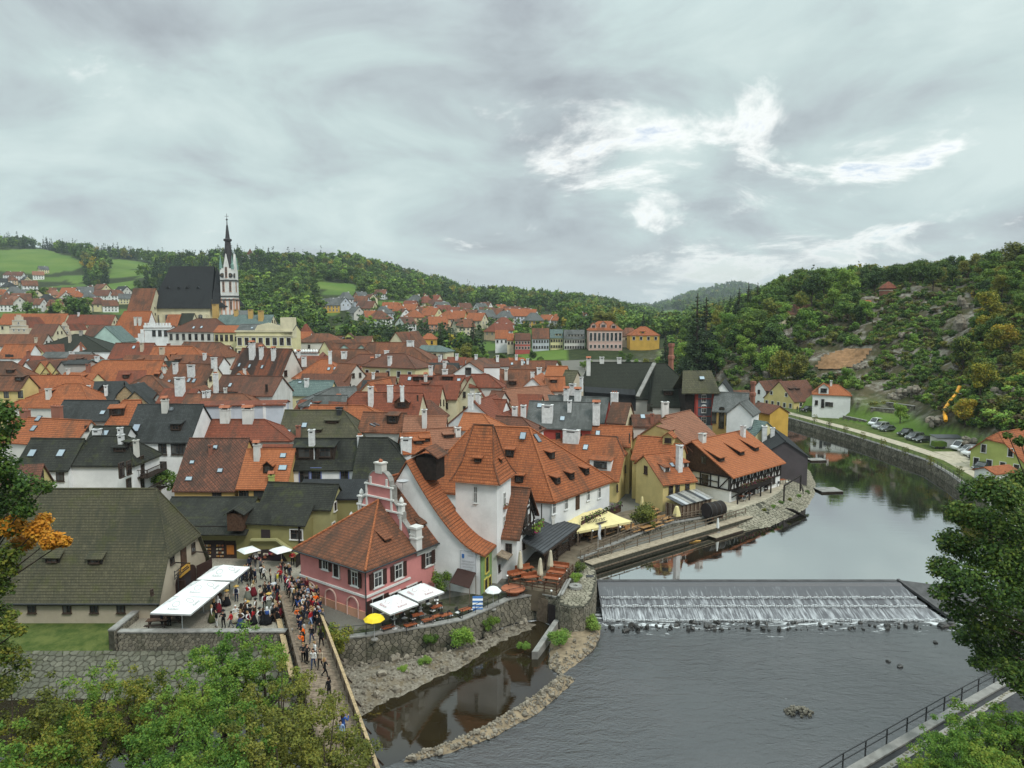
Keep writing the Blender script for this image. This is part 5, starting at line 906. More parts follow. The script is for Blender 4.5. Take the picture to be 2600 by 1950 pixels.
# ---------------------------------------------------------------- big barn
h=house('barn','big old barn with mossy half-hipped roof and rough cream walls','' or (-90,1241),0,11.6,9.6,px2=397,D=75.6,ez=('j',2.4,.66),rm='moss',wm='barn',cat='barn',base=1.5,oh=.45,dorms=[(133,1430,1.5,.7,'shed','timber',None,'F',.55),(241,1433,1.5,.7,'shed','timber',None,'F',.55)],
 wins=[('f',x,1540,.85,1.35,dict(arch=True,split=True,fr='framebrown')) for x in(2,81,170,239,307)]+[('z',436,1418,.9,1.2,dict(fr='framebrown')),('z',490,1391,.9,1.1,dict(fr='framebrown')),('z',385,1503,.4,.6,dict(fr='framebrown'))],split=True)
def barn_extra(h):
 t=h.root; n=h.planes['z'][1]; pz=lambda px,py: on_plane(px,py,*h.planes['z'])
 p=pz(465,1415); m=MB(); m.box(p+n*.06,(.12,1.2,2.6),0,(1,0,0)); m.build('hay_door','brownwood',t)
 p=pz(472,1484); m=MB(); y=h.ey; pts=[p-y*2.4,p+y*2.4,p+y*2.4+V((0,0,2.0))]+[p+y*2.4*math.cos(a)+V((0,0,2.0+1.1*math.sin(a))) for a in [PI*i/8 for i in range(1,8)]]+[p-y*2.4+V((0,0,2.0))]
 pts=[v-V((0,0,1.1)) for v in pts]; m.prism(pts,n*.12); m.build('gate','shutter',t)
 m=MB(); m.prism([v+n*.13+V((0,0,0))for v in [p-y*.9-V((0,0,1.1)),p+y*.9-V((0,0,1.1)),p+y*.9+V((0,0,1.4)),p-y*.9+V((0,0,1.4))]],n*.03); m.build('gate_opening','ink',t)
 for s_ in(-1,1):
  a=p+y*s_*2.3+n*.2-V((0,0,1.1)); d=(n*.8+y*s_*.6).normalized(); m=MB(); m.prism([a,a+d*1.7,a+d*1.7+V((0,0,2.9)),a+V((0,0,2.4))],d.cross(V((0,0,1)))*.08); m.build('gate_leaf','shutter',t)
 p2=pz(462,1447); m=MB(); m.box(p2+n*.3,(.12,2.4,.9),0,(1,0,0)); sg=m.build('sign','gold',t)
 m=MB(); m.box(p2+n*.37,(.02,1.9,.14),0,(1,0,0)); m.box(p2+n*.37+V((0,0,.22)),(.02,1.3,.12),0,(1,0,0)); m.build('lettering','ink',sg)
 p3=pz(440,1466)+n*.5; m=MB(); m.bar(p3-V((0,0,3)),p3+V((0,0,.3)),.08,.08);
 for k in range(3): m.bar(p3+y*(-.7)+V((0,0,.1+.35*k)),p3+y*.7+V((0,0,.1+.35*k)),.06,.06)
 m.bar(p3+y*(-.7)+V((0,0,0)),p3+y*(-.7)+V((0,0,1)),.06,.06); m.bar(p3+y*.7,p3+y*.7+V((0,0,1)),.06,.06); m.build('wrought_sign','metaldark',t)
 p4=pz(458,1494)+n*2.0; m=MB(); m.box(p4,(.08,1.3,1.0),0,(1,0,0)); m.build('menu_board','signwhite',t)
 m=MB(); a=h.pt(h.A0,-h.wf-.5,h.hef-.75); b=h.pt(h.A1+.5,-h.wf-.5,h.hef-.75); m.tube(a,b,.09,.09,8); m.build('gutter','metaldark',t)
 m=MB(); c=h.pt(h.A1+.12,-h.wf-.08,0); m.tube(c+V((0,0,2.6)),c+V((0,0,h.hef-.7)),.06,.06,8); m.build('downpipe','metaldark',t)
 for px,py in((445,1428),(498,1401)):
  q=pz(px,py); m=MB(); m.bar(q,q+n*1.6-V((0,0,.1)),.1,.1); m.build('hoist_beam','timber',t)
barn_extra(h)
# ---------------------------------------------------------------- olive houses along the back of the square
h=T('shop_house','long olive shop house with low double shingle roof and open shop front',(440,1262),650,1338,.45,D=93,rm='shingle',wm='olivelight',cat='shop',base=2.8,oh=.5)
def shop(h):
 t=h.root; f=h.planes['f']; pf=lambda px,py,o=0: on_plane(px,py,*f)-h.ey*o; y=-h.ey; Z=V((0,0,1))
 a,b=pf(430,1348),pf(636,1348); m=MB(); m.prism([a+Z*.6,b+Z*.6,b+y*1.5,a+y*1.5][::-1],-.14); m.build('pent_roof','rf.shingle',t)
 m=MB(); m.box(pf(530,1340)+y*.05,(b.x-a.x,.1,.5),0,h.ex); m.build('fascia','timber',t)
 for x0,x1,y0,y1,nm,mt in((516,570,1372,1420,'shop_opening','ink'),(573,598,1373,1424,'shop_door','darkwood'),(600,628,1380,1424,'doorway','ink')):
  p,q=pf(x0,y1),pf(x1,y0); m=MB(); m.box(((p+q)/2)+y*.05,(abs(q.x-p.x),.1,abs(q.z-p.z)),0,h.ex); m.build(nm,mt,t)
 for x0,x1 in((518,536),(552,568)):
  for k in range(4):
   for i in range(5):
    p=pf(x0+(x1-x0)*(i+.5)/5,1384+9*k); m=MB(); m.box(p+y*.16,(.22,.16,.2),0,h.ex); m.build('goods',R.choice(['gold','canvascream','tablewood','terracotta','brownwood']),t)
 p=pf(586,1395); m=MB(); m.box(p+y*.14,(.9,.06,1.2),0,h.ex); m.build('notice_board','orangeboard',t)
 p,q=pf(610,1335),pf(610,1292); m=MB(); c=(p+q)/2+y*.5; m.box(c+Z*-.1,(1.9,2.6,2.2),0,h.ex); d=m.build('loft_bay','brownwood',t)
 m=MB(); tp=c+Z*1.0
 for s_ in(-1,1):
  qd=[tp+Z*.55+y*1.6,tp+h.ex*s_*1.3-Z*.2+y*1.6,tp+h.ex*s_*1.3-Z*.2-y*2.4,tp+Z*.55-y*2.4]; m.prism(qd if s_<0 else qd[::-1],.12)
 m.build('bay_roof','rf.shingle',d)
shop(h)
h=T('olive_house','olive house with tall gable, white framed windows and two-tier shingle roof',(684,1224),857,1280,.9,ang=-8,D=92,rm='shingle',wm='olivelight',base=2.8,wins=[('z',850,1286,.75,1.1),('z',863,1277,.75,1.1),('z',846,1338,.8,1.1),('z',869,1324,.8,1.1)],sur='pl.trimwhite',split=True)
def olive(h):
 t=h.root; y=-h.ey; Z=V((0,0,1)); a=h.pt(-2.4,-h.wf,0); L=9.7
 zt,ze=9.9,8.0; m=MB(); o=h.ex; q=[a+Z*zt,a+o*L+Z*zt,a+o*L+y*2.9+Z*ze,a+y*2.9+Z*ze]; m.prism(q[::-1],-.16); m.build('lower_roof','rf.shingle',t)
 m=MB(); c=a+o*(L/2)+y*1.2; m.box(V((c.x,c.y,(2.8+8.2)/2)),(L-.5,2.6,5.4),0,o); w=m.build('lower_wall','pl.olive',t); pl=(a+y*2.5,y)
 pf=lambda px,py: on_plane(px,py,*pl)
 add_window(t,pf(753,1357),y,1.5,1.2,'framebrown','pl.trimwhite',True);
 for x0,x1,y0,y1 in((664,686,1345,1365),):
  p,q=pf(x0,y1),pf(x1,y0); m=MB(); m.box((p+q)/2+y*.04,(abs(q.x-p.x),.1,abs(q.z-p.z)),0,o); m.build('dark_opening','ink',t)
 p=pf(762,1385); m=MB(); m.box(V((p.x,p.y,(2.9+7.9)/2))+y*.1,(.22,.22,5.0),0,o); m.build('post','timber',t)
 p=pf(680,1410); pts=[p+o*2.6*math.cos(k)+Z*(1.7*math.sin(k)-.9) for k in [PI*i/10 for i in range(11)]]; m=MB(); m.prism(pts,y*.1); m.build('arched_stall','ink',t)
 for i in range(16):
  k=R.uniform(.15,.85); p=pf(640+80*R.random(),1392+26*R.random()); m=MB(); m.box(p+y*.2,(.3,.2,.22),0,o); m.build('goods',R.choice(['terracotta','brownwood','canvascream','flowerred','tablewood']),t)
 a_,b_=pf(705,1366),pf(772,1425); m=MB(); m.prism([pf(640,1366),pf(640,1371),pf(705,1371),b_+Z*.1,b_+Z*.6,pf(705,1366)][::-1],y*.5); m.build('stair_parapet','pl.olivelight',t)
 p=pf(770,1415)+y*1.2; m=MB(); m.box(p+Z*.2,(.08,1.6,1.5),0,o); m.build('stair_gate','timber',t)
olive(h)
T('metal_roof_house','dark seamed metal roof behind the olive gable',(775,1216),935,1262,.4,D=94,rm='black',wm='olive',ridge=False)
# ---------------------------------------------------------------- pink house
def pink():
 K=V((-15.1,70.8,0)); e1=V((.582,.813,0)); e2=V((-.813,.582,0)); Z=V((0,0,1)); zb,ze=1.0,8.25; Lr,W=13.0,10.5
 q=lambda a,b,z: K+e1*a+e2*b+Z*z
 t=thing('pink_house','pink baroque house with scrolled gable, dark shutters and weathered tile roof','house',q(5,5,zb)); h=House(); h.root=t
 m=MB(); m.prism([q(0,0,zb),q(0,W,zb),q(Lr,W,zb),q(Lr,0,zb)][::-1],ze-.15-zb); m.build('wall','pl.pink',t)
 ap=7.0; za=12.9; o=.55; dz=o*.62; e=ze-dz*.5
 A=q(ap,W/2,za); c0,c1=q(-o,-o,e),q(-o,W+o,e); d0,d1=q(ap+.2,-o,e),q(ap+.2,W+o,e)
 m=MB()
 for f in([c1,c0,A],[c0,d0,A],[d1,c1,A]): m.prism(f,-.2)
 h.roof=m.build('front_roof','rf.rust',t)
 m=MB()
 for a in(c0,c1): m.tube(a+Z*.06,A+Z*.06,.14,.12,6)
 m.build('hip_tiles','rf.bright',t)
 g=7.7; zr=15.3; r0,r1=q(g,W/2,zr),q(Lr+.2,W/2,zr); m=MB(); f1=[q(g,-o,e),q(Lr+.2,-o,e),r1,r0]; m.prism(f1,-.22); m.prism([q(Lr+.2,W+o,e),q(g,W+o,e),r0,r1],-.22); m.build('main_roof','rf.rust',t)
 m=MB(); m.tube(r0+Z*.05,r1+Z*.05,.13,.13,6); m.build('ridge_cap','rf.orange',t)
 # scrolled gable
 half=[(5.45,8.0),(5.45,9.0),(4.7,9.0),(4.7,9.5),(4.35,10.3),(3.7,10.9),(3.55,11.1),(3.55,11.9),(2.95,11.9),(2.7,12.6),(2.2,13.0),(2.15,13.2),(2.15,14.7),(1.75,14.7),(1.7,15.2),(1.45,15.7),(.95,16.1),(0,16.3)]
 pts=[q(g,W/2+b,z) for b,z in half]+[q(g,W/2-b,z) for b,z in half[::-1][1:]]
 m=MB(); m.prism(pts,e1*-.55); ga=m.build('gable','pl.pink',t)
 m=MB()
 for (b0,z0),(b1,z1) in zip(half[1:-1],half[2:]):
  for s_ in(-1,1): m.bar(q(g-.25,W/2+s_*b0,z0+.06),q(g-.25,W/2+s_*b1,z1+.06),.7,.12,0,up=(0,0,1)) if abs(b0-b1)>.05 else m.bar(q(g-.25,W/2+s_*b0,z0),q(g-.25,W/2+s_*b1,z1),.7,.12,0,up=e2)
 m.build('coping','concrete',ga)
 for z,b in((14.6,2.3),(13.2,2.35),(11.9,3.7)):
  m=MB(); m.box(q(g-.62,W/2,z),(.24,b*2,.18),0,e1); m.build('moulding','pl.trimwhite',ga)
 for b,z0,z1 in((-2.0,11.8,14.6),(2.0,11.8,14.6),(-3.4,9,11.8),(3.4,9,11.8),(-1.3,14.6,15.5),(1.3,14.6,15.5)):
  m=MB(); m.box(q(g-.6,W/2+b,(z0+z1)/2),(.2,.24,z1-z0),0,e1); m.build('pilaster','pl.trimwhite',ga)
 for b,z in((5.1,8.6),(3.25,11.7)):
  for s_ in(-1,1):
   m=MB(); c=q(g-.3,W/2+s_*b,z-.4); m.box(c+Z*.7,(.55,.55,1.6),0,e1); m.box(c+Z*1.55,(.78,.78,.18),0,e1); m.box(c+Z*.3,(.7,.7,.16),0,e1); m.lathe(c+Z*1.66,[(.18,0),(.28,.25),(.2,.5),(.04,.75)],8); m.build('pedestal','pl.trimwhite',ga)
 m=MB(); c=q(g-.25,W/2,16.2); m.box(c+Z*.4,(.8,1.1,1.2),0,e1); m.box(c+Z*1.0,(1.0,1.3,.16),0,e1); m.rock(c+Z*1.2,.6,.6,.4,1); m.build('chimney',['pl.offwhite','terracotta'],ga)
 m=MB(); c=q(g+.6,W/2-2.6,15.0); m.lathe(c,[(0,0),(.5,.12),(.7,.3)],14); m.bar(c-Z*.8,c,.06,.06); m.build('satellite_dish','dishgrey',t)
 # wings' outside chimney with pedestal at the eave
 m=MB(); c=q(g-.2,-.1,7.9); m.box(c+Z*1.3,(.9,.9,2.6),0,e1); m.box(c+Z*1.5,(1.1,1.1,.2),0,e1); m.box(c+Z*2.7,(1.15,1.15,.24),0,e1); m.build('pier','pl.trimwhite',t)
 nl,nr=-e1,-e2; PL=(q(0,0,0),nl); PR=(q(0,0,0),nr)
 for px,py in((827,1428),(902,1469)): add_window(t,on_plane(px,py,*PL),nl,.95,1.55,'framewhite','pl.trimwhite',True,'shutter')
 add_window(t,on_plane(855,1447,*PL),nl,.8,1.5,'framebrown','pl.trimwhite',True)
 for px,py in((959,1470),(1011,1450),(1088,1418),(1112,1407)): add_window(t,on_plane(px,py,*PR),nr,1.15,1.6,'framewhite','pl.trimwhite',True,'shutter')
 for px,py,hh in((958,1538,1.9),(1002,1520,1.4),(1045,1500,1.3)): add_window(t,on_plane(px,py,*PR),nr,1.5,hh,'framebrown','pl.trimwhite',True,'shutter')
 m=MB(); m.box(q(-.06,W/2,5.05),(.2,W+.3,.22),0,e1); m.build('string_course','pl.trimwhite',t); m=MB(); m.box(q(3.2,-.06,5.05),(6.6,.2,.22),0,e1); m.build('string_course','pl.trimwhite',t)
 m=MB(); m.box(q(-.03,W/2,2.1),(.14,W+.1,2.6),0,e1); m.build('plinth','pl.salmon',t)
 for b in(1.9,5.4,8.7):
  m=MB(); c=q(-.14,b,2.2); n=14; arc=[c+e2*(.85*math.cos(k))+Z*(1.6+.85*math.sin(k)) for k in [PI*i/n for i in range(n+1)]]
  for u,v in zip(arc[:-1],arc[1:]): m.bar(u,v,.14,.12)
  for s_ in(-1,1): m.bar(c+e2*.85*s_-Z*1.0,c+e2*.85*s_+Z*1.6,.12,.12)
  m.build('blind_arch','pl.palepink',t)
 m=MB(); m.box(q(-.12,8.7,2.6),(.12,.9,1.8),0,e1); m.build('door','shutter',t)
 p=on_plane(906,1612,*PL); m=MB(); m.box(q(-.3,1.6,1.15),(.5,3.4,.5),0,e1); m.build('step','concrete',t)
 m=MB(); m.tube(q(-.12,-.12,1.2),q(-.12,-.12,ze-.3),.07,.07,8); m.build('downpipe','metaldark',t); m=MB(); m.tube(q(Lr-.1,-.12,1.2),q(Lr-.1,-.12,ze-.3),.07,.07,8); m.build('downpipe','metaldark',t)
 m=MB();
 for a,b in((q(-o-.1,-o-.1,e-.12),q(-o-.1,W+o,e-.12)),(q(-o-.1,-o-.1,e-.12),q(Lr,-o-.1,e-.12))): m.tube(a,b,.09,.09,8)
 m.build('gutter','metaldark',t)
 m=MB(); m.box(q(10.3,-.09,ze-.75),(5.6,.2,.5),0,e1); m.build('cornice','pl.trimwhite',t)
 nn=(d0-c0).cross(A-c0).normalized(); h.planes={'F':(c0,nn if nn.z>0 else -nn)}; n2=(f1[1]-f1[0]).cross(f1[3]-f1[0]).normalized(); h.planes['M']=(f1[0],n2 if n2.z>0 else -n2)
 add_dormer(h,984,1374,.9,.4,'shed','timber',M('rf.rust'),'F',.5)
 for px,py in((1034,1252),(1072,1336)): add_dormer(h,px,py,.8,.4,'shed','timber',M('rf.rust'),'M',.6)
pink()
# ---------------------------------------------------------------- white house with the long sweeping roof
def swept():
 Q=V((-3.6,77.6,0)); a=V((-.95,.31,0)); w=V((.31,.95,0)); Z=V((0,0,1)); L,Wd,zb=8.9,3.7,1.6
 t=thing('swept_roof_house','narrow white house with a long concave orange roof and painted sign','house',Q+a*4+w*1.8+Z*zb)
 zc=lambda s: 7.3+9.9*max(0,s/L)**1.55 if s<=L else 17.2-(s-L)*1.6
 ss=[L*i/12 for i in range(13)]+[L+1,L+2.2]; m=MB()
 side=[Q+a*ss[-1]+Z*zb,Q+Z*zb]+[Q+a*s+Z*(zc(s)-.12) for s in ss]; m.prism(side[::-1],w*Wd); m.build('wall','pl.white',t)
 m=MB(); ov=.32
 s2=[-.7]+ss[1:]; zz=lambda s: zc(s) if s>0 else 7.0
 for s0,s1 in zip(s2[:-1],s2[1:]): m.prism([Q+a*s0-w*ov+Z*zz(s0),Q+a*s0+w*(Wd+ov)+Z*zz(s0),Q+a*s1+w*(Wd+ov)+Z*zz(s1),Q+a*s1-w*ov+Z*zz(s1)],.2)
 m.build('roof','rf.orange',t)
 m=MB(); g=-a; m.prism([Q-a*.06+Z*1.8,Q-a*.06+w*Wd+Z*1.8,Q-a*.06+w*Wd+Z*6.8,Q-a*.06+Z*6.8],-a*.05); m.build('green_front','pl.green',t)
 add_window(t,Q-a*.1+w*1.8+Z*5.4,g,.9,1.8,'framebrown','frameyellow',True); add_window(t,Q-a*.1+w*1.4+Z*2.9,g,.8,1.8,'framebrown','frameyellow',True); add_window(t,Q-a*.1+w*2.7+Z*2.8,g,.7,1.6,'framebrown','frameyellow',True)
 pl=(Q,-w); c=on_plane(1189,1429,*pl); u=(-a); m=MB(); m.box(c-w*.03,(2.0,.06,2.9),0,u); sg=m.build('wall_sign','signwhite',t)
 m=MB()
 for s_ in(-1,1): m.box(c-w*.065+u*s_*.93,(.04,.02,2.75),0,u); m.box(c-w*.065+Z*s_*1.37,(1.9,.02,.04),0,u)
 m.build('sign_border','inkgrey',sg); m=MB(); m.prism([c-w*.07+u*x+Z*z for x,z in((-.75,1.0),(-.45,1.0),(-.45,.6),(-.6,.45),(-.75,.6))][::-1],-w*.02); m.build('crest','plastblue',sg)
 for i,tx in enumerate(('RESTAURANT','DEPOSIT MOST','EXCHANGE','MUSEUM','HOTEL')): text(tx,c-w*.075+Z*(.15-.32*i),u,-w,.24,'inkgrey',sg)
 text('Krumlov',c-w*.075+Z*.85+u*.3,u,-w,.2,'inkgrey',sg)
 h=House(); h.root=t; p1=Q+a*8.2+Z*zc(8.2); p0=Q+a*6.5+Z*zc(6.5); n=(w).cross(p1-p0).normalized(); n=n if n.z>0 else -n; h.planes={'F':(p0,n)}; h.roof=[o for o in t.children if o.name.startswith('roof')][0]
 add_dormer(h,1103,1216,1.3,.8,'shed','timber',None,'F',.5)
 m=MB(); c=Q+a*7.2+w*2.6+Z*15.6; m.box(c+Z*.6,(2.6,2.4,2.6),0,-a); b=m.build('loft_bay','timber',t); m=MB()
 for s_ in(-1,1):
  qd=[c+Z*3.0-w*1.6,c-a*s_*1.7+Z*1.9-w*1.6,c-a*s_*1.7+Z*1.9+w*1.6,c+Z*3.0+w*1.6]; m.prism(qd if s_<0 else qd[::-1],.14)
 m.build('bay_roof','rf.rust',b)
def text(s,p,right,n,size,mat,parent,align='CENTER',extr=.004,shear=0):
 cu=bpy.data.curves.new('lettering','FONT'); cu.body=s; cu.size=size; cu.align_x=align; cu.align_y='CENTER'; cu.extrude=extr; cu.shear=shear; cu.materials.append(M(mat)); cu.resolution_u=2
 o=bpy.data.objects.new('lettering',cu); C.objects.link(o); o.parent=parent; r=V(right).normalized(); n=V(n).normalized(); u=n.cross(r)
 me=bpy.data.meshes.new_from_object(o); bpy.data.objects.remove(o); o=bpy.data.objects.new('lettering',me); C.objects.link(o); o.parent=parent; o.matrix_local=Matrix.Translation(V(p)-root_loc(parent))@Matrix((r,u,n)).transposed().to_4x4(); return o
swept()
# ---------------------------------------------------------------- white tower
def tower():
 c0=V((-1.75,80.8,0)); u=V((.951,-.309,0)); w=V((.309,.951,0)); Z=V((0,0,1)); W=5.2; zb,ze,zr=1.6,14.7,20.9
 t=thing('white_tower','square white tower with a steep bell-cast orange roof','tower',c0-u*W/2+w*W/2+Z*zb); q=lambda a,b,z: c0-u*W+u*a+w*b+Z*z
 m=MB();
 m.prism([q(0,0,zb),q(W,0,zb),q(W,W,zb),q(0,W,zb)],ze-zb); m.build('wall','pl.white',t)
 def ring(d,z): return [q(-d,-d,z),q(W+d,-d,z),q(W+d,W+d,z),q(-d,W+d,z)]
 r0,r1,r2=ring(.55,ze-.25),ring(.05,ze+.55),ring(-.62,ze+2.1); rd=[q(1.35,W/2,zr),q(W-1.35,W/2,zr)]
 m=MB(); v=r0+r1+r2+rd; f=[(i,(i+1)%4,4+(i+1)%4,4+i) for i in range(4)]+[(4+i,4+(i+1)%4,8+(i+1)%4,8+i) for i in range(4)]+[(8,9,13,12),(10,11,12,13),(9,10,13),(11,8,12),(3,2,1,0)]; m.add(v,f); rf=m.build('roof','rf.orange',t)
 m=MB(); m.tube(rd[0],rd[1],.12,.12,6)
 for i,k in((8,0),(9,1),(10,1),(11,0)): m.tube(V(v[i])+Z*.03,rd[k]+Z*.03,.1,.1,6); m.tube(V(v[i-4])+Z*.03,V(v[i])+Z*.03,.1,.1,6); m.tube(V(v[i-8])+Z*.03,V(v[i-4])+Z*.03,.1,.1,6)
 m.build('hip_tiles','rf.rust',t)
 h=House(); h.root=t; h.roof=rf; n=(V(v[9])-V(v[8])).cross(rd[0]-V(v[8])).normalized(); n2=(V(v[10])-V(v[9])).cross(rd[1]-V(v[9])).normalized(); h.planes={'F':(V(v[8]),n),'S':(V(v[9]),n2)}
 add_dormer(h,1213,1174,.9,.6,'shed','timber',None,'F',.3); add_dormer(h,1271,1175,.8,.6,'shed','timber',None,'S',.5)
 add_window(t,on_plane(1208,1256,q(0,0,0),-w),-w,.45,2.0,'framewhite',None,True)
 for px,py in((1280,1268),(1279,1328),(1278,1388)):
  p=on_plane(px,py,q(W,0,0),u); add_window(t,p,u,.75,1.7,'framewhite',None,True); bx=MB(); bx.box(p+u*.25-Z*.95,(.9,.35,.25),0,w); b=bx.build('flower_box','terracotta',t); fm=MB()
  for _ in range(40): cc=p+u*(.25+R.uniform(-.2,.3))-Z*(.75+R.uniform(-.25,.25))+w*R.uniform(-.5,.5); fm.face([cc+V((R.uniform(-.1,.1),R.uniform(-.1,.1),R.uniform(-.1,.1))) for _ in range(4)],0 if R.random()<.6 else 1)
  f_=fm.build('flowers',['leafmid','flowerred'],b,uv=False); f_['kind']='stuff'
 for px,py in((1267,1442),(1277,1438),(1289,1428)): add_window(t,on_plane(px,py,q(W,0,0),u),u,.6,.8,'framebrown',None,True)
 m=MB(); m.prism([q(W+.02,-.3,6.0),q(W+1.4,-.3,5.6),q(W+1.4,W+.3,5.6),q(W+.02,W+.3,6.0)][::-1],.12); m.build('pent_roof','plank',t)
tower()
# ---------------------------------------------------------------- big orange hipped house behind the tower
def big_house():
 E1,E2,E3,E4=V((5.5,90,9.8)),V((14.9,101.8,9.8)),V((-5,110,9.8)),V((-13.5,96.4,9.8)); R1,R2=V((-5.6,100,18.2)),V((2.45,98.2,18.2)); Z=V((0,0,1)); zb=2.2; cen=(E1+E2+E3+E4)/4
 t=thing('hipped_house','large white house under a sweeping orange hipped roof with wooden dormers','house',V((cen.x,cen.y,zb)))
 m=MB(); sh=lambda p: cen+(p-cen)*.955; pts=[sh(p) for p in(E1,E2,E3,E4)]; m.prism([V((p.x,p.y,zb)) for p in pts],9.75-zb); m.build('wall','pl.white',t)
 m=MB()
 for f in([E4,E1,R2,R1],[E1,E2,R2],[E2,E3,R1,R2],[E3,E4,R1]): m.prism(f,-.25)
 h=House(); h.root=t; h.roof=m.build('roof','rf.orange',t)
 m=MB()
 for a,b in((R1,R2),(E1,R2),(E2,R2),(E4,R1),(E3,R1)): m.tube(a+Z*.06,b+Z*.06,.14,.14,6)
 m.build('hip_tiles','rf.bright',t)
 nF=(E1-E4).cross(R1-E4).normalized(); nS=(E2-E1).cross(R2-E1).normalized(); h.planes={'F':(E4,nF),'S':(E1,nS)}
 for px,py,f in((1293,1160,'F'),(1317,1226,'F'),(1403,1166,'S'),(1417,1230,'S'),(1453,1218,'S'),(1491,1206,'S')): add_dormer(h,px,py,1.15,1.05,'shed','timber',None,f,.12)
 add_sky(h,1328,1107,.9,1.1,'F'); add_sky(h,1364,1113,.8,1.4,'S')
 wn=V((E2.y-E1.y,-(E2.x-E1.x),0)).normalized(); p0=sh(E1)
 for px,py in((1406,1290),(1437,1279),(1493,1257),(1521,1251)): add_window(t,on_plane(px,py,p0,wn),wn,.7,1.5,'framewhite','pl.white',True)
 p=on_plane(1466,1268,p0,wn); m=MB(); m.box(p+wn*.05-Z*.2,(.9,.1,2.4),0,(E2-E1).normalized()); m.build('door','brownwood',t)
 d=(E2-E1).normalized(); a,b=on_plane(1452,1300,p0,wn),on_plane(1553,1272,p0,wn); m=MB(); c=(a+b)/2; l=(b-a).length
 m.box(V((c.x,c.y,5.4))+wn*.8,(l,1.6,.15),0,d); m.box(V((c.x,c.y,5.9))+wn*1.55,(l,.1,.9),0,d); m.build('balcony','brownwood',t)
 m=MB()
 for i in range(420):
  cc=V((c.x,c.y,6.45))+wn*(1.6+R.uniform(-.3,.3))+d*R.uniform(-l/2,l/2)+Z*R.uniform(-.35,.35); k=R.random(); m.face([cc+V((R.uniform(-.17,.17),R.uniform(-.17,.17),R.uniform(-.17,.17))) for _ in range(4)],0 if k<.6 else 1)
 f=m.build('flowers',['leafmid','flowerpurple'],t,uv=False); f['kind']='stuff'
 for k in range(5): m=MB(); m.box(p0+V((0,0,-1.1-.9*k+.0))+d*.2,(.9 if k%2 else .6,.06,.8),0,d); m.build('quoin','pl.offwhite',t)
big_house()
# ---------------------------------------------------------------- small timbered gable, dark canopy, yellow awning
h=house('timbered_gable_house','white timbered gable with flowered balcony above the dark canopy',(1262,1233),-18,(4.2,3.6),4.7,px2=1338,D=87,rm='rust',wm='white',vo=.5,base=2)
def tg(h):
 t=h.root; pt=h.pt; a=h.A1+.08; Z=V((0,0,1)); hr,wf,wb,he=h.hr,h.wf,h.wb,h.hef
 for p0,p1 in (((a,-wf,he),(a,0,hr)),((a,wb,h.heb),(a,0,hr)),((a,-1.3,hr-2.3),(a,1.3,hr-2.3)),((a,-1.7,hr-5),(a,-1.7,hr-2.3)),((a,-.2,hr-4.6),(a,-.2,hr-2.3)),((a,1.3,hr-4.6),(a,1.3,hr-1.6)),((a,1.3,hr-2),(a,3,hr-4.4)),((a,-3,he),(a,3,he))):
  m=MB(); m.bar(pt(*p0)-Z*.3,pt(*p1)-Z*.3,.2,.2); m.build('timber','timber',t)
 add_window(t,pt(a,0,hr-1.5),h.ex,.7,.8,'framebrown',None,True); add_window(t,pt(a,-1,hr-3.6),h.ex,1.0,1.6,'framebrown',None,True)
 zb=hr-5.2; m=MB(); m.box(pt(a+.7,-.2,zb),(1.4,3.6,.14),0,h.ex); m.build('balcony_floor','timber',t)
 for r in(-2,1.6):
  m=MB(); m.bar(pt(a+1.35,r,zb),pt(a+1.35,r,zb+2.9),.13,.13); m.build('post','timber',t)
 for zz in(.5,1.0): m=MB(); m.bar(pt(a+1.35,-2,zb+zz),pt(a+1.35,1.6,zb+zz),.1,.1); m.bar(pt(a,-2,zb+zz),pt(a+1.35,-2,zb+zz),.1,.1); m.build('rail','timber',t)
 m=MB()
 for i in range(260):
  cc=pt(a+1.5+R.uniform(-.3,.3),R.uniform(-2.1,1.7),zb+.6+R.uniform(-.45,.5)); k=R.random(); m.face([cc+V((R.uniform(-.16,.16),R.uniform(-.16,.16),R.uniform(-.16,.16))) for _ in range(4)],0 if k<.85 else 1)
 f=m.build('flowers',['leaflight','flowerred'],t,uv=False); f['kind']='stuff'
tg(h)
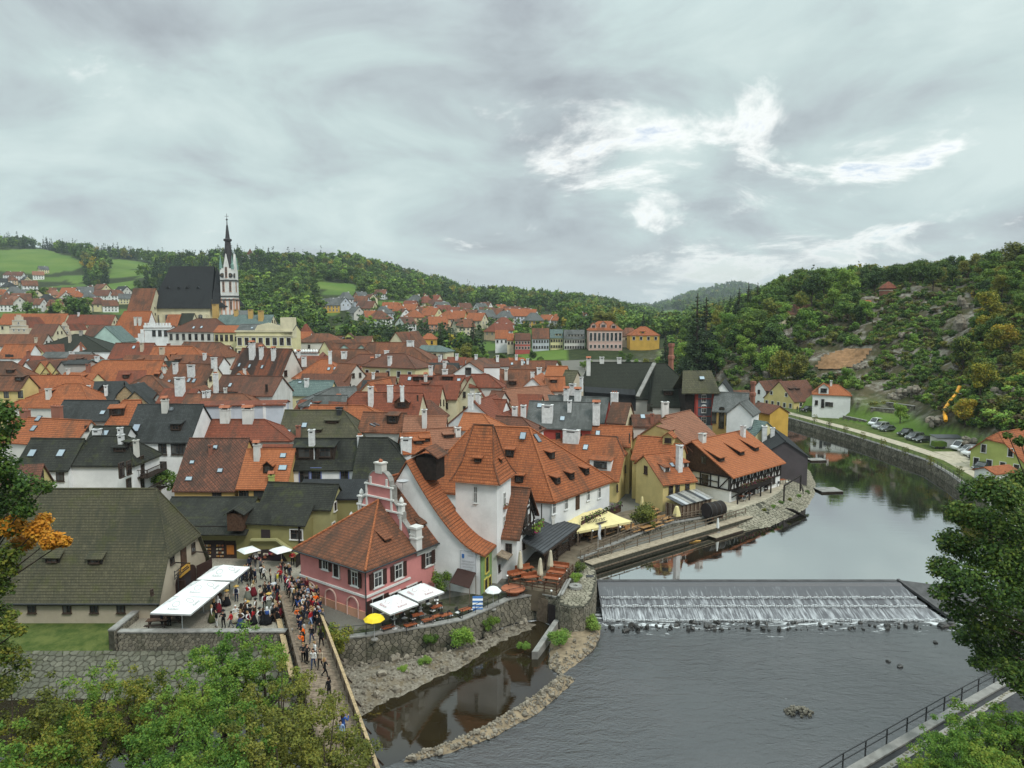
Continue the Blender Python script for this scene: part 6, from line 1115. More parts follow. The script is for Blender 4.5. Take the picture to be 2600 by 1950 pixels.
def canopy():
 A,B,Cc,Dd=G(1298,1354,7.3),G(1378,1310,7.3),G(1474,1333,5.9),G(1380,1404,5.9); Z=V((0,0,1)); n=(Dd-A).cross(B-A);
 t=thing('canopy','dark bitumen canopy roof on timber posts over the tavern terrace','canopy',V((5,84,3.6))); m=MB(); m.prism([A,Dd,Cc,B],-.22); m.build('roof','metalroof',t)
 N_=12
 for i in range(1,N_):
  k=i/N_; a,b=A.lerp(Dd,k),B.lerp(Cc,k); m=MB(); m.bar(a+Z*.03,b+Z*.03,.06,.06); m.build('seam','metaldark',t)
 for k in(0.05,.35,.68,.97):
  for e0,e1 in((Dd,Cc),(A,B)):
   p=e0.lerp(e1,k); q_=V((p.x,p.y,3.5)); q_.y+=.3 if e0 is Dd else 0; m=MB(); m.bar(q_,p-Z*.2,.24,.24); m.build('post','darkwood',t)
   if e0 is Dd: m=MB(); m.bar(p-Z*1.6,p.lerp(Dd.lerp(Cc,min(1,k+.12)),1)-Z*.2,.16,.16); m.build('brace','darkwood',t)
 m=MB(); m.bar(Dd-Z*.3,Cc-Z*.3,.2,.26); m.build('beam','darkwood',t)
 for i in range(8):                   # boarded back wall and rails under the roof
  z=3.8+.42*i; m=MB(); m.bar(V((A.x,A.y+.6,z)),V((B.x,B.y+.6,z)),.06,.36); m.build('board','brownwood',t)
 p,q_=Dd.lerp(Cc,.25),Cc
 for i in range(4): m=MB(); m.bar(V((p.x,p.y+.4,3.9+.3*i)),V((q_.x,q_.y+.4,3.9+.3*i)),.06,.14); m.build('rail','darkwood',t)
canopy()
def awning():
 A,B,Cc,Dd=G(1430,1316,6.6),G(1525,1289,6.6),G(1605,1323,5.5),G(1465,1350,5.5); Z=V((0,0,1)); n=(Dd-A).cross(Cc-A).normalized(); n=n if n.z>0 else -n
 t=thing('awning','big pale yellow beer awning on timber posts with dark script lettering','awning',V((13,92,3.6))); m=MB(); nu,nv=8,6; g=[]
 for j in range(nv+1):
  for i in range(nu+1):
   u,v=i/nu,j/nv; p=(A.lerp(B,u)).lerp(Dd.lerp(Cc,u),v); g.append(p-Z*.10*math.sin(PI*v)*(1-.0*abs(math.sin(PI*u*3)))-Z*.05*abs(math.sin(PI*u*4)))
 m.add(g,[(j*(nu+1)+i,(j+1)*(nu+1)+i,(j+1)*(nu+1)+i+1,j*(nu+1)+i+1) for j in range(nv) for i in range(nu)])
 f=m.build('fabric','canvasyellow',t); m=MB(); m.prism([Dd,Cc,Cc-Z*.3,Dd-Z*.3][::-1],(n.x*.03,n.y*.03-.03,0)); m.build('valance','canvasyellow',t)
 c=(A+B+Cc+Dd)/4+n*.12; r=(Cc-Dd).normalized(); d0=(Dd-A).normalized(); text('Budvar',c+n*.05+d0*.35,r,n,1.15,'ink',t,shear=.3,extr=.01); text('BUDĚJOVICKÝ',c-r*.5-d0*.7+n*.05,r,n,.34,'ink',t)
 m=MB(); d=(Dd-A).normalized(); m.prism([c-r*.6+d*1.0+n*.05,c+r*1.5+d*.9+n*.05,c+r*1.6+d*1.0+n*.05,c-r*.1+d*1.4+n*.05],n*.012); m.build('flourish','ink',t)
 for k in(0.02,.26,.5,.74,.98):
  p=Dd.lerp(Cc,k); m=MB(); m.bar(V((p.x,p.y+.25,2.8)),p-Z*.05,.2,.2); m.build('post','railwood',t)
  if k<.9: m=MB(); m.bar(p-Z*1.3+V((0,.25,0)),p.lerp(Cc,.12/(1-k))-Z*.1+V((0,.25,0)),.13,.13); m.build('brace','darkwood',t)
 for k in(.02,.5,.98): p=A.lerp(B,k); m=MB(); m.bar(V((p.x,p.y,2.8)),p-Z*.1,.2,.2); m.build('post','railwood',t)
awning()
# ---------------------------------------------------------------- square, walls, bridge, banks
Z1=V((0,0,1))
def clip(poly,px,py,nx,ny):            # keep the side where (p-q).n<0
 out=[]
 for i in range(len(poly)):
  a,b=poly[i],poly[(i+1)%len(poly)]; da=(a[0]-px)*nx+(a[1]-py)*ny; db=(b[0]-px)*nx+(b[1]-py)*ny
  if da<=0: out.append(a)
  if (da<0)!=(db<0) and abs(da-db)>1e-9: k=da/(da-db); out.append((a[0]+(b[0]-a[0])*k,a[1]+(b[1]-a[1])*k))
 return out
def cells(w,h,sx,sy,rnd,jit=.42):
 """irregular stones filling a w x h panel"""
 nx,ny=max(1,int(w/sx)),max(1,int(h/sy)); P_={}
 for j in range(-1,ny+1):
  for i in range(-1,nx+1): P_[i,j]=((i+.5+(.5 if j%2 else 0)+rnd.uniform(-jit,jit))*w/nx,(j+.5+rnd.uniform(-jit,jit)*.8)*h/ny)
 out=[]
 for j in range(ny):
  for i in range(-1,nx):
   c=P_[i,j]; pl=[(max(0,c[0]-2*sx),max(0,c[1]-2*sy)),(min(w,c[0]+2*sx),max(0,c[1]-2*sy)),(min(w,c[0]+2*sx),min(h,c[1]+2*sy)),(max(0,c[0]-2*sx),min(h,c[1]+2*sy))]
   if c[0]<-.3*sx: continue
   for dj in(-1,0,1):
    for di in(-2,-1,0,1,2):
     o=P_.get((i+di,j+dj))
     if o is None or (di==0 and dj==0): continue
     pl=clip(pl,(c[0]+o[0])/2,(c[1]+o[1])/2,o[0]-c[0],o[1]-c[1])
     if len(pl)<3: break
    if len(pl)<3: break
   if len(pl)>=3:
    cx=sum(p[0] for p in pl)/len(pl); cy=sum(p[1] for p in pl)/len(pl); out.append((pl,cx,cy))
 return out
def stones(mb,O,ux,uy,n,w,h,sx,sy,rnd,dep=.06,gap=.90,m=0):
 """proud stones with recessed joints on a panel; returns list of separate builders if mb is None"""
 res=[]
 for pl,cx,cy in cells(w,h,sx,sy,rnd):
  b=mb if mb is not None else MB(); d=dep*rnd.uniform(.6,1.5); k=gap
  lo=[O+ux*(cx+(x-cx)*k)+uy*(cy+(y-cy)*k) for x,y in pl]; hi=[O+ux*(cx+(x-cx)*k*.86)+uy*(cy+(y-cy)*k*.86)+n*d for x,y in pl]; q=len(pl)
  b.add(lo+hi,[tuple(range(q,2*q))]+[(i,(i+1)%q,q+(i+1)%q,q+i) for i in range(q)],m); res.append((b,q,abs(sum(pl[i][0]*pl[(i+1)%q][1]-pl[(i+1)%q][0]*pl[i][1] for i in range(q)))/2))
 return res
def wall_run(name,label,pts,z0,z1,th,outward,sx=.5,sy=.28,mat='wallstone',coping='concrete',cat='wall',single=0,batter=0):
 """stone-faced wall along a polyline; outward=+1: faces lie to the right of the direction of travel"""
 rnd=random.Random(len(label)*7+int(abs(pts[0][0])*10)); c=sum((V((p[0],p[1],0)) for p in pts),V())/len(pts); t=thing(name,label,cat,V((c.x,c.y,z0)))
 core=MB(); face=MB(); cop=MB(); every=[]
 for a,b in zip(pts[:-1],pts[1:]):
  a,b=V((a[0],a[1],0)),V((b[0],b[1],0)); d=(b-a); l=d.length; d/=l; n=V((d.y,-d.x,0))*outward
  core.prism([a+Z1*z0,b+Z1*z0,b-n*th+Z1*z0,a-n*th+Z1*z0][::(1 if outward<0 else -1)],z1-z0)
  o,ux=(a,d) if outward>0 else (b,-d)
  st=stones(None if single else face,o+Z1*z0-n*.0,ux,Z1,n,l,z1-z0,sx,sy,rnd)
  if single: every+=st
  cop.prism([a+n*.12+Z1*z1,b+n*.12+Z1*z1,b-n*(th+.05)+Z1*z1,a-n*(th+.05)+Z1*z1][::(1 if outward<0 else -1)],.14)
 core.build('core','mortar',t); cop.build('coping',coping,t)
 if not single: f=face.build('stone_facing',mat,t,uv=False); f['kind']='stuff'
 else: many(every,t,'stone',mat,single)
 return t
def many(st,parent,name,mat,limit=300):
 st=sorted(st,key=lambda s:-s[2]); rest=MB()
 for b,q,a in st[:limit]: b.build(name,mat,parent,uv=False)
 for b,q,a in st[limit:]: rest.add(b.v,b.f)
 if rest.v: o=rest.build(name+'_remainder',mat,parent,uv=False); o['kind']='stuff'
SQ=3.2
b=MB(); b.face([V((x,y,SQ)) for x,y in((-38.1,65.9),(-21.6,65.9),(-21.2,70),(-23.5,76),(-21.5,78.5),(-15,86),(-20,92),(-38.1,92))]); tag(b.build('square_paving','cobble'),'cobbled square','',None,'structure')
wall_run('terrace_wall','low rough stone terrace wall along the edge of the square',[(-38.0,65.6),(-21.3,65.7)],.9,3.62,.55,1,.42,.26)
wall_run('terrace_wall','short stone terrace wall return at the barn corner',[(-38.2,69.8),(-38.2,65.35)],1.5,3.9,.55,-1,.42,.26)
b=MB(); b.face([V(p) for p in((-120,64.6,1.9),(-38.4,64.9,1.9),(-38.4,66,2.2),(-120,66,2.2))]); b.face([V(p) for p in((-120,66,2.2),(-38.4,66,2.2),(-38.4,70.5,2.75),(-120,71,2.75))]); tag(b.build('lawn','grassmat'),'strip of mown grass below the barn','',None,'structure')
def bank():
 rnd=random.Random(5); o=V((-75,59.6,-.25)); e=V((-19.5,59.6,-.25)); up=V((0,5.6,2.25)); t=MB(); t.prism([o,e,e+up,o+up],-.3); r=t.build('stone_bank','mortar'); tag(r,'sloping river bank paved with irregular stones','',None,'structure')
 st=stones(None,o,V((1,0,0)),up.normalized(),V((0,-up.z,up.y)).normalized(),e.x-o.x,up.length,.62,.55,rnd,.07,.90)
 # big ones in view first
 st=[(b,q,a*(1.0 if b.v[0][0]>-48 else .2)) for b,q,a in st]; many(st,r,'stone','bankstone',300)
bank()
# --- footbridge
def bridge():
 Lr=[V((-26.2,76.6,0)),V((-18.2,57.9,0)),V((-12.6,44.6,0)),V((-9.9,38.3,0))]; Rr=[V((-22.4,75.8,0)),V((-15.4,59.5,0)),V((-9.7,46,0)),V((-7.2,40,0))]
 t=thing('footbridge','wooden footbridge with plank deck and boarded railings crossing the river','bridge',V((-18,60,0))); zd=3.35
 def at(pl,k):                      # k in metres along
  for a,b in zip(pl[:-1],pl[1:]):
   l=(b-a).length
   if k<=l: return a+(b-a)*(k/l)
   k-=l
  return pl[-1]
 n=150; LL=39.0; ps=MB()
 for i in range(n):
  k0,k1=LL*i/n,LL*(i+.88)/n; a,b,c,d=at(Lr,k0),at(Rr,k0),at(Rr,k1),at(Lr,k1); m=MB(); z=zd+R.uniform(-.012,.012); m.prism([p+Z1*z for p in(d,c,b,a)],.07); m.build('plank','plank',t)
 for side,s_ in((Lr,-1),(Rr,1)):
  for i in range(20):
   k=LL*i/19.5; p=at(side,k); m=MB(); m.box(p+Z1*(zd+.5),(.16,.16,1.4)); m.build('post','railwood',t)
   if i%2==0: q=at(side,min(LL,k+.2)); d=(at(side,min(LL,k+.5))-p).normalized() if k<LL-.6 else V((0,-1,0)); o=V((d.y,-d.x,0))*-s_; m=MB(); m.bar(p+o*.9+Z1*(zd-.5),p+Z1*(zd+.75),.12,.12); m.build('strut','darkwood',t)
  for z,h_,w_,nm in((zd+1.2,.10,.24,'handrail'),(zd+.85,.22,.06,'rail_board'),(zd+.5,.22,.06,'rail_board'),(zd+.18,.22,.06,'rail_board')):
   for a,b in zip(side[:-1],side[1:]): m=MB(); m.bar(a+Z1*z,b+Z1*z,w_,h_); m.build(nm,'palewood' if nm=='handrail' and s_>0 else 'railwood',t)
 for a,b in zip(Lr[:-1],Lr[1:]):    # pale cable tray on the outside of the railing
  o=V((-.55,-.2,0)); m=MB(); m.bar(a+o+Z1*(zd+.1),b+o+Z1*(zd+.1),.5,.1); m.build('side_tray','palewood',t); break
 for k in(9,20,31):
  for side in(Lr,Rr): p=at(side,k); m=MB(); m.bar(p-Z1*1.5,p+Z1*zd,.35,.35); m.build('pile','darkwood',t)
  a,b=at(Lr,k),at(Rr,k); m=MB(); m.bar(a+Z1*(zd-.25),b+Z1*(zd-.25),.3,.3); m.build('cross_beam','darkwood',t)
 for side in(Lr,Rr):
  for a,b in zip(side[:-1],side[1:]): m=MB(); m.bar(a+Z1*(zd-.2),b+Z1*(zd-.2),.25,.35); m.build('bearer','darkwood',t)
bridge()
# --- garden terrace of the pink house, with its wall
TW=[(-19.5,65.6),(-17.6,65.9),(-14.3,66.6),(-11.1,67.8),(-8,68.9),(-5.1,70.2),(-2.6,72.8),(-0.3,75.5),(2.9,77.0)]
b=MB(); b.face([V((x,y,2.45)) for x,y in TW[:-1]]+[V((1.5,79,2.45)),V((-9,83,2.45)),V((-20,72,2.45))]); tag(b.build('terrace_lawn','mosspave'),'mossy garden terrace beside the pink house','',None,'structure')
wall_run('river_wall','long old river wall of yellowish stone blocks under the garden terrace',TW,-.8,2.75,.6,1,.55,.36)
def fence(name,label,pts,z,h_,step,mat='metaldark',rails=(1.0,),pw=.05,picket=0,cat='fence'):
 c=pts[len(pts)//2]; t=thing(name,label,cat,V((c[0],c[1],z if not callable(z) else z(*c[:2]))));
 zf=z if callable(z) else (lambda x,y:z)
 tot=[]
 for a,b in zip(pts[:-1],pts[1:]):
  a,b=V((a[0],a[1],0)),V((b[0],b[1],0)); l=(b-a).length; n=max(1,round(l/step))
  for i in range(n): p=a.lerp(b,i/n); m=MB(); zz=zf(p.x,p.y); m.bar(p+Z1*(zz-.15),p+Z1*(zz+h_),pw,pw); m.build('post',mat,t)
  for r in rails: m=MB(); m.bar(a+Z1*(zf(a.x,a.y)+h_*r),b+Z1*(zf(b.x,b.y)+h_*r),pw*.8,pw*.8); m.build('rail',mat,t)
  if picket:
   m=MB(); k=int(l/picket)
   for i in range(k): p=a.lerp(b,i/k); zz=zf(p.x,p.y); m.bar(p+Z1*zz,p+Z1*(zz+h_*.95),.02,.02)
   o=m.build('pickets',mat,t,uv=False); o['kind']='stuff'
 a=V((pts[-1][0],pts[-1][1],0)); m=MB(); zz=zf(a.x,a.y); m.bar(a+Z1*(zz-.15),a+Z1*(zz+h_),pw,pw); m.build('post',mat,t); return t
fence('terrace_fence','thin dark metal fence on the garden terrace wall',[(x,y+.25) for x,y in TW[1:]],2.85,1.0,1.8,rails=(1.0,.5))
# --- gravel bank below the wall, spit of stones, pond edge
def blanket(name,label,poly,zf,mat,step=.6,kind='structure'):
 xs=[p[0] for p in poly]; ys=[p[1] for p in poly]; gx=np.arange(min(xs)-step,max(xs)+2*step,step); gy=np.arange(min(ys)-step,max(ys)+2*step,step); X,Y=np.meshgrid(gx,gy,indexing='ij'); d=sdist(X,Y,poly); Zz=zf(X,Y,d); m=MB(); idx={}
 for i in range(len(gx)-1):
  for j in range(len(gy)-1):
   if min(d[i,j],d[i+1,j],d[i,j+1],d[i+1,j+1])<step:
    q=[]
    for a,b_ in((i,j),(i+1,j),(i+1,j+1),(i,j+1)):
     if (a,b_) not in idx: idx[a,b_]=len(m.v); m.v.append((gx[a],gy[b_],Zz[a,b_]))
     q.append(idx[a,b_])
    m.f.append(q); m.m.append(0)
 o=m.build(name,mat,None,smooth=True); tag(o,label,None,None,kind); return o
BK=[(-19.5,65.4),(-14.3,66.3),(-8,68.6),(-4.9,70),(-2.4,72.6),(.3,75.2),(2.6,75.4),(2.2,74.2),(.2,73),(-2.4,69.6),(-5.2,65.8),(-8.3,62.8),(-10.8,60.2),(-12.8,57.8),(-15.4,55.4),(-21,57)]
nzs=lambda X,Y: .12*np.sin(X*2.1+Y*1.3)*np.sin(Y*2.7-X*.8)+.06*np.sin(X*5.3)*np.sin(Y*4.7)
blanket('gravel_bank','gravel and rubble bank below the river wall',BK,lambda X,Y,d: np.clip(-d*.33,-.5,.75)+.05+nzs(X,Y),'gravel')
SP=[(4.5,74.6),(9.0,75.5),(9.6,74.6),(9.3,72.5),(8.4,69.5),(6.8,67.2),(5.2,65.2),(3.4,62.6),(1.0,59.4),(-2,56.2),(-5.2,53.6),(-8,52),(-8.4,51.2),(-5,52.4),(-1.4,54.6),(2.2,58),(4.8,61.6),(6,63.6),(4.6,64.3),(3.6,66),(3.9,69.5),(4.2,72)]
SPz=lambda X,Y,d: np.clip(-d*.55,-.4,.5)+.02+.5*nzs(X,Y)
blanket('gravel_spit','sandy spit with a curving line of stones dividing the river',SP,SPz,'sand')
ROCKG='boulders on the river banks'
def rocks(n,poly,smin,smax,mat,label,zf,rnd,name='boulder',bias=None):
 xs=[p[0] for p in poly]; ys=[p[1] for p in poly]; k=0; out=[]
 while k<n:
  x,y=rnd.uniform(min(xs),max(xs)),rnd.uniform(min(ys),max(ys)); d=float(sdist(np.array([x]),np.array([y]),poly)[0])
  if d>0 or (bias and rnd.random()>bias(x,y,d)): continue
  s=smin+(smax-smin)*rnd.random()**2.2; out.append((x,y,s,zf(x,y,d))); k+=1
 return out
def rock_things(lst,mat,label,group,rnd,big=.62):
 small=MB(); protos=[]
 for i in range(6): m=MB(); m.rock((0,0,0),1,.8,.7,0,rnd); protos.append(m.mesh('boulder',mat,uv=False))
 for x,y,s,z in lst:
  if s>=big:
   o=mlink('boulder',rnd.choice(protos),None,(x,y,z+s*.16),(rnd.uniform(-.3,.3),rnd.uniform(-.3,.3),rnd.uniform(0,6.3)),(s*rnd.uniform(.8,1.2),s*rnd.uniform(.8,1.2),s*rnd.uniform(.8,1.1))); tag(o,label,'boulder',group)
  else: small.rock((x,y,z+s*.1),s,s*.8,s*.6,0,rnd)
 return small
rr=random.Random(11); nz1=lambda x,y: float(nzs(np.array(x),np.array(y)))
z_bk=lambda x,y,d: max(-.3,min(.75,-d*.33))+.05+nz1(x,y)
l=rocks(1500,BK,.08,.42,'rock','',z_bk,rr)+rocks(70,BK,.5,1.25,'rock','',z_bk,rr,bias=lambda x,y,d: 1 if d>-1.6 else .25)
s=rock_things(l,'rock','pale boulder lying on the gravel bank below the river wall','boulders on the gravel bank',rr); o=s.build('stones','rock',uv=False); tag(o,'loose stones scattered over the gravel bank','stones',None,'stuff')
z_sp=lambda x,y,d: max(-.2,min(.5,-d*.55))+.02
edge=lambda x,y,d: (1.0 if (d>-.9 and x<9.3 and (x-y*.55)>-33.2) or y<62.5 else .04)
l=rocks(1100,SP,.14,.42,'rock','',z_sp,rr,bias=edge)+rocks(45,SP,.55,.7,'rock','',z_sp,rr,bias=edge)
s=rock_things(l,'rock','pale rounded stone in the curving line across the river','stones of the curving line',rr,.6); o=s.build('stones','rock',uv=False); tag(o,'small stones packed along the curving line in the river','stones',None,'stuff')
FT=[(9.5,74.2),(14,75.6),(22,75.9),(30,75.9),(40,75.8),(48,75.4),(50,74.2),(40,74.0),(30,73.8),(20,73.8),(12,73.4)]
l=rocks(150,FT,.2,.85,'rockdark','',lambda x,y,d:.0,rr,bias=lambda x,y,d: 1 if x<30 else .45)
s=rock_things(l,'rockdark','wet black boulder in the white water at the foot of the weir','boulders at the weir foot',rr,.55); o=s.build('stones','rockdark',uv=False); tag(o,'small wet stones along the foot of the weir','stones',None,'stuff')
IS=[(26.0+1.0*math.cos(a),55.8+.8*math.sin(a)) for a in [i*.7 for i in range(9)]]
ctr=G(2028,1808,0)
t=thing('rock_heap','small heap of brown stones standing alone in the rippled river','rocks',ctr); m=MB()
for i in range(46): a=rr.random()*6.3; r_=1.05*rr.random()**.6; m.rock(ctr+V((r_*math.cos(a)*1.15,r_*math.sin(a)*.8,.35*(1-r_)+.02)),rr.uniform(.2,.5),rr.uniform(.2,.4),rr.uniform(.2,.35),0,rr)
o=m.build('stones','rock',t,uv=False); o['kind']='stuff'
for px,py,s_ in((2255,1680,.5),(2285,1693,.6),(2375,1632,.5),(2395,1590,1.2),(2415,1588,1.0)):
 p=G(px,py,0); m=MB(); m.rock(p+Z1*.05,s_*1.3,s_,s_*.6,0,rr); tag(m.build('boulder','rockdark',uv=False),'dark stone breaking the surface of the open river','boulder','stones in the open river')
# --- pier between the sluice and the weir
def pier():
 out=[(4.8,74.9),(5.2,73.2),(6.3,72.3),(7.6,72.6),(8.4,73.9),(9.3,77),(9.9,80.5),(10.1,84),(8.9,85.7),(7.6,84.5),(6.9,81),(5.7,77.6)]
 c=V((7.4,78,0)); t=thing('weir_pier','rounded stone pier with paved top beside the weir','pier',c); m=MB(); m.prism([V((x,y,-.8)) for x,y in out],4.0); m.build('core','mortar',t)
 f=MB(); rnd=random.Random(3)
 for (ax,ay),(bx,by) in zip(out,out[1:]+out[:1]):
  a,b=V((ax,ay,0)),V((bx,by,0)); d=b-a; l=d.length; d/=l; n=V((d.y,-d.x,0)); stones(f,a-Z1*.8,d,Z1,n,l,3.95,.45,.3,rnd,.05)
 o=f.build('stone_facing','wallstone',t,uv=False); o['kind']='stuff'
 f=MB(); pl=MB();
 for pg,cx,cy in cells(7,15,.48,.48,rnd):
  x0,y0=4.2+cx,71.8+cy
  if float(sdist(np.array([x0]),np.array([y0]),out)[0])<-.28:
   k=.9; q=len(pg); lo=[V((4.2+cx+(x-cx)*k,71.8+cy+(y-cy)*k,3.19)) for x,y in pg]; hi=[V((4.2+cx+(x-cx)*k*.88,71.8+cy+(y-cy)*k*.88,3.25+rnd.uniform(0,.02))) for x,y in pg]; f.add(lo+hi,[tuple(range(q,2*q))]+[(i,(i+1)%q,q+(i+1)%q,q+i) for i in range(q)])
 o=f.build('paving','pierstone',t,uv=False); o['kind']='stuff'
 p=G(1461,1492,3.3); m=MB(); m.lathe(p,[(.25,.02),(.25,.28),(.75,.28),(.78,.0)],20); o=m.build('millstone','concrete'); tag(o,'old round millstone lying flat on the paved pier','millstone');
 for px,py in((1467,1464),(1498,1463)): p=G(px,py,3.27); m=MB(); m.box(p,(.9,.7,.06)); m.build('hatch_cover','metaldark',t)
 a,b=G(1426,1522,3.3),G(1448,1480,3.3); m=MB(); m.bar(a+Z1*.5,b+Z1*.5,.25,.12); m.bar(a+V((-.35,0,.4)),b+V((-.35,0,.4)),.2,.1); m.build('beams','concrete',t)
pier()
wall_run('sluice_wall','dark stone abutment wall behind the wooden sluice gate',[(2.7,76.6),(4.9,75.2)],-.8,3.1,.6,1,.5,.34)
def sluice():
 t=thing('sluice_gate','weathered plank sluice gate in the dark channel mouth','gate',V((3.8,75.7,0))); d=(V((4.9,75.1,0))-V((2.8,76.5,0))).normalized(); n=V((d.y,-d.x,0)); a=V((2.8,76.5,0))+n*.12
 for i in range(7): m=MB(); m.box(a+d*(.15+.2*i)+Z1*1.2,(.18,.08,3.0),0,d); m.build('plank','railwood',t)
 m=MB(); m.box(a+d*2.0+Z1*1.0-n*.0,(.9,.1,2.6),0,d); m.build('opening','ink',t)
sluice()
a,b=G(1358,1662,.5),G(1414,1580,.9); m=MB(); m.prism([a+V((-.3,0,-1)),a+V((.3,0,-1)),b+V((.3,0,-1)),b+V((-.3,0,-1))],1.3); tag(m.build('channel_wall','concrete'),'low concrete guide wall leading into the dark pond','wall')
# --- plank walkway on its wall across the mill race
def walkway():
 a,b=V((9.4,85.6,0)),V((36.3,106.2,0)); d=(b-a).normalized(); n=V((d.y,-d.x,0)); l=(b-a).length; t=thing('walkway','long plank walkway on a stained concrete wall beside the mill race','walkway',V((22,95,2)))
 m=MB(); m.prism([a+n*.75+Z1*1.2,b+n*.75+Z1*1.2,b-n*.6+Z1*1.2,a-n*.6+Z1*1.2][::-1],1.95); m.build('wall','mortar',t)
 k=60
 for i in range(k): p=a+d*(l*(i+.5)/k)+Z1*3.22; m=MB(); m.box(p,(l/k*.93,1.5,.08),0,d); m.build('plank','raftwood',t)
 for i in range(15): p=a+d*(l*i/14)-n*.62; m=MB(); m.bar(p+Z1*2.9,p+Z1*4.3,.11,.11); m.build('post','railwood',t)
 for z in(4.25,3.75): m=MB(); m.bar(a-n*.62+Z1*z,b-n*.62+Z1*z,.1,.1); m.build('rail','railwood',t)
 m=MB(); m.bar(a+n*.86+Z1*2.6,b+n*.86+Z1*2.6,.12,.16); m.build('fender','railwood',t)
walkway()
# --- cobbled promontory of the inn
PR=[(32,100.3),(38.9,103.2),(44.5,108.6),(49.2,114),(53.8,122),(57.4,130),(60.6,140),(62.7,150),(64.8,160),(66,169)]
def promontory():
 m=MB(); t=[];
 inn_=[(28.8,105),(35.8,108.2),(40.8,112.6),(45.2,117.6),(49.6,125),(53,132.6),(56.0,142),(58.3,151),(60.6,161),(62,170)]
 for i in range(len(PR)-1):
  (ax,ay),(bx,by),(cx,cy),(dx,dy)=PR[i],PR[i+1],inn_[i+1],inn_[i]; m.face([V((ax,ay,1.9)),V((bx,by,1.9)),V((cx,cy,3.75)),V((dx,dy,3.75))])
 r=m.build('embankment','mortar'); tag(r,'cobbled embankment curving round the inn','',None,'structure'); f=MB(); rnd=random.Random(9)
 for i in range(len(PR)-1):
  a,b,c_=V((*PR[i],1.9)),V((*PR[i+1],1.9)),V((*inn_[i],3.75)); ux=(b-a); l=ux.length; ux/=l; uy=(c_-a); uy-=ux*uy.dot(ux); hgt=uy.length; uy/=hgt; n=ux.cross(uy); stones(f,a,ux,uy,n,l,hgt*1.02,.55,.5,rnd,.07,.9)
 o=f.build('cobbles','pierstone',r,uv=False); o['kind']='stuff'
 m=MB(); m.face([V((x,y,3.78)) for x,y in inn_]+[V((x,y,3.78)) for x,y in((58,172),(56,160),(52,148),(46,134),(40,122),(33,114),(24,108))]); tag(m.build('promenade','path'),'sandy riverside promenade round the inn','',None,'structure')
promontory()
# --- tavern terraces
def slab(name,label,pts,z,th,mat): m=MB(); m.prism([V((x,y,z-th)) for x,y in pts],th); o=m.build(name,mat); tag(o,label,None,None,'structure'); return o
TA=[(-.4,77.6),(4.9,75.4),(7.2,81.4),(8.4,86.2),(9.6,87.6),(12,90.5),(17.5,96.4),(23,101.5),(30,108),(24,112),(12,104),(6,92),(0,86)]
slab('tavern_terrace','terrace floor of the riverside tavern',TA,3.5,2.4,'soil')
wall_run('race_wall','rubble wall of the tavern terrace above the mill race',[(8.6,86.3),(12,90.3),(17.6,96.2),(23.2,101.3),(29.6,104.6)],1.2,3.45,.5,1,.55,.35)
for pts,lab in(([(8.6,86.6),(12,90.6),(17.5,96.5),(23,101.6)],'timber railing along the yellow-awning terrace above the mill race'),([(-.4,77.7),(4.9,75.5),(7.2,81.4)],'brown timber railing round the bench terrace'),([(23,101.6),(29.8,105)],'timber railing above the mill race by the barrel')):
 fence('terrace_railing',lab,pts,3.5,1.1,1.5,'railwood' if 'yellow' in lab or 'barrel' in lab else 'brownwood',(1.0,.66,.33),.12)
# --- path and car park across the water
RB=[(60,76),(66,87),(72,101),(78,117.3),(82,130.6),(84.9,143.3),(84.4,160),(83.2,174.3),(79.4,200),(75.9,220),(66,240)]
wall_run('quay_wall','long grey stone quay wall along the far river bank',RB,.9,3.9,.7,-1,.9,.5)
def strip(name,label,pts,z,off0,off1,mat):
 m=MB(); L0,L1=[],[]
 for i,(x,y) in enumerate(pts):
  a=V((*pts[max(0,i-1)],0)); b=V((*pts[min(len(pts)-1,i+1)],0)); d=(b-a).normalized(); n=V((d.y,-d.x,0)); L0.append(V((x,y,z))+n*off0); L1.append(V((x,y,z))+n*off1)
 for i in range(len(pts)-1): m.face([L0[i],L1[i],L1[i+1],L0[i+1]])
 o=m.build(name,mat); tag(o,label,None,None,'structure'); return o
strip('verge','grass verge between quay wall and path',RB,4.02,.5,3.4,'grassmat')
strip('footpath','pale gravel path along the far bank',RB,4.05,3.4,6.6,'path')
strip('verge','grass behind the gravel path on the far bank',RB,4.03,6.6,13,'grassmat')
fence('quay_fence','thin dark fence along the grass quay of the far bank',RB[2:],4.0,1.05,2.2,rails=(1.0,.15),picket=.35)
# --- near path with railing
NP=[(18,42.8),(23.5,46.6),(35,53.9),(46.4,61),(53,65.6),(58.5,71.5)]
strip('near_path','dark gravel footpath on the near bank',NP,2.5,.3,4.4,'asphalt')
strip('near_kerb','pale rubble edge of the near footpath',NP,2.54,1.0,1.5,'pl.stonegrey')
wall_run('near_wall','low stone river wall under the near footpath',NP,-.8,2.55,.5,-1,.6,.4)
m=MB(); rnd=random.Random(2)
for (ax,ay),(bx,by) in zip(NP[:-1],NP[1:]):
 a,b=V((ax,ay,0)),V((bx,by,0)); d=(b-a); l=d.length; d/=l; n=V((d.y,-d.x,0)); k=int(l/.45)
 for i in range(k): m.rock(a+d*(l*i/k)+n*(1.25+rnd.uniform(-.15,.15))+Z1*2.56,.4,.3,.12,0,rnd)
tag(m.build('kerb_stones','pierstone',uv=False),'line of small pale stones edging the near footpath','stones',None,'stuff')
fence('near_railing','dark two-rail metal railing beside the near footpath',[(18,43.2),(23.1,46.6),(34.6,53.9),(46,60.9),(52.6,65.4)],2.65,1.15,2.6,'metaldark',(1.0,.55),.08)
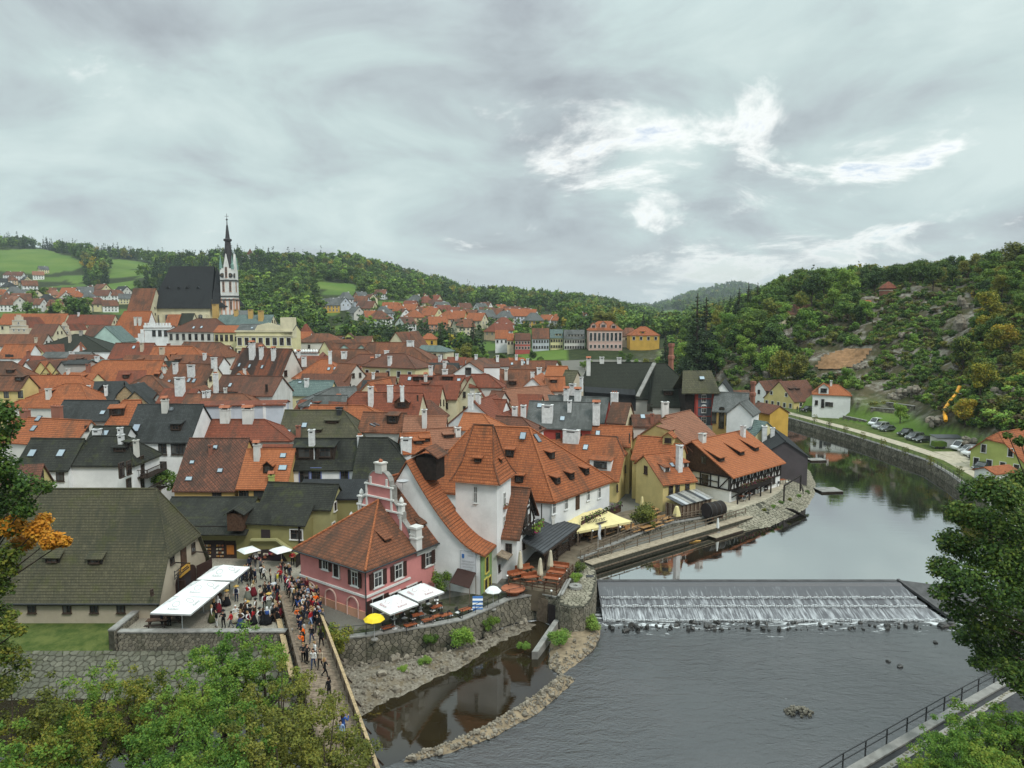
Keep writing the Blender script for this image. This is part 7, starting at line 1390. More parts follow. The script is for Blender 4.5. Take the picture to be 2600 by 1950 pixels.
p=G(2410,1640,0); m=MB(); m.lathe(V((50.5,70.5,-.6)),[(1.9,0),(1.8,2.2),(1.8,3.3),(0,3.35)],14); tag(m.build('stone_bollard','pl.stonegrey'),'round stone pier under the big maple at the river edge','pier')
m=MB(); m.face([V((x,y,4.045)) for x,y in((88,122),(92,128),(95,140),(97,152),(91.5,152),(91.5,142),(88.5,131))]); tag(m.build('car_park','path'),'gravel car park on the far bank','',None,'structure')
sheet('pond',[(3.2,76.4),(4.4,74.6),(4.1,72),(3.8,69.5),(3.5,66),(4.6,62.2),(2.1,58.3),(-1.4,55),(-5,52.8),(-8.2,51.8),(-13,48),(-30,45.5),(-70,45.5),(-70,61.5),(-20,61.5),(-12,64.5),(-5,69.6),(.6,75.4)],.008,'pondwater','still dark pond behind the line of stones')
for y_,z_,x1_ in((79.78,1.33,47.1),(78.5,.84,47.6),(76.3,.16,48.6)):
 m=MB(); rz_=random.Random(int(y_)); n_=150
 for i in range(n_): xa=10.3+(x1_-10.3)*i/n_; m.box((xa+.12,y_-.1-rz_.random()*.12,z_+.02-rz_.random()*.1),((x1_-10.3)/n_*rz_.uniform(.5,1.05),.12,.1+.22*rz_.random()))
 o=m.build('foam_edge','foam',uv=False); tag(o,'line of white foam along a step of the weir','foam',None,'stuff')
# ---------------------------------------------------------------- vegetation
NR=np.random.default_rng(21)
def leaf_mesh(name,pos,size,mat,out=None,flat=.5,seed=0):
 """many small bent leaf faces; pos (n,3)"""
 rg=np.random.default_rng(seed); n=len(pos); nrm=rg.normal(size=(n,3)); nrm[:,2]=np.abs(nrm[:,2])+flat
 if out is not None: nrm+=out*.9
 nrm/=np.linalg.norm(nrm,axis=1)[:,None]; r=rg.normal(size=(n,3)); u=np.cross(nrm,r); u/=np.linalg.norm(u,axis=1)[:,None]+1e-9; w=np.cross(nrm,u)
 s=(size*rg.uniform(.6,1.4,n))[:,None] if np.isscalar(size) else (size*rg.uniform(.7,1.3,n))[:,None]
 v=np.stack([pos-u*s*.55,pos-w*s*.42-nrm*s*.12,pos+u*s*.6,pos+w*s*.42-nrm*s*.1],1).reshape(-1,3)
 me=bpy.data.meshes.new(name); me.vertices.add(4*n); me.vertices.foreach_set('co',v.astype(np.float32).ravel()); me.loops.add(4*n); me.loops.foreach_set('vertex_index',np.arange(4*n,dtype=np.int32)); me.polygons.add(n); me.polygons.foreach_set('loop_start',np.arange(0,4*n,4,dtype=np.int32)); me.polygons.foreach_set('loop_total',np.full(n,4,np.int32))
 me.materials.append(M(mat)); me.update(); return me
def blobs(n,cl,rg,shell=.55):
 """points in clumps cl=[(x,y,z,r)]; denser towards each clump's skin"""
 c=np.array([k[:3] for k in cl]); r=np.array([k[3] for k in cl]); p=r**2/np.sum(r**2); i=rg.choice(len(cl),n,p=p); d=rg.normal(size=(n,3)); d/=np.linalg.norm(d,axis=1)[:,None]
 rad=(shell+(1-shell)*rg.random(n)**.6)*r[i]*rg.uniform(.75,1.12,n); return c[i]+d*rad[:,None]*np.array([1,1,.8]),d
def tree_proto(seed,h,cr,n,ls,mat,shape='round',trunk=True,nb=14):
 rg=np.random.default_rng(seed); cl=[]; th=h*.3
 if shape=='round':
  for k in range(nb):
   a=rg.random()*6.28; q=rg.random()**.5; z=th+(h-th)*(.12+.8*rg.random()); f=math.sqrt(max(.08,1-((z-(th+(h-th)*.45))/((h-th)*.6))**2)); cl.append((cr*.72*q*f*math.cos(a),cr*.72*q*f*math.sin(a),z,cr*rg.uniform(.26,.46)))
  cl.append((0,0,h*.62,cr*.5)); cl.append((0,0,h-cr*.35,cr*.34))
 elif shape=='spruce':
  for k in range(nb):
   z=h*(.08+.9*k/nb); rr_=cr*(1-k/nb)*.95+.12
   for j in range(5): a=rg.random()*6.28; cl.append((rr_*.62*math.cos(a),rr_*.62*math.sin(a),z-rr_*.2,max(.18,rr_*.42)))
 elif shape=='shrub':
  for k in range(nb): a=rg.random()*6.28; q=rg.random()**.5; cl.append((cr*.7*q*math.cos(a),cr*.7*q*math.sin(a),h*(.2+.55*rg.random()),cr*rg.uniform(.25,.45)))
 elif shape=='airy':
  for k in range(nb):
   a=rg.random()*6.28; z=h*(.3+.68*rg.random()); q=rg.random()**.6*cr*(1.05-.65*abs(z/h-.55)); cl.append((q*math.cos(a),q*math.sin(a),z,cr*rg.uniform(.10,.24)))
 p,d=blobs(n,cl,rg,.35 if shape!='airy' else .1); p[:,2]=np.maximum(p[:,2],.05); crown=leaf_mesh('crown',p,ls,mat,d,.4,seed)
 tm=None
 if trunk:
  b=MB(); r0=h*.021; b.tube((0,0,-.6),(0,0,h*.35),r0*1.25,r0*.85,7); b.tube((0,0,h*.35),(0,0,h*(.98 if shape=='spruce' else .8)),r0*.85,r0*.2,6)
  for c in cl[:: max(1,len(cl)//8)]: zz=min(c[2]*.8,h*.62); b.tube((0,0,max(h*.2,zz-cr*.5)),(c[0],c[1],c[2]),r0*.42,r0*.12,5)
  tm=b.mesh('trunk','bark',uv=False)
 return crown,tm
def plant(name,label,cat,proto,loc,s=1,rz=None,group=None,sz=None):
 t=thing(name,label,cat,loc,group,rz if rz is not None else R.uniform(0,6.3)); t.scale=(s,s,sz or s)
 if proto[1]: mlink('trunk',proto[1],t)
 mlink('crown' if 'tree' in name else 'foliage',proto[0],t); return t
LP={}
for i,(mt,sh) in enumerate((('leafdark','round'),('leafmid','round'),('leafolive','round'),('leaflight','round'),('leafdark','round'),('leafmid','round'),('leafautumn','round'),('leafspruce','spruce'),('leafspruce','spruce'))):
 LP['f%d'%i]=tree_proto(100+i,11 if sh=='round' else 15,4.6 if sh=='round' else 2.6,230 if sh=='round' else 200,1.15 if sh=='round' else .9,mt,sh,False,12)
for i,mt in enumerate(('leafdark','leafmid','leafolive','leaflight','leafmixed','leafautumn')): LP['m%d'%i]=tree_proto(200+i,11,4.4,2300,.50,mt,'round',True,17)
for i,mt in enumerate(('leafspruce','leafspruce')): LP['s%d'%i]=tree_proto(230+i,17+3*i,4.2,4200,.42,mt,'spruce',True,22)
for i,mt in enumerate(('leafdark','leafmid','leafolive','leafbrown','leaflight','leafautumn')): LP['b%d'%i]=tree_proto(250+i,2.4,1.9,340,.42,mt,'shrub',False,9)
def scatter(name,label,pts,protos,group_mats=None):
 """one mass of vegetation: a cloud of points, each carrying one of the shapes"""
 col=bpy.data.collections.new(name+'_shapes')
 for i,k in enumerate(protos):
  o=bpy.data.objects.new('shape_%02d'%i,LP[k][0]); col.objects.link(o)
 me=bpy.data.meshes.new(name); me.vertices.add(len(pts)); a=np.array([p[:3] for p in pts],np.float32); me.vertices.foreach_set('co',a.ravel())
 for nm,tp,ix in(('scl','FLOAT',3),('rot','FLOAT',4),('idx','INT',5)):
  at=me.attributes.new(nm,tp,'POINT'); at.data.foreach_set('value',np.array([p[ix] for p in pts],np.float32 if tp=='FLOAT' else np.int32))
 me.update(); o=bpy.data.objects.new(name,me); C.objects.link(o); tag(o,label,'woodland',None,'stuff')
 ng=bpy.data.node_groups.new(name,'GeometryNodeTree'); ng.interface.new_socket('Geometry',in_out='INPUT',socket_type='NodeSocketGeometry'); ng.interface.new_socket('Geometry',in_out='OUTPUT',socket_type='NodeSocketGeometry')
 L=ng.links; gi=ng.nodes.new('NodeGroupInput'); go=ng.nodes.new('NodeGroupOutput'); ip=ng.nodes.new('GeometryNodeInstanceOnPoints'); ci=ng.nodes.new('GeometryNodeCollectionInfo'); ci.inputs['Collection'].default_value=col; ci.inputs['Separate Children'].default_value=True; ci.inputs['Reset Children'].default_value=True
 def at(nm,tp): n=ng.nodes.new('GeometryNodeInputNamedAttribute'); n.data_type=tp; n.inputs[0].default_value=nm; return n.outputs[0]
 mp=ng.nodes.new('GeometryNodeMeshToPoints'); L.new(gi.outputs[0],mp.inputs[0]); L.new(mp.outputs[0],ip.inputs['Points']); L.new(ci.outputs[0],ip.inputs['Instance']); ip.inputs['Pick Instance'].default_value=True; L.new(at('idx','INT'),ip.inputs['Instance Index'])
 cx=ng.nodes.new('ShaderNodeCombineXYZ'); L.new(at('rot','FLOAT'),cx.inputs[2]); er=ng.nodes.new('FunctionNodeEulerToRotation'); L.new(cx.outputs[0],er.inputs[0]); L.new(er.outputs[0],ip.inputs['Rotation']); L.new(at('scl','FLOAT'),ip.inputs['Scale']); L.new(ip.outputs[0],go.inputs[0])
 md=o.modifiers.new('scatter','NODES'); md.node_group=ng; return o
HAY=[(2068,930),(2085,905),(2130,890),(2180,886),(2215,884),(2205,905),(2185,925),(2165,935),(2110,942),(2075,940)]
HAYT=[(2055,875),(2222,875),(2222,985),(2055,985)]
CLEAR=[[(2062,880),(2218,880),(2210,962),(2062,962)],[(1945,1000),(2200,985),(2330,1015),(2520,1110),(2600,1200),(2600,1300),(2480,1290),(2300,1190),(1945,1110)],[(1752,900),(1862,897),(1850,934),(1760,928)],[(2445,745),(2478,765),(2455,850),(2420,860)]]
def forests():
 n=52000; t=NR.uniform(-.86,.80,n); y=np.exp(NR.uniform(math.log(330),math.log(4600),n)); x=t*y; z=H(x,y); ff=y*cT-(z-CZ)*sT; px=1300+FPX*x/ff; py=975-FPX*(y*sT+(z-CZ)*cT)/ff
 ok=(sdist(x,y,UP)>6)
 for poly,dm in MEADOW:
  bad=inpoly(px,py,poly)
  for hh in(6,13,20): f2=y*cT-(z+hh-CZ)*sT; bad|=inpoly(px,975-FPX*(y*sT+(z+hh-CZ)*cT)/f2,poly)&(y<1350)
  ok&=~(bad&(y>dm*.8))
 ok&=~((px>1235)&(px<1710)&(y<366))
 # gardens between the houses on the far slopes are more open
 houses=((px<470)&(py>742)&(py<805))|((px>820)&(px<1430)&(py>758)&(py<885)&(y<800)); ok&=~(houses&(NR.random(n)<.84))
 ok&=~((px<480)&(y<460)&(py>770)); ok&=~((px>1150)&(px<1700)&(y>355)&(y<440)&(py>858)&(NR.random(n)<.9)); ok&=~((x>62)&(y<430))
 gap=np.sin(x*.021+2)*np.sin(y*.017+1)>.55; ok&=~(gap&(NR.random(n)<.35)&(y<1500))
 ii=np.nonzero(ok)[0]; pts=[]
 for i in ii:
  k=NR.random(); con=math.sin(x[i]*.009+1.7)*math.sin(y[i]*.006)>.45 or (y[i]>1250 and px[i]<130)
  idx=(7+int(NR.integers(2))) if (con and k<.75) or k<.03 else int(NR.choice([0,0,0,1,1,1,2,4,4,5,5,3]) if NR.random()<.985 else 6)
  s=(.6+1.1*NR.random()**1.6)*(1+max(0,y[i]-700)/3600)*(.85 if y[i]<520 else 1)*(.62 if houses[i] else 1); pts.append((x[i],y[i],z[i]-.8,s,NR.random()*6.28,idx))
 scatter('forest','woods covering the far hills beyond the town',pts,['f%d'%i for i in range(9)])
 # rocky side of the valley
 n=26000; y=NR.uniform(112,430,n)**1.0; t=NR.uniform(.22,.92,n); x=t*y; z=H(x,y); ff=y*cT-(z-CZ)*sT; px=1300+FPX*x/ff; py=975-FPX*(y*sT+(z-CZ)*cT)/ff
 ok=(z>6.2)&(sdist(x,y,UP)>9)&(x>52)
 for q in CLEAR: ok&=~inpoly(px,py,q)
 scrub=(px>2180)&(px<2480)&(z<46); pat=np.sin(x*.16+y*.05)*np.sin(y*.13-x*.04+1); ok&=~(scrub&(pat<-.25)&(NR.random(n)<.85)); ok&=NR.random(n)<np.where(scrub,.9,np.where(px<2165,.45,.75))
 pts=[]
 for i in np.nonzero(ok)[0]:
  idx=int(NR.choice(6,p=[.33,.29,.20,.08,.10,0])) if not(px[i]>2430 and py[i]<1000) else int(NR.choice(6,p=[.25,.26,.27,.07,.11,.04])); pts.append((x[i],y[i],z[i]-.25,NR.uniform(.45,1.25)*(.8 if scrub[i] else 1.15),NR.random()*6.28,idx))
 scatter('undergrowth','shrubs and brambles covering the rocky valley side',pts,['b%d'%i for i in range(6)])
forests()
ex_=[]
def hillside_trees():
 spots=[]; rg=random.Random(4)
 def tryp(x,y,rad):
  for a,b,r_ in spots:
   if (a-x)**2+(b-y)**2<(rad+r_)**2*.30: return False
  return True
 n=0; k=0
 while n<285 and k<12000:
  k+=1; y=rg.uniform(150,420); x=y*rg.uniform(.24,.86); z=h1(x,y)
  if z<7.5: continue
  px,py=pix(x,y,z)
  if any(sdist(np.array([px]),np.array([py]),q)[0]<0 for q in CLEAR+[HAYT]): continue
  if float(sdist(np.array([x]),np.array([y]),UP)[0])<10: continue
  wood=px<2165 or z>41 or (px>2455 and py<1010);
  if not wood and rg.random()>.05: continue
  if px>2700 or px<1700: continue
  s=rg.uniform(.75,1.3) if px<2165 else (rg.uniform(.7,1.05) if z>38 else rg.uniform(.55,.95))
  if not tryp(x,y,3.9*s): continue
  spots.append((x,y,3.9*s)); n+=1
  if px>2430: kd=rg.choice(['m0','m1','m2','m4','m1','m4'])
  elif px>2165: kd=rg.choice(['m0','m0','m2'])
  else: kd=rg.choice(['m0','m1','m2','m3','m0','m1','m3','m4'])
  lab={'m0':'dark green broadleaf tree','m1':'mid green broadleaf tree','m2':'olive green broadleaf tree','m3':'fresh light green broadleaf tree','m4':'green tree turning yellow','m5':'golden autumn tree'}[kd]
  wh='on the crest of the rocky valley side' if z>41 else ('in the wood on the valley side' if px<2165 else 'on the steep rocky slope')
  if n>165: ex_.append((x,y,z-.4,s,rg.random()*6.28,int(kd[1]))); continue
  plant('tree',lab+' '+wh,'tree',LP[kd],(x,y,z-.4),s,None,lab+'s '+wh)
hillside_trees()
# trees that stand out
def at_ground(px,py,D=None):
 if D is None: return hit(px,py)
 a,b=ray(px,py); return V((a*D,D,h1(a*D,D)))
for px,top,D,kd,s,lab in((1768,738,262,'s1',1.35,'tall dark spruce standing before the wood, slimmer of two'),(1790,748,266,'s0',1.35,'dark spruce leaning against its taller neighbour before the wood'),(1895,712,315,'s1',1.25,'tall dark spruce high in the wood by the crest'),(1872,725,310,'s0',1.2,'broad dark spruce beside the tall one near the crest'),(1918,712,318,'s1',1.1,'pointed spruce at the end of the crest row'),(1632,790,395,'s0',1.05,'dark spruce between the pink school and the yellow villa'),(1118,815,310,'s0',1.3,'dark spruce beside the tall yellow house'),(1202,808,340,'s0',1.0,'dark spruce in the garden slope behind town'),(1690,838,280,'s0',1.0,'narrow spruce behind the brewery'),(137,758,420,'s0',1.0,'dark spruce among the far red roofs')):
 x=ray(px,900)[0]*D; z=h1(x,D); ht=P(px,top,D).z-z; pr=LP[kd]; h0=17 if kd=='s0' else 20
 plant('spruce_tree',lab,'tree',pr,(x,D,z-.3),max(.5,ht/h0)*s*.92,None,None,max(.5,ht/h0))
rows=((1528,785,425,'m2','brown-green rounded tree behind the pink school'),(1545,788,420,'m2','second brown-green tree behind the pink school'),(2385,655,300,'m0','big spreading tree on the crest above the rocks'),(2345,655,305,'m0','dark crest tree beside the spreading one'),(2300,668,300,'m0','broad crest tree beside the red-roofed hut'),(2250,690,318,'m0','crest tree behind the red-roofed hut'),(2440,672,290,'m2','rounded olive tree on the crest above the cliff'),(2475,690,280,'m3','light green tree at the crest edge'),(2510,630,265,'m0','tall open tree on the crest'),(2565,610,255,'m2','tall olive tree at the top of the cliff'),(2600,615,250,'m4','yellowing tree at the top of the cliff'),(2180,705,330,'m0','crest tree with open branches'),(2110,712,335,'m1','green crest tree in the row'),(2050,720,335,'m0','dark crest tree over the wood'),(1985,715,330,'m0','dark crest tree near the spruces'),(2140,740,312,'m4','orange-tinged tree below the crest'))
for px,top,D,kd,lab in rows:
 x=ray(px,760)[0]*D; z=h1(x,D); ht=max(7,P(px,top,D).z-z); s=ht/11.6; plant('tree',lab,'tree',LP[kd],(x,D,z-.3),min(s,1.5),None,None,s)
for px,py,s,kd,lab in((2510,830,.95,'m5','bright orange-yellow tree on the cliff face'),(2490,880,.8,'m5','golden tree below the orange one on the cliff'),(2488,1010,.75,'m5','golden bush-like tree on the bare slope'),(2545,910,.8,'m5','yellow tree beside the golden one on the cliff'),(2445,960,1.0,'m4','yellow-green tree in the middle of the bare slope'),(2200,820,.8,'m3','bright lime green tree beside the orange-roofed hut'),(2450,1085,.6,'m5','yellow bush tree at the foot of the yellow chute'),(2285,1075,.5,'m3','lime tree behind the white river house'),(2150,985,.6,'m3','lime green bush tree above the terraces')):
 p=hit(px,py); plant('tree',lab,'tree',LP[kd],(p.x,p.y,p.z-.3),s)
# belt of trees on the far side of town
rg=random.Random(8)
for (x0,x1,y0,y1,n,D0,D1) in ((680,1100,838,860,34,300,345),(1100,1320,850,905,34,268,335),(1310,1700,880,915,34,262,325),(1700,1850,850,930,20,258,300),(560,760,800,830,12,345,390)):
 for i in range(n):
  px=rg.uniform(x0,x1); D=rg.uniform(D0,D1); x=ray(px,860)[0]*D; z=h1(x,D)
  if float(sdist(np.array([x]),np.array([D]),UP)[0])<3: continue
  kd=rg.choice(['m0','m0','m1','m1','m2','m3']); lab={'m0':'dark','m1':'mid green','m2':'olive','m3':'light green'}[kd]
  if i%2: ex_.append((x,D,z-.4,rg.uniform(.5,.95) if px<1235 else rg.uniform(.28,.55),i,int(kd[1]))); continue
  plant('tree','%s broadleaf tree in the garden belt behind the old town'%lab,'tree',LP[kd],(x,D,z-.4),rg.uniform(.5,.95) if px<1235 else rg.uniform(.28,.55),None,'%s trees of the garden belt'%lab)
scatter('woodland','further trees filling the valley side wood and the garden belt',ex_,['m%d'%i for i in range(6)])
# brown matting on the slope
def hay():
 m=MB(); g={}; nx,ny=22,12
 for i in range(nx+1):
  for j in range(ny+1):
   px=2062+158*i/nx; py=882+62*j/ny; p=hit(px,py); n_=.35+.12*math.sin(i*1.7)*math.sin(j*2.1); g[i,j]=(p+V((-.15,-.5,n_)),sdist(np.array([px]),np.array([py]),HAY)[0]<2)
 for i in range(nx):
  for j in range(ny):
   if all(g[a][1] for a in((i,j),(i+1,j),(i,j+1),(i+1,j+1))): m.face([g[i,j+1][0],g[i+1,j+1][0],g[i+1,j][0],g[i,j][0]])
 o=m.build('erosion_mat','hay',smooth=True); tag(o,'brown erosion matting pinned on the bare slope above the river houses','matting')
hay()
# cliffs: rock outcrops
rg=random.Random(17)
for px,py,w,hh in ((2440,835,6,8),(2455,780,5,7),(2300,855,4,3),(2180,937,4,3),(2285,1005,6,4),(2335,1000,5,4),(2385,1070,5,3),(2560,995,5,4),(2470,1125,5,2.5),(2590,1005,4,4)):
 p=hit(px,py); m=MB()
 for i in range(14): m.rock(p+V((rg.uniform(-.5,.5)*w,rg.uniform(-.2,.3)*w,rg.uniform(-.35,.35)*hh)),rg.uniform(.25,.6)*w,rg.uniform(.2,.5)*w,rg.uniform(.25,.6)*hh,0,rg)
 o=m.build('rock_outcrop','rock',uv=False); tag(o,'pale fractured rock outcrop in the scrub of the valley side','rock','rock outcrops on the valley side')
# ---- near trees
def custom_crown(cl,n,ls,mats,seed):
 rg=np.random.default_rng(seed); out=[]
 for mt,sub,fr in mats:
  q=[cl[i] for i in sub]; p,d=blobs(int(n*fr),q,rg,.35); out.append(leaf_mesh('crown',p,ls,mt,d,.5,seed+len(out)))
 return out
def px_clumps(lst,D,rnd,dd=1.6):
 c=[]
 for px,py,r in lst:
  p=P(px,py,D+rnd.uniform(-dd,dd)); c.append((p.x,p.y,p.z,r*D/FPX*(.8 if px<300 else .95)))
 return c
def near_tree(name,label,base,cl,n,ls,mats,seed,trunk_r=.3):
 t=thing(name,label,'tree',base); off=V(base)
 c2=[(a-off.x,b-off.y,c-off.z,r) for a,b,c,r in cl]
 for me in custom_crown(c2,n,ls,mats,seed): mlink('crown',me,t)
 b=MB(); top=max(c2,key=lambda k:k[2]); mx=sum(k[0] for k in c2)/len(c2); my=sum(k[1] for k in c2)/len(c2); zs=sorted(k[2] for k in c2); b.tube((0,0,-1),(mx*.15,my*.15,zs[0]*.8),trunk_r,trunk_r*.8,9); pr=V((mx*.15,my*.15,zs[0]*.8)); b.tube(pr,(mx*.5,my*.5,zs[-1]*.92),trunk_r*.8,.06,8)
 for k in c2:
  f=max(.12,min(.85,(k[2]-2.0)/zs[-1])); s=pr.lerp(V((mx*.5,my*.5,zs[-1]*.92)),max(0,(f-zs[0]*.8/zs[-1])/(1-zs[0]*.8/zs[-1]+.01))*.8); b.tube(s,V(k[:3]),.09,.025,5)
 b.build('trunk','bark',None,uv=False).parent=t; return t
rm=random.Random(31)
lm=[(10,1045,48),(-40,1035,60),(40,1075,26),(20,1095,34),(-30,1120,70),(-60,1200,90),(10,1180,52),(30,1215,48),(70,1235,50),(120,1235,30),(15,1270,62),(60,1290,44),(-50,1330,90),(30,1335,46),(95,1345,42),(60,1375,42),(130,1370,38),(165,1375,22),(110,1320,30),(20,1405,50),(-30,1450,70),(5,1490,44),(30,1445,30),(-20,1560,60),(20,1590,36),(50,1600,26),(-30,1650,70),(20,1660,48),(55,1685,34),(5,1740,60),(30,1560,26)]
near_tree('maple_tree','big maple with green, yellow and bright orange branches beside the barn',(-36,43,.8),px_clumps(lm,42,rm,1.2),17000,.19,[('leafmaple',[0,1,2,3,4,5,6,7,8,9,10,11,12],.48),('leaforange',[14,15,16,17,18,13],.2),('leafmixed',[19,20,21,22,23,24,25,26,27,28,29,30,13],.32)],71,.42)
rmk=[(2510,1228,34),(2590,1222,45),(2470,1245,42),(2545,1255,55),(2620,1260,70),(2440,1300,46),(2500,1320,60),(2580,1330,70),(2420,1375,50),(2480,1400,66),(2560,1410,80),(2395,1440,46),(2450,1470,60),(2530,1490,80),(2620,1480,90),(2390,1500,36),(2430,1545,46),(2500,1570,70),(2590,1580,80),(2455,1610,46),(2520,1640,64),(2600,1670,80),(2490,1680,34),(2560,1705,46),(2610,1740,50),(2560,1105,14),(2590,1120,18),(2600,1080,16)]
near_tree('maple_tree','big dark maple with a few orange leaves overhanging the weir',(39.5,47.5,2.4),px_clumps(rmk,47,rm,2.2),34000,.19,[('leafmaple',list(range(28)),.72),('leafdark',list(range(28)),.20),('leafmixed',[0,1,3,5,8,11,25,26,27],.08)],83,.45)
AP=[tree_proto(300+i,11.5,3.4,7600,.165,mt,'airy',True,75) for i,mt in enumerate(('leafsumac','leafmixed','leafsumac','leafolive'))]
thick=[(20,1720,40,3),(95,1775,43,1),(150,1770,45,0),(228,1700,47,2),(320,1705,47,1),(385,1710,47,1),(450,1730,45,0),(510,1670,48,2),(560,1605,52,0),(620,1590,53,2),(668,1610,52,0),(705,1690,46,3),(770,1745,43,3),(820,1800,40,3),(400,1800,40,2),(560,1770,42,0),(640,1790,41,3),(120,1840,38,1),(480,1860,38,0),(710,1850,38,3),(40,1830,37,0),(600,1870,38,2),(870,1870,38,3)]
labs=['feathery light green tree in the thicket on the near bank','yellowing feathery tree in the thicket on the near bank','slender green sapling in the thicket on the near bank','olive brown tree in the thicket beside the footbridge']
for px,top,D,k in thick:
 p=P(px,top,D); z=max(0.2,h1(p.x,D)); z=.3 if z<.3 else z; ht=p.z-z; s=ht/11.8; plant('sapling_tree',labs[k],'tree',AP[k],(p.x,D,z),min(1.15,max(.55,s*.95)),None,labs[k].split(' in the')[0]+'s of the near thicket',s)
for px,top,D,s in((2420,1800,43,.62),(2480,1780,44,.72),(2560,1770,45,.8),(2380,1850,41,.55),(2450,1870,40,.6),(2540,1850,41,.7),(2610,1800,44,.8),(2340,1890,40,.5)):
 p=P(px,top,D); z=2.3; s_=(p.z-z)/11.8; plant('leafy_shrub','fresh green feathery shrub below the near footpath','shrub',AP[0 if px%3 else 2],(p.x,D,z-.5),max(.42,s),None,'shrubs below the near footpath',max(.2,s_))
BU=[tree_proto(330+i,2.6,1.9,2600,.16,mt,'shrub',False,12) for i,mt in enumerate(('leafolive','leaflight','leafmid','leafgrass','leafmixed'))]
for px,py,z,s,k,lab in((865,1650,1.6,1.15,4,'round yellow-green bush between footbridge and pink house'),(1120,1500,2.4,1.05,2,'slim green tree-like bush against the pink wall'),(1175,1640,.6,.85,1,'yellow-green bush at the foot of the river wall'),(1020,1712,.35,.35,1,'small tuft on the gravel bank'),(1080,1690,.4,.4,3,'little bush among boulders on the gravel bank'),(1420,1640,.4,.75,3,'tall bright grass clump on the sandy spit'),(1500,1600,.3,.7,3,'grass clump at the base of the pier'),(1245,1600,.7,.6,2,'green shrub on the boulders under the wall'),(1640,1340,3.4,1.5,0,'grey-green willow bush beside the yellow awning'),(1475,1452,3.3,.5,4,'low planting along the pier edge'),(1460,1478,3.2,.5,1,'yellow-green planting beside the bench terrace'),(1095,1640,.9,.5,2,'shrub at the wall foot near the gravel'),(2240,1060,5,2.2,0,'brown bare bush beside the white river house'),(280,1235,8,1.6,1,'pale bush behind the barn roof'),(420,1255,8,1.4,2,'ivy bush beside the ochre house'),(1330,1652,.3,.4,3,'grass tuft at the channel mouth')):
 p=G(px,py,z); plant('bush',lab,'bush',BU[k],p,s)
for i in range(7):
 px,py=1330+10*i-30,1500-7*i; p=G(1295+9*i,1500-3*i,2.5); plant('cypress','small dark columnar evergreen behind the garden fence','shrub',LP['s0'],p,.11,None,'columnar evergreens behind the garden fence',.12)
rg=random.Random(12)
for i in range(9):
 k=i/9; a=V((*RB[3],0)).lerp(V((*RB[8],0)),k); plant('sapling_tree','thin young tree on the grass quay of the far bank','tree',AP[3],(a.x+3.0,a.y,4.0),.22,None,'young trees on the far quay')
# ---------------------------------------------------------------- far houses and villas
GRW=lambda n,zs,w=.9,hh=1.3: [('f','grid',n,zs,w,hh)]
for a in (('white_villa','white house with orange roof at the end of the villa row',(1258,838),1290,858,1.0,375,'orange','white',GRW(3,[1.8])),('white_villa','narrow cream house with orange roof beside the deep-red house',(1288,846),1304,862,1.0,366,'orange','cream',GRW(2,[1.8])),
 ('red_villa','deep red house with white windows in the villa row',(1308,846),1346,862,1.1,362,'brown','redpink',GRW(5,[1.6,4.2])),('grey_villa','long pale grey house with brown roof and many windows',(1352,833),1393,858,1.1,372,'rust','paleblue',GRW(6,[1.8,4.8])),
 ('cream_villa','cream villa with grey-green mansard roof beside the long grey house',(1397,836),1428,856,1.2,371,'teal','paleyellow',GRW(5,[1.8,4.8])),('mansard_villa','wide off-white villa with dark mansard roof and dormers',(1432,837),1483,858,1.2,368,'grey','offwhite',GRW(8,[1.8,4.8]))):
 nm,lab,p1,px2,ev,k,D,rm,wm,wn=a; T(nm,lab,p1,px2,ev,k,D=D,rm=rm,wm=wm,wins=wn,ridge=False,dorms=[(px2-8*i-6,ev-4,1.6,1.0,'shed','pl.'+wm) for i in range(5 if 'mansard' in nm else 2)] if 'villa' in nm and rm in('teal','grey') else (),sur='pl.trimwhite' if wm=='redpink' else None)
h=T('school','large pale pink school with orange hipped roof, gablets and tall windows',(1518,815),1552,837,.9,D=362,ea=5,ez=5,rm='orange',wm='palepink',cat='school',wins=[('f','grid',8,[3.6],1.3,4.0),('f','grid',8,[8.4],1.1,1.6)],dorms=[(1507,833,2.6,1.6,'gable','pl.palepink'),(1532,832,3.2,1.8,'gable','pl.palepink'),(1558,834,2.6,1.6,'gable','pl.palepink')],sur='pl.trimwhite',ridge=False)
T('yellow_villa','bright yellow villa with broad orange hipped roof',(1626,829),1640,850,.8,D=366,ea=6,ez=6,rm='orange',wm='gold',wins=[('f','grid',4,[1.8],1.2,1.6)],dorms=[(1632,846,2.2,.9,'shed','pl.gold')],sur='pl.trimwhite')
T('brown_villa','brown hipped roof of a low house beside the yellow villa',(1588,832),1606,852,.8,D=378,ea=3,ez=4,rm='rust',wm='beige',ridge=False)
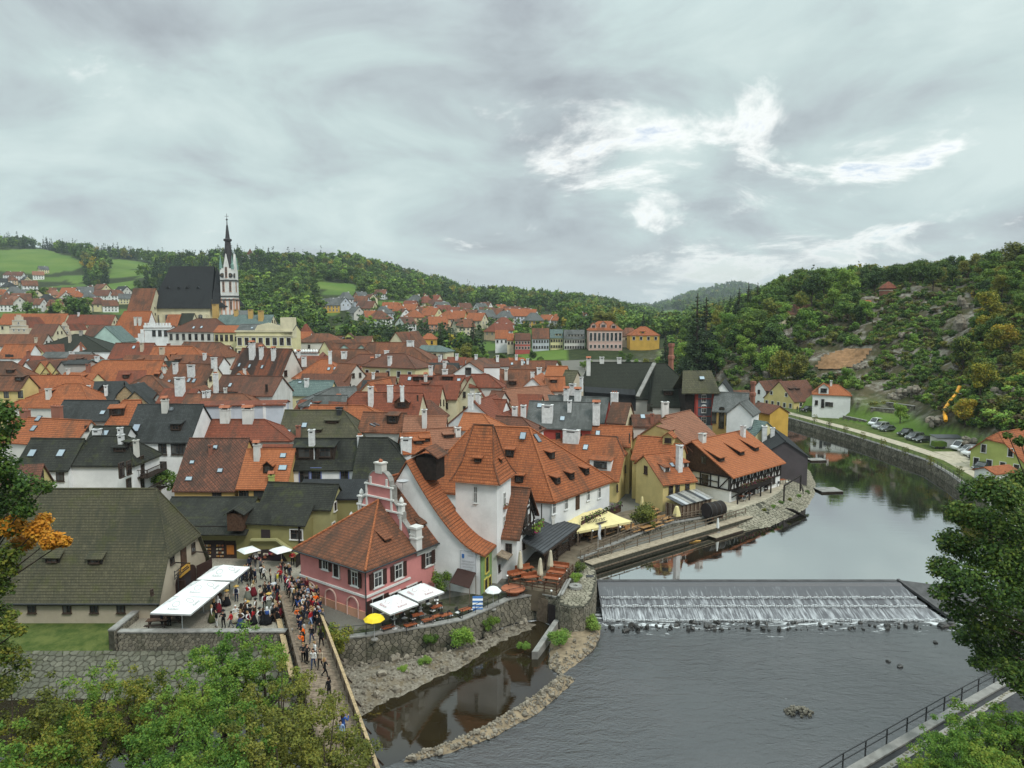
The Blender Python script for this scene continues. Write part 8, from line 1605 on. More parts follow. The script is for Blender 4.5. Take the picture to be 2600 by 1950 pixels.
# houses on the far bank of the pool
h=house('white_gable_house','white gabled riverside house with brown roof beside the yellow one',(1928,967),32,(5.0,5.0),5.6,L=11,D=232,rm='brown',wm='white',wins=[('a','grid',3,[-2.0,1.6,4.8],.9,1.3)],ridge=False)
h=house('yellow_gable_house','yellow riverside house with white-framed windows and brown roof',(1979,968),27,(6.0,6.0),5.6,L=12,D=224,rm='brown',wm='yellow',wins=[('a','grid',5,[1.7,4.6],.9,1.3),('a','grid',2,[-1.6],.9,1.1),('f','grid',2,[1.3],1.0,1.2)],sur='pl.trimwhite',dorms=[(2010,990,1.8,.5),(2026,990,1.8,.5)],ridge=False)
h=T('white_river_house','white house with orange hipped roof and arched dormer on the far bank',(2088,975),2128,999,.85,ang=-22,D=204,ea=2.4,ez=3.2,rm='bright',wm='white',wins=[('f',2073,1022,.8,1.3),('f',2089,1024,.8,2.4),('f',2101,1026,1.2,1.2),('f',2110,1027,1.0,1.2),('z',2137,1006,.6,1.0),('z',2146,1006,.6,1.0)],dorms=[(2091,1000,2.6,1.8,'gable','pl.white')],chims=[(2110,978,.9,.9,2)])
h=house('yellow_green_house','pale green-yellow gabled house with orange half-hipped roof behind the maple',(2536,1098),30,(5.2,4.2),4.6,L=12,D=134,ea=('j',1.2,.35),rm='orange',wm='lime',wins=[('a','grid',4,[1.6],.9,1.7),('a','grid',2,[-1.3],.8,1.5)],sur='pl.trimwhite')
T('white_annex','white lean-to with terracotta roof beside the pale green gable',(2500,1185),2560,1196,.4,ang=20,D=124,rm='orange',wm='white',wins=[('f','grid',1,[1.6],1.2,1.3)],ridge=False)
# crest huts
def hut():
 D=292; b_=P(2254,752,D); t=thing('gazebo','round brick gazebo with red conical roof on the crest','gazebo',(b_.x,D,h1(b_.x,D)-.5)); z0=h1(b_.x,D)-1; ze=P(2254,731,D).z; za=P(2254,714,D).z; m=MB(); m.lathe((b_.x,D,z0),[(3.2,0),(3.2,ze-z0)],10); m.build('wall','pl.brick',t); m=MB(); m.lathe((b_.x,D,ze),[(3.7,-.2),(2.4,1.1),(.05,za-ze)],10); m.build('roof','rf.red',t)
 m=MB(); m.lathe((b_.x,D,ze-1.2),[(3.35,0),(3.35,.3)],10); m.build('cornice','pl.beige',t)
hut()
house('hut','little hut with bright orange roof below the crest',(2195,762),40,5,3,L=5,D=280,rm='bright',wm='darkwood',ridge=False)
house('hill_house','long brown roof half hidden in the wood on the valley side',(1972,772),8,9,4,L=16,D=300,rm='rust',wm='cream',ridge=False)
def chapel():
 p=hit(636,664); D=p.y; t=thing('hill_chapel','small white chapel with pointed roof on the hilltop','chapel',(p.x,D,p.z)); w=D*40/FPX; k=D*9/FPX; m=MB(); m.box((p.x,D,p.z+k*.6),(w,w*.35,k*1.4)); m.build('arcade','pl.white',t); m=MB(); m.lathe((p.x,D,p.z),[(w*.2,0),(w*.2,k*1.9)],8); m.build('wall','pl.white',t); m=MB(); m.lathe((p.x,D,p.z+k*1.9),[(w*.24,-.2),(w*.13,k*.7),(.1,k*1.7)],8); m.build('roof','rf.brown',t); m=MB(); m.prism([(p.x-w*.52,D-w*.2,p.z+k*1.3),(p.x+w*.52,D-w*.2,p.z+k*1.3),(p.x+w*.45,D,p.z+k*1.7),(p.x-w*.45,D,p.z+k*1.7)],.2); m.build('arcade_roof','rf.brown',t)
chapel()
p=hit(683,672); m=MB(); m.lathe(p,[(.6,0),(.35,p.y*20/FPX),(.1,p.y*48/FPX)],6); tag(m.build('radio_mast','dishgrey'),'thin radio mast beside the hilltop chapel','mast')
p=hit(238,722); t=thing('wayside_shrine','small white wayside shrine on the meadow','shrine',p); k=p.y*12/FPX; m=MB(); m.box(p+Z1*k*.4,(k*.6,k*.5,k*.8)); m.build('wall','pl.white',t); m=MB(); m.lathe(p+Z1*k*.8,[(k*.45,0),(.05,k*.4)],4); m.build('roof','pl.offwhite',t)
FH={}
def far_house(wm,rm,hip,px,py,s,ang,label,group):
 p=hit(px,py); key=(wm,rm,hip)
 if key not in FH:
  t=thing('far_house',label,'house',p,group); L,W,he,hr=11,9,5.0,9.2; m=MB()
  if hip: m.box((0,0,he/2-1),(L,W,he+2))
  else: m.prism([(-L/2,-W/2,-2),(-L/2,W/2,-2),(-L/2,W/2,he),(-L/2,0,hr),(-L/2,-W/2,he)][::-1],(L,0,0))
  o=m.mesh('wall','pl.'+wm); mlink('wall',o,t); m=MB(); e=.5; a=L/2+e; i=L/2-3.6 if hip else a; w=W/2+e; z=he-.35
  for q in([(-a,-w,z),(a,-w,z),(i,0,hr+.2),(-i,0,hr+.2)],[(a,w,z),(-a,w,z),(-i,0,hr+.2),(i,0,hr+.2)])+(([(a,-w,z),(a,w,z),(i,0,hr+.2)],[(-a,w,z),(-a,-w,z),(-i,0,hr+.2)]) if hip else ()): m.prism([V(v) for v in q],.25)
  mlink('roof',m.mesh('roof','rf.'+rm),t); m=MB(); m.box((2,1,hr-.2),(.9,.9,2.2)); mlink('chimney',m.mesh('chimney','chimneywhite',uv=False),t)
  wmsh,_=win_mesh(1.1,1.4,'framewhite',None,False)
  for x in(-3.6,-1.2,1.2,3.6):
   for zz in(.8,3.0): mlink('window',wmsh,t,(x,-W/2-.04,zz))
  for y in(-2,2): mlink('window',wmsh,t,(L/2+.04,y,3.0),(0,0,PI/2)); mlink('window',wmsh,t,(-L/2-.04,y,3.0),(0,0,-PI/2))
  if not hip: mlink('window',wmsh,t,(-L/2-.04,0,6),(0,0,-PI/2)); mlink('window',wmsh,t,(L/2+.04,0,6),(0,0,PI/2))
  FH[key]=t
 else: t=dup(FH[key])
 t.location=p-Z1*.3; t.rotation_euler=(0,0,math.radians(ang)); t.scale=(s,s,s); tag(t,label,'house',group); return t
WN={'white':'white','cream':'cream','paleyellow':'pale yellow','yellow':'yellow','offwhite':'off-white','paleblue':'pale blue','salmon':'salmon','peach':'peach','gold':'golden yellow','redpink':'deep pink'}; RN={'rust':'rusty brown','orange':'orange','brown':'dark brown','grey':'grey','red':'red','slate':'dark slate','pinkbrown':'pinkish brown'}
rg=random.Random(77)
LZ=[(70,530),(150,540),(310,535),(15,590),(200,590),(75,640),(240,630),(405,675),(730,660),(690,690),(830,715),(905,690),(990,675),(1010,730),(950,710),(120,705),(210,710),(30,700),(290,715),(520,735),(620,730),(705,735),(650,770),(380,755),(470,800),(650,805),(800,790),(60,750),(180,755),(300,790),(130,785),(30,790),(880,795),(555,800),(740,785),(350,485),(210,575),(100,575),(560,690),(440,700),(820,660)]
for X,Y in LZ:
 wm=rg.choice(['white','white','cream','offwhite','paleyellow','peach','white']); rm=rg.choice(['rust','orange','brown','grey','pinkbrown','rust','slate']); hp=rg.random()<.35
 far_house(wm,rm,hp,X/3.16,540+Y/3.16,rg.uniform(.85,1.15),rg.uniform(-50,50),'%s house with %s %s roof in the suburb below the green meadow'%(WN[wm],RN[rm],'hipped' if hp else 'gabled'),'houses in the suburb below the meadow')
BZ=[(380,560),(440,560),(600,550),(700,470),(850,460),(880,430),(1000,400),(1080,415),(1160,375),(1010,440),(1050,510),(1180,545),(1090,570),(1400,515),(1490,400),(1440,450),(1530,520),(1520,460),(1600,475),(1650,500),(1660,540),(1830,495),(1820,550),(1780,580),(1700,600),(1430,580),(1360,630),(1840,385),(1905,400),(1850,410),(2070,400),(2000,480),(2010,540),(2000,575),(1930,610),(2090,550),(2190,560),(1820,665),(1660,480),(1590,430),(1400,480),(1150,600),(960,540),(1570,570),(1280,500),(1240,505),(1340,545),(1480,560),(1740,540),(1960,500),(2120,500),(2150,580),(1890,560),(1550,620),(1620,640),(760,480),(800,460),(1320,520),(2085,700),(2150,680)]
for X,Y in BZ+[(2054+x,y) for x,y in((40,545),(130,570),(200,570),(285,570),(440,590),(550,600),(620,605),(690,610),(160,545),(260,555),(90,640),(330,610))]:
 wm=rg.choice(['white','cream','cream','paleyellow','salmon','peach','white','gold','paleblue','offwhite']); rm=rg.choice(['rust','orange','red','brown','rust','orange','grey']); hp=rg.random()<.3
 far_house(wm,rm,hp,600+X/3.16,640+Y/3.16,rg.uniform(.85,1.2),rg.uniform(-60,60),'%s house with %s %s roof among trees on the far slope'%(WN[wm],RN[rm],'hipped' if hp else 'gabled'),'houses among trees on the far slope')
# ---------------------------------------------------------------- parasols, tables, boats
def big_parasol(c,zt,w,ang,label,group,ink,pole=2.6):
 """square market parasol: pole, ribs, four-panelled canopy with printed ring and word"""
 t=thing('market_parasol',label,'parasol',V((c[0],c[1],zt-pole)),group); a=math.radians(ang); ex,ey=V((math.cos(a),math.sin(a),0)),V((-math.sin(a),math.cos(a),0)); q=lambda x,y,z: V((c[0],c[1],zt))+ex*x+ey*y+Z1*z; w2=w/2; rise=.95
 m=MB(); cs=[(-w2,-w2),(w2,-w2),(w2,w2),(-w2,w2)]; pts=[q(x,y,0) for x,y in cs]+[q(x*.5,y*.5,rise*.46) for x,y in cs]+[q(0,0,rise)]
 m.add(pts,[(i,(i+1)%4,4+(i+1)%4,4+i) for i in range(4)]+[(4+i,4+(i+1)%4,8) for i in range(4)]); m.add([p-Z1*.03 for p in pts],[(4+i,4+(i+1)%4,(i+1)%4,i) for i in range(4)]+[(8,4+(i+1)%4,4+i) for i in range(4)]); m.build('canopy','canvaswhite',t)
 m=MB()
 for (x0,y0),(x1,y1) in zip(cs,cs[1:]+cs[:1]): m.prism([q(x0,y0,0),q(x1,y1,0),q(x1,y1,-.16),q(x0,y0,-.16)],.004)
 m.build('valance','canvaswhite',t)
 m=MB(); m.tube(q(0,0,-pole),q(0,0,rise),.05,.05,8); m.build('pole','canvaswhite',t)
 for x,y in cs: m=MB(); m.bar(q(x*.97,y*.97,-.02),q(0,0,rise-.12),.04,.05); m.build('rib','silver',t)
 for k in range(4):
  ca,sa=[(0,-1),(1,0),(0,1),(-1,0)][k]; n=(ex*ca+ey*sa)*rise/w2+Z1; n.normalize(); r=(ex*-sa+ey*ca); p=q(ca*w2*.62,sa*w2*.62,rise*.40)+n*.03; text('Kamco',p-Z1*.12+(ex*ca+ey*sa)*.25,r,n,.40,ink,t,extr=.002,shear=.2)
  m=MB(); c2=p+Z1*.10-(ex*ca+ey*sa)*.35; u=n.cross(r)
  for i in range(20):
   b0,b1=2*PI*i/20,2*PI*(i+1)/20; m.bar(c2+r*.34*math.cos(b0)+u*.34*math.sin(b0),c2+r*.34*math.cos(b1)+u*.34*math.sin(b1),.05,.01,0,up=n)
  m.build('printed_ring',ink,t)
 m=MB(); m.box(q(0,0,-pole+.06),(.8,.8,.12),0,ex); m.build('base','concrete',t); return t
for c,lab in(((-32.5,67.2),'white square market parasol at the end of the row by the terrace wall'),((-32.2,71.3),'white square market parasol, middle one of the row beside the barn'),((-31.8,75.8),'white square market parasol at the inner end of the barn row')): big_parasol(c,5.7,4.0 if c[1]<74 else 4.1,-4,lab,'white parasols beside the barn','inkgrey')
for c,lab in(((-11.9,69.1),'white square parasol nearer the yellow one on the pink house terrace'),((-9.6,72.2),'white square parasol beside the slim bush on the pink house terrace')): big_parasol(c,5.0,3.5,45,lab,'white parasols on the garden terrace','inkred',2.5)
def round_parasol(p,zc,r,mat,label,n=8,rise=.5):
 t=thing('garden_parasol',label,'parasol',p); m=MB(); prof=[(r,zc-p[2]-.0),(r*.7,zc-p[2]+rise*.55),(r*.35,zc-p[2]+rise*.88),(.01,zc-p[2]+rise)]; m.lathe(p,prof,n); m.lathe(V(p)-Z1*.03,prof[::-1],n); m.build('canopy',mat,t); m=MB(); m.tube(p,V(p)+Z1*(zc-p[2]+rise),.035,.035,8); m.build('pole','silver',t)
 for i in range(n): a=2*PI*i/n; m=MB(); m.bar(V((p[0]+r*.95*math.cos(a),p[1]+r*.95*math.sin(a),zc)),V((p[0],p[1],zc+rise*.5)),.025,.025); m.build('rib','silver',t)
 m=MB(); m.lathe(p,[(.35,0),(.35,.1),(.06,.14)],10); m.build('base','concrete',t); return t
p=G(950,1572,4.6); round_parasol(V((p.x,p.y,2.5)),4.6,1.05,'brightyellow','bright yellow round parasol on the garden terrace'); p=G(1252,1500,4.6); round_parasol(V((p.x,p.y,2.5)),4.6,.9,'canvaswhite','plain white round parasol beside the evergreens')
for px,lab in((632,'small white parasol by the arched stall, next to the shop door'),(714,'small white parasol by the arched stall, next to the stair')): p=G(px,1397,5.2); round_parasol(V((p.x,p.y,3.2)),5.2,1.5,'canvaswhite',lab,4,.4)
def closed_parasol(px,py0,py1,z,mat,label,w=.32):
 b_=G(px,py1,z); top=P(px,py0,b_.y); hh=top.z-z; t=thing('closed_parasol',label,'parasol',b_); m=MB(); n=10; pr=[(.05,hh),(w*.45,hh*.93),(w*.8,hh*.6),(w,hh*.36),(w*.9,hh*.3),(.05,hh*.28)]
 pts=[]
 for r,zz in pr: pts+=[b_+V((r*(1+.18*(i%2))*math.cos(2*PI*i/n),r*(1+.18*(i%2))*math.sin(2*PI*i/n),zz)) for i in range(n)]
 m.add(pts,[(j*n+i,(j+1)*n+i,(j+1)*n+(i+1)%n,j*n+(i+1)%n) for j in range(len(pr)-1) for i in range(n)]); m.build('folded_canopy',mat,t); m=MB(); m.tube(b_-Z1*.0,b_+Z1*hh*1.02,.04,.03,6); m.build('pole','railwood',t); m=MB(); m.lathe(b_,[(.4,0),(.4,.12),(.06,.16)],10); m.build('base','concrete',t)
for a in((1321,1398,1462,3.5,'canvascream','closed cream parasol beside the tower on the bench terrace'),(1372,1416,1478,3.5,'canvascream','closed cream parasol in the middle of the bench terrace'),(1398,1396,1456,3.5,'canvascream','closed cream parasol by the canopy corner on the bench terrace'),(1630,1260,1300,3.5,'canvasyellow','closed yellow parasol beside the grey willow bush'),(1718,1284,1322,3.5,'canvasyellow','stout closed yellow parasol before the plank shed',.55),(1822,1315,1352,2.5,'canvaswhite','closed white parasol on the moored raft',.2)): closed_parasol(*a)
def chair_proto():
 t=bpy.data.objects.new('terrace_chair',None); C.objects.link(t); m=MB(); m.box((0,0,.45),(.46,.44,.05)); mlink('seat',m.mesh('seat','canvaswhite',uv=False),t); m=MB(); m.box((0,.22,.75),(.44,.05,.45)); mlink('backrest',m.mesh('backrest','metaldark',uv=False),t); m=MB(); m.bar((0,0,0),(0,0,.45),.04,.04); me=m.mesh('leg','metaldark',uv=False)
 for x in(-.2,.2):
  for y in(-.2,.2): mlink('leg',me,t,(x,y,0))
 return t
def table_proto(w,d,mat):
 t=bpy.data.objects.new('terrace_table',None); C.objects.link(t); m=MB(); m.box((0,0,.74),(w,d,.05)); mlink('table_top',m.mesh('table_top',mat,uv=False),t); m=MB(); m.bar((0,0,0),(0,0,.74),.06,.06); me=m.mesh('leg','metaldark',uv=False)
 for x in(-w/2+.1,w/2-.1):
  for y in(-d/2+.1,d/2-.1): mlink('leg',me,t,(x,y,0))
 return t
ch=chair_proto(); tb=table_proto(1.3,.7,'benchwood'); fst=[1,1]
def put(pr,loc,rz,label,cat,group,k):
 t=pr if fst[k] else dup(pr); fst[k]=0; t.location=loc; t.rotation_euler=(0,0,rz); tag(t,label,cat,group)
for X,Y in((235,860),(460,850),(665,835),(850,790),(980,745),(1165,705),(1335,655),(1500,610),(1640,550),(1890,495),(800,665),(955,605),(1170,515),(1310,460),(440,665),(640,655),(930,520),(1240,320),(1270,380),(1090,390),(790,525),(930,460),(610,580)):
 p=G(940+X/7.373,1480+Y/7.373,2.92); put(ch,V((p.x,p.y,2.46)),R.uniform(-.5,2.6),'dark terrace chair with white cushion on the garden terrace','chair','chairs on the garden terrace',0)
for X,Y in((330,820),(750,775),(1085,685),(1250,610),(1415,590),(1780,490),(480,570),(880,590),(1230,440)):
 p=G(940+X/7.373,1480+Y/7.373,3.2); put(tb,V((p.x,p.y,2.46)),.62,'red-brown wooden table on the garden terrace','table','tables on the garden terrace',1)
bn=None
def picnic(mat,mat2):
 t=bpy.data.objects.new('beer_table_set',None); C.objects.link(t)
 for y,z,w in((0,.75,.7),(-.65,.45,.3),(.65,.45,.3)):
  m=MB(); m.box((0,y,z),(2.0,w,.06)); mlink('table_top' if y==0 else 'bench_seat',m.mesh('bench_seat',mat if y else mat2,uv=False),t)
 m=MB(); m.bar((0,-.7,.35),(0,.7,.35),.08,.08); m.bar((0,-.3,0),(0,-.1,.74),.08,.08); m.bar((0,.3,0),(0,.1,.74),.08,.08); me=m.mesh('trestle','brownwood',uv=False)
 for x in(-.75,.75): mlink('trestle',me,t,(x,0,0))
 m=MB(); m.box((0,.85,.72),(2.0,.06,.45)); mlink('backrest',m.mesh('backrest',mat,uv=False),t); return t
pc=picnic('benchwood','benchwood'); pc2=picnic('tablewood','tablewood'); pc3=picnic('darkwood','brownwood'); f3=[1,1,1]
for k,(px,py,z,rz,lab,gr) in enumerate([(1335,1458,3.5,.5,'','b'),(1316,1472,3.5,.5,'','b'),(1420,1452,3.5,-.35,'','b'),(1412,1468,3.5,-.35,'','b'),(1402,1484,3.5,-.35,'','b'),(1350,1480,3.5,.3,'','b'),(1640,1350,3.5,.7,'','y'),(1665,1340,3.5,.7,'','y'),(1690,1328,3.5,.7,'','y'),(1655,1318,3.5,.7,'','y'),(1610,1352,3.5,.7,'','y'),(1660,1306,3.5,.7,'','y'),(1500,1368,3.5,.75,'','y'),(1540,1358,3.5,.75,'','y'),(1575,1348,3.5,.75,'','y'),(400,1592,3.2,.1,'','s'),(440,1580,3.2,.1,'','s'),(465,1560,3.2,.3,'','s'),(490,1535,3.2,.3,'','s'),(520,1510,3.2,.3,'','s'),(545,1490,3.2,.3,'','s'),(575,1475,3.2,.3,'','s')]):
 pr,i={'b':(pc,0),'y':(pc2,1),'s':(pc3,2)}[gr]; t=pr if f3[i] else dup(pr); f3[i]=0; p=G(px,py,z); t.location=p; t.rotation_euler=(0,0,rz); lab={'b':'red-brown beer table with benches on the terrace beside the weir pier','y':'yellowish beer table with benches by the mill race','s':'dark beer table with benches under the barn parasols'}[gr]; tag(t,lab,'table',{'b':'beer tables on the weir terrace','y':'beer tables by the mill race','s':'beer tables under the barn parasols'}[gr])
def misc():
 p=G(1303,1497,3.4); t=thing('round_table','large round tan table on a barrel base beside the evergreens','table',V((p.x,p.y,2.5))); m=MB(); m.lathe(V((p.x,p.y,2.5)),[(.6,0),(.75,.5),(.6,1.0)],14); m.build('base','benchwood',t); m=MB(); m.lathe(V((p.x,p.y,3.5)),[(0,0),(1.35,0),(1.35,.1),(0,.12)],24); m.build('table_top','terracotta',t)
 # brown tent
 a=[G(x,y,z) for x,y,z in((1142,1480,4.9),(1162,1443,5.2),(1208,1455,5.2),(1192,1495,4.9))]; t=thing('brown_tent','dark brown party tent against the white wall','tent',V((-4.5,76.5,2.46))); m=MB(); m.prism([a[0],a[3],a[2],a[1]],.06); m.build('canopy','awningbrown',t)
 for v in a: m=MB(); m.bar(V((v.x,v.y,2.46)),v,.08,.08); m.build('post','railwood',t)
 p=G(1213,1553,2.46); t=thing('beach_chair','blue and white striped beach chair hood on the garden terrace','chair',p); n=7
 for i in range(n): m=MB(); a0,a1=i/n,(i+1)/n; f=lambda k: p+V((0,-.35*math.cos(k*PI*.6)+.1,.25+1.35*k)); m.prism([f(a0)+V((-.55,0,0)),f(a0)+V((.55,0,0)),f(a1)+V((.55,0,0)),f(a1)+V((-.55,0,0))],(0,.1,0)); m.build('stripe','canvaswhite' if i%2 else 'plastblue',t)
 m=MB(); m.box(p+V((0,-.1,.3)),(1.1,.7,.4)); m.build('seat','plastblue',t)
 # plank shed with patched roof
 t=thing('plank_shed','grey plank shed with patched sheet-metal roof by the yellow house','shed',G(1740,1300,3.5)); A,B,Cc,Dd=G(1690,1262,6.4),G(1760,1238,6.4),G(1812,1265,5.7),G(1732,1284,5.7);
 for i in range(9):
  k0,k1=i/9,(i+.96)/9; m=MB(); m.prism([Dd.lerp(Cc,k0),Dd.lerp(Cc,k1),A.lerp(B,k1),A.lerp(B,k0)],.05+.02*(i%3)); m.build('roof_sheet',['metalroof','silver','concrete'][i%3] if i!=4 else 'concrete',t)
 m=MB(); lo=lambda v: V((v.x,v.y,3.5)); q=[lo(Dd.lerp(A,.1)),lo(Cc.lerp(B,.1)),lo(B),lo(A)];
 for u,v in((q[0],q[1]),(q[1],q[2]),(q[0],q[3])):
  n=int((v-u).length/.3)
  for i in range(n): c=u.lerp(v,(i+.5)/n); d=(v-u).normalized(); m=MB(); m.box(c+Z1*1.05,(.27,.06,2.1),0,d); m.build('plank',['railwood','brownwood','plank'][i%3],t)
 # barrel
 c=G(1812,1312,3.6)+V((0,0,1.15)); t=thing('barrel','huge black-mouthed wooden barrel lying on the terrace','barrel',c-Z1*1.15); d=V((.85,.5,0)).normalized(); m=MB(); m.tube(c-d*1.6,c+d*1.6,1.12,1.12,24); m.build('staves','timber',t); m=MB(); m.tube(c-d*1.66,c-d*1.61,.98,.98,24); m.build('opening','ink',t)
 for k in(-1.5,-.5,.5,1.5): m=MB(); m.tube(c+d*(k-.05),c+d*(k+.05),1.15,1.15,24); m.build('hoop','metaldark',t)
 for k in(-1,1): m=MB(); m.box(c+d*k-Z1*1.1,(.3,1.6,.3),0,d); m.build('cradle','brownwood',t)
 # rafts and boats
 for px,py,w,d_,lab in((1835,1350,6.5,2.6,'weathered plank raft moored beside the walkway'),(2072,1166,3.6,2.4,'small grey landing raft off the promenade, upstream one'),(2103,1243,4.0,3.0,'small grey landing raft off the promenade below the steps')):
  p=G(px,py,2.5); t=thing('raft',lab,'raft',V((p.x,p.y,2.2))); ex=V((.8,.6,0)).normalized() if px<1900 else V((1,.1,0)).normalized(); n=int(w/.3); ey=Z1.cross(ex)
  for i in range(n): m=MB(); m.box(p+ex*(-w/2+w*(i+.5)/n),(w/n*.9,d_,.08),0,ex); m.build('plank','raftwood' if px<1900 else 'concrete',t)
  for k in(-.4,.4): m=MB(); m.box(p+ey*d_*k-Z1*.25,(w,.4,.45),0,ex); m.build('float','darkwood',t)
 def hull(px,py,L,w,hh,ang,mat,name,label,deck=None,z=2.2):
  p=G(px,py,z); a=math.radians(ang); ex=V((math.cos(a),math.sin(a),0)); ey=Z1.cross(ex); n=10; m=MB(); pts=[]
  for k,(sc,zz) in enumerate(((.55,-.15),(1,hh),(.86,hh),(.5,hh*.25))):
   for i in range(n*2): t_=2*PI*i/(2*n); x=math.cos(t_); y=math.sin(t_); pts.append(p+ex*(x*L/2*(sc**.3))+ey*(y*w/2*sc*(1-.25*x))+Z1*zz)
  q=2*n; m.add(pts,[(j*q+i,j*q+(i+1)%q,(j+1)*q+(i+1)%q,(j+1)*q+i) for j in range(3) for i in range(q)]+[tuple(3*q+i for i in range(q))]); return tag(m.build(name,mat,None,uv=False),label,name.replace('_',' '))
 hull(1660,1362,4.2,1.5,.5,35,'canvaswhite','rowing_boat','white rowing boat moored in the mill race'); hull(1752,1376,3.4,.8,.12,12,'gold','paddle_board','yellow paddle board floating beside the walkway')
 # flag, lamps, gate steps
 b_=G(1518,1412,3.3); t=thing('flag','narrow white and violet flag on a pole by the walkway','flag',b_); m=MB(); m.tube(b_,b_+Z1*4.2,.03,.02,6); m.build('pole','silver',t); m=MB(); n=8
 m.add([b_+V((.05+.3*k+.06*math.sin(j*1.2),.05*math.sin(j+k),4.1-.28*j)) for j in range(n) for k in(0,1)],[(2*j,2*j+1,2*j+3,2*j+2) for j in range(n-1)]); m.build('cloth',['paleflag'] if False else 'signwhite',t)
 for px,py,z in((1320,1392,3.5),(1288,1462,3.5),(1400,1500,3.5),(1421,1470,3.5),(1440,1450,3.5),(1505,1348,5.0),(1575,1338,5.0),(1634,1322,3.6)):
  p=G(px,py,z+.9); t=thing('globe_lamp','small white globe lamp on a terrace post','lamp',V((p.x,p.y,z)),'globe lamps on the terraces'); m=MB(); m.tube(V((p.x,p.y,z)),p,.03,.03,6); m.build('post','metaldark',t); m=MB(); m.lathe(p,[(.01,-.12),(.1,-.07),(.13,0),(.1,.08),(.01,.12)],10); m.build('globe','lampwhite',t)
 t=thing('landing_frame','black timber landing frame with steps down the cobbled bank','landing',G(2000,1275,3.6));
 q=[G(1990,1268,3.7),G(2032,1240,3.7),G(2040,1262,3.0),G(1998,1290,3.0)]
 for v in q[:2]: m=MB(); m.bar(v-Z1*.5,v+Z1*2.4,.2,.2); m.build('post','timber',t)
 m=MB(); m.bar(q[0]+Z1*2.3,q[1]+Z1*2.3,.2,.2); m.build('beam','timber',t)
 for z in(.6,1.0): m=MB(); m.bar(q[1]+Z1*z,q[2]+Z1*z,.1,.1); m.build('rail','timber',t)
 for i in range(8): c=G(2005+5.2*i,1292+3.5*i-4.0*i*.2,3.3-.16*i); m=MB(); m.box(c,(1.3,.35,.1),0,(.7,-.7,0)); m.build('step','timber',t)
 # cafe seating at the inn
 for i,(px,py) in enumerate(((1930,1246),(1950,1240),(1965,1232),(1985,1228),(1900,1262),(1880,1270),(1915,1252),(1940,1226))):
  t=dup(tb); p=G(px,py,3.85); t.location=p; t.rotation_euler=(0,0,.6+i); tag(t,'dark cafe table in front of the half-timbered inn','table','cafe tables in front of the inn')
  for k in(0,1): t=dup(ch); t.location=p+V((.9*math.cos(i+3.1*k),.9*math.sin(i+3.1*k),0)); t.rotation_euler=(0,0,i+3.1*k-1.57); tag(t,'cafe chair in front of the half-timbered inn','chair','cafe chairs in front of the inn')
 for i in range(6): p=G(1940+22*i,1300-9*i,3.8); plant('potted_shrub','small potted shrub along the inn terrace edge','shrub',BU[i%3],p,.28,None,'potted shrubs of the inn')
 # yellow rubble chute on the slope
 t=None; pts=[hit(1900+x/3.16,580+y/3.16) for x,y in((1668,1312),(1640,1375),(1590,1432),(1556,1482),(1550,1532),(1556,1582))]; pts=[p+V((0,-1.2,1.4)) for p in pts]
 t=thing('rubble_chute','long bright yellow rubble chute hanging down the rocky slope','chute',pts[-1])
 for a,b_ in zip(pts[:-1],pts[1:]):
  n=max(2,int((b_-a).length/1.1))
  for i in range(n): m=MB(); m.tube(a.lerp(b_,i/n),a.lerp(b_,(i+1.12)/n),.48,.38,10); m.build('chute_section','yellowplastic',t)
 a,b_=hit(2398,1005),hit(2475,1003);
 wall_run('slope_wall','old rubble retaining wall high on the scrub slope',[(a.x,a.y-1),(b_.x,b_.y-1)],min(a.z,b_.z)-2.5,min(a.z,b_.z)+1.2,.6,1,.8,.5)
 a,b_=hit(2430,1060),hit(2470,1075); wall_run('slope_wall','short rubble retaining wall below the yellow chute',[(a.x,a.y-1),(b_.x,b_.y-1)],min(a.z,b_.z)-2,min(a.z,b_.z)+1,.6,1,.8,.5)
 for u in((2140,1065,2200,1072),(2210,1045,2270,1050),(2250,1030,2320,1042)):
  a,b_=hit(u[0],u[1]),hit(u[2],u[3]); wall_run('garden_wall','low dry stone garden wall on the terraced lawn',[(a.x,a.y),(b_.x,b_.y)],min(a.z,b_.z)-.8,min(a.z,b_.z)+1.1,.5,1,.7,.4)['group']='garden walls on the terraced lawn'
misc()
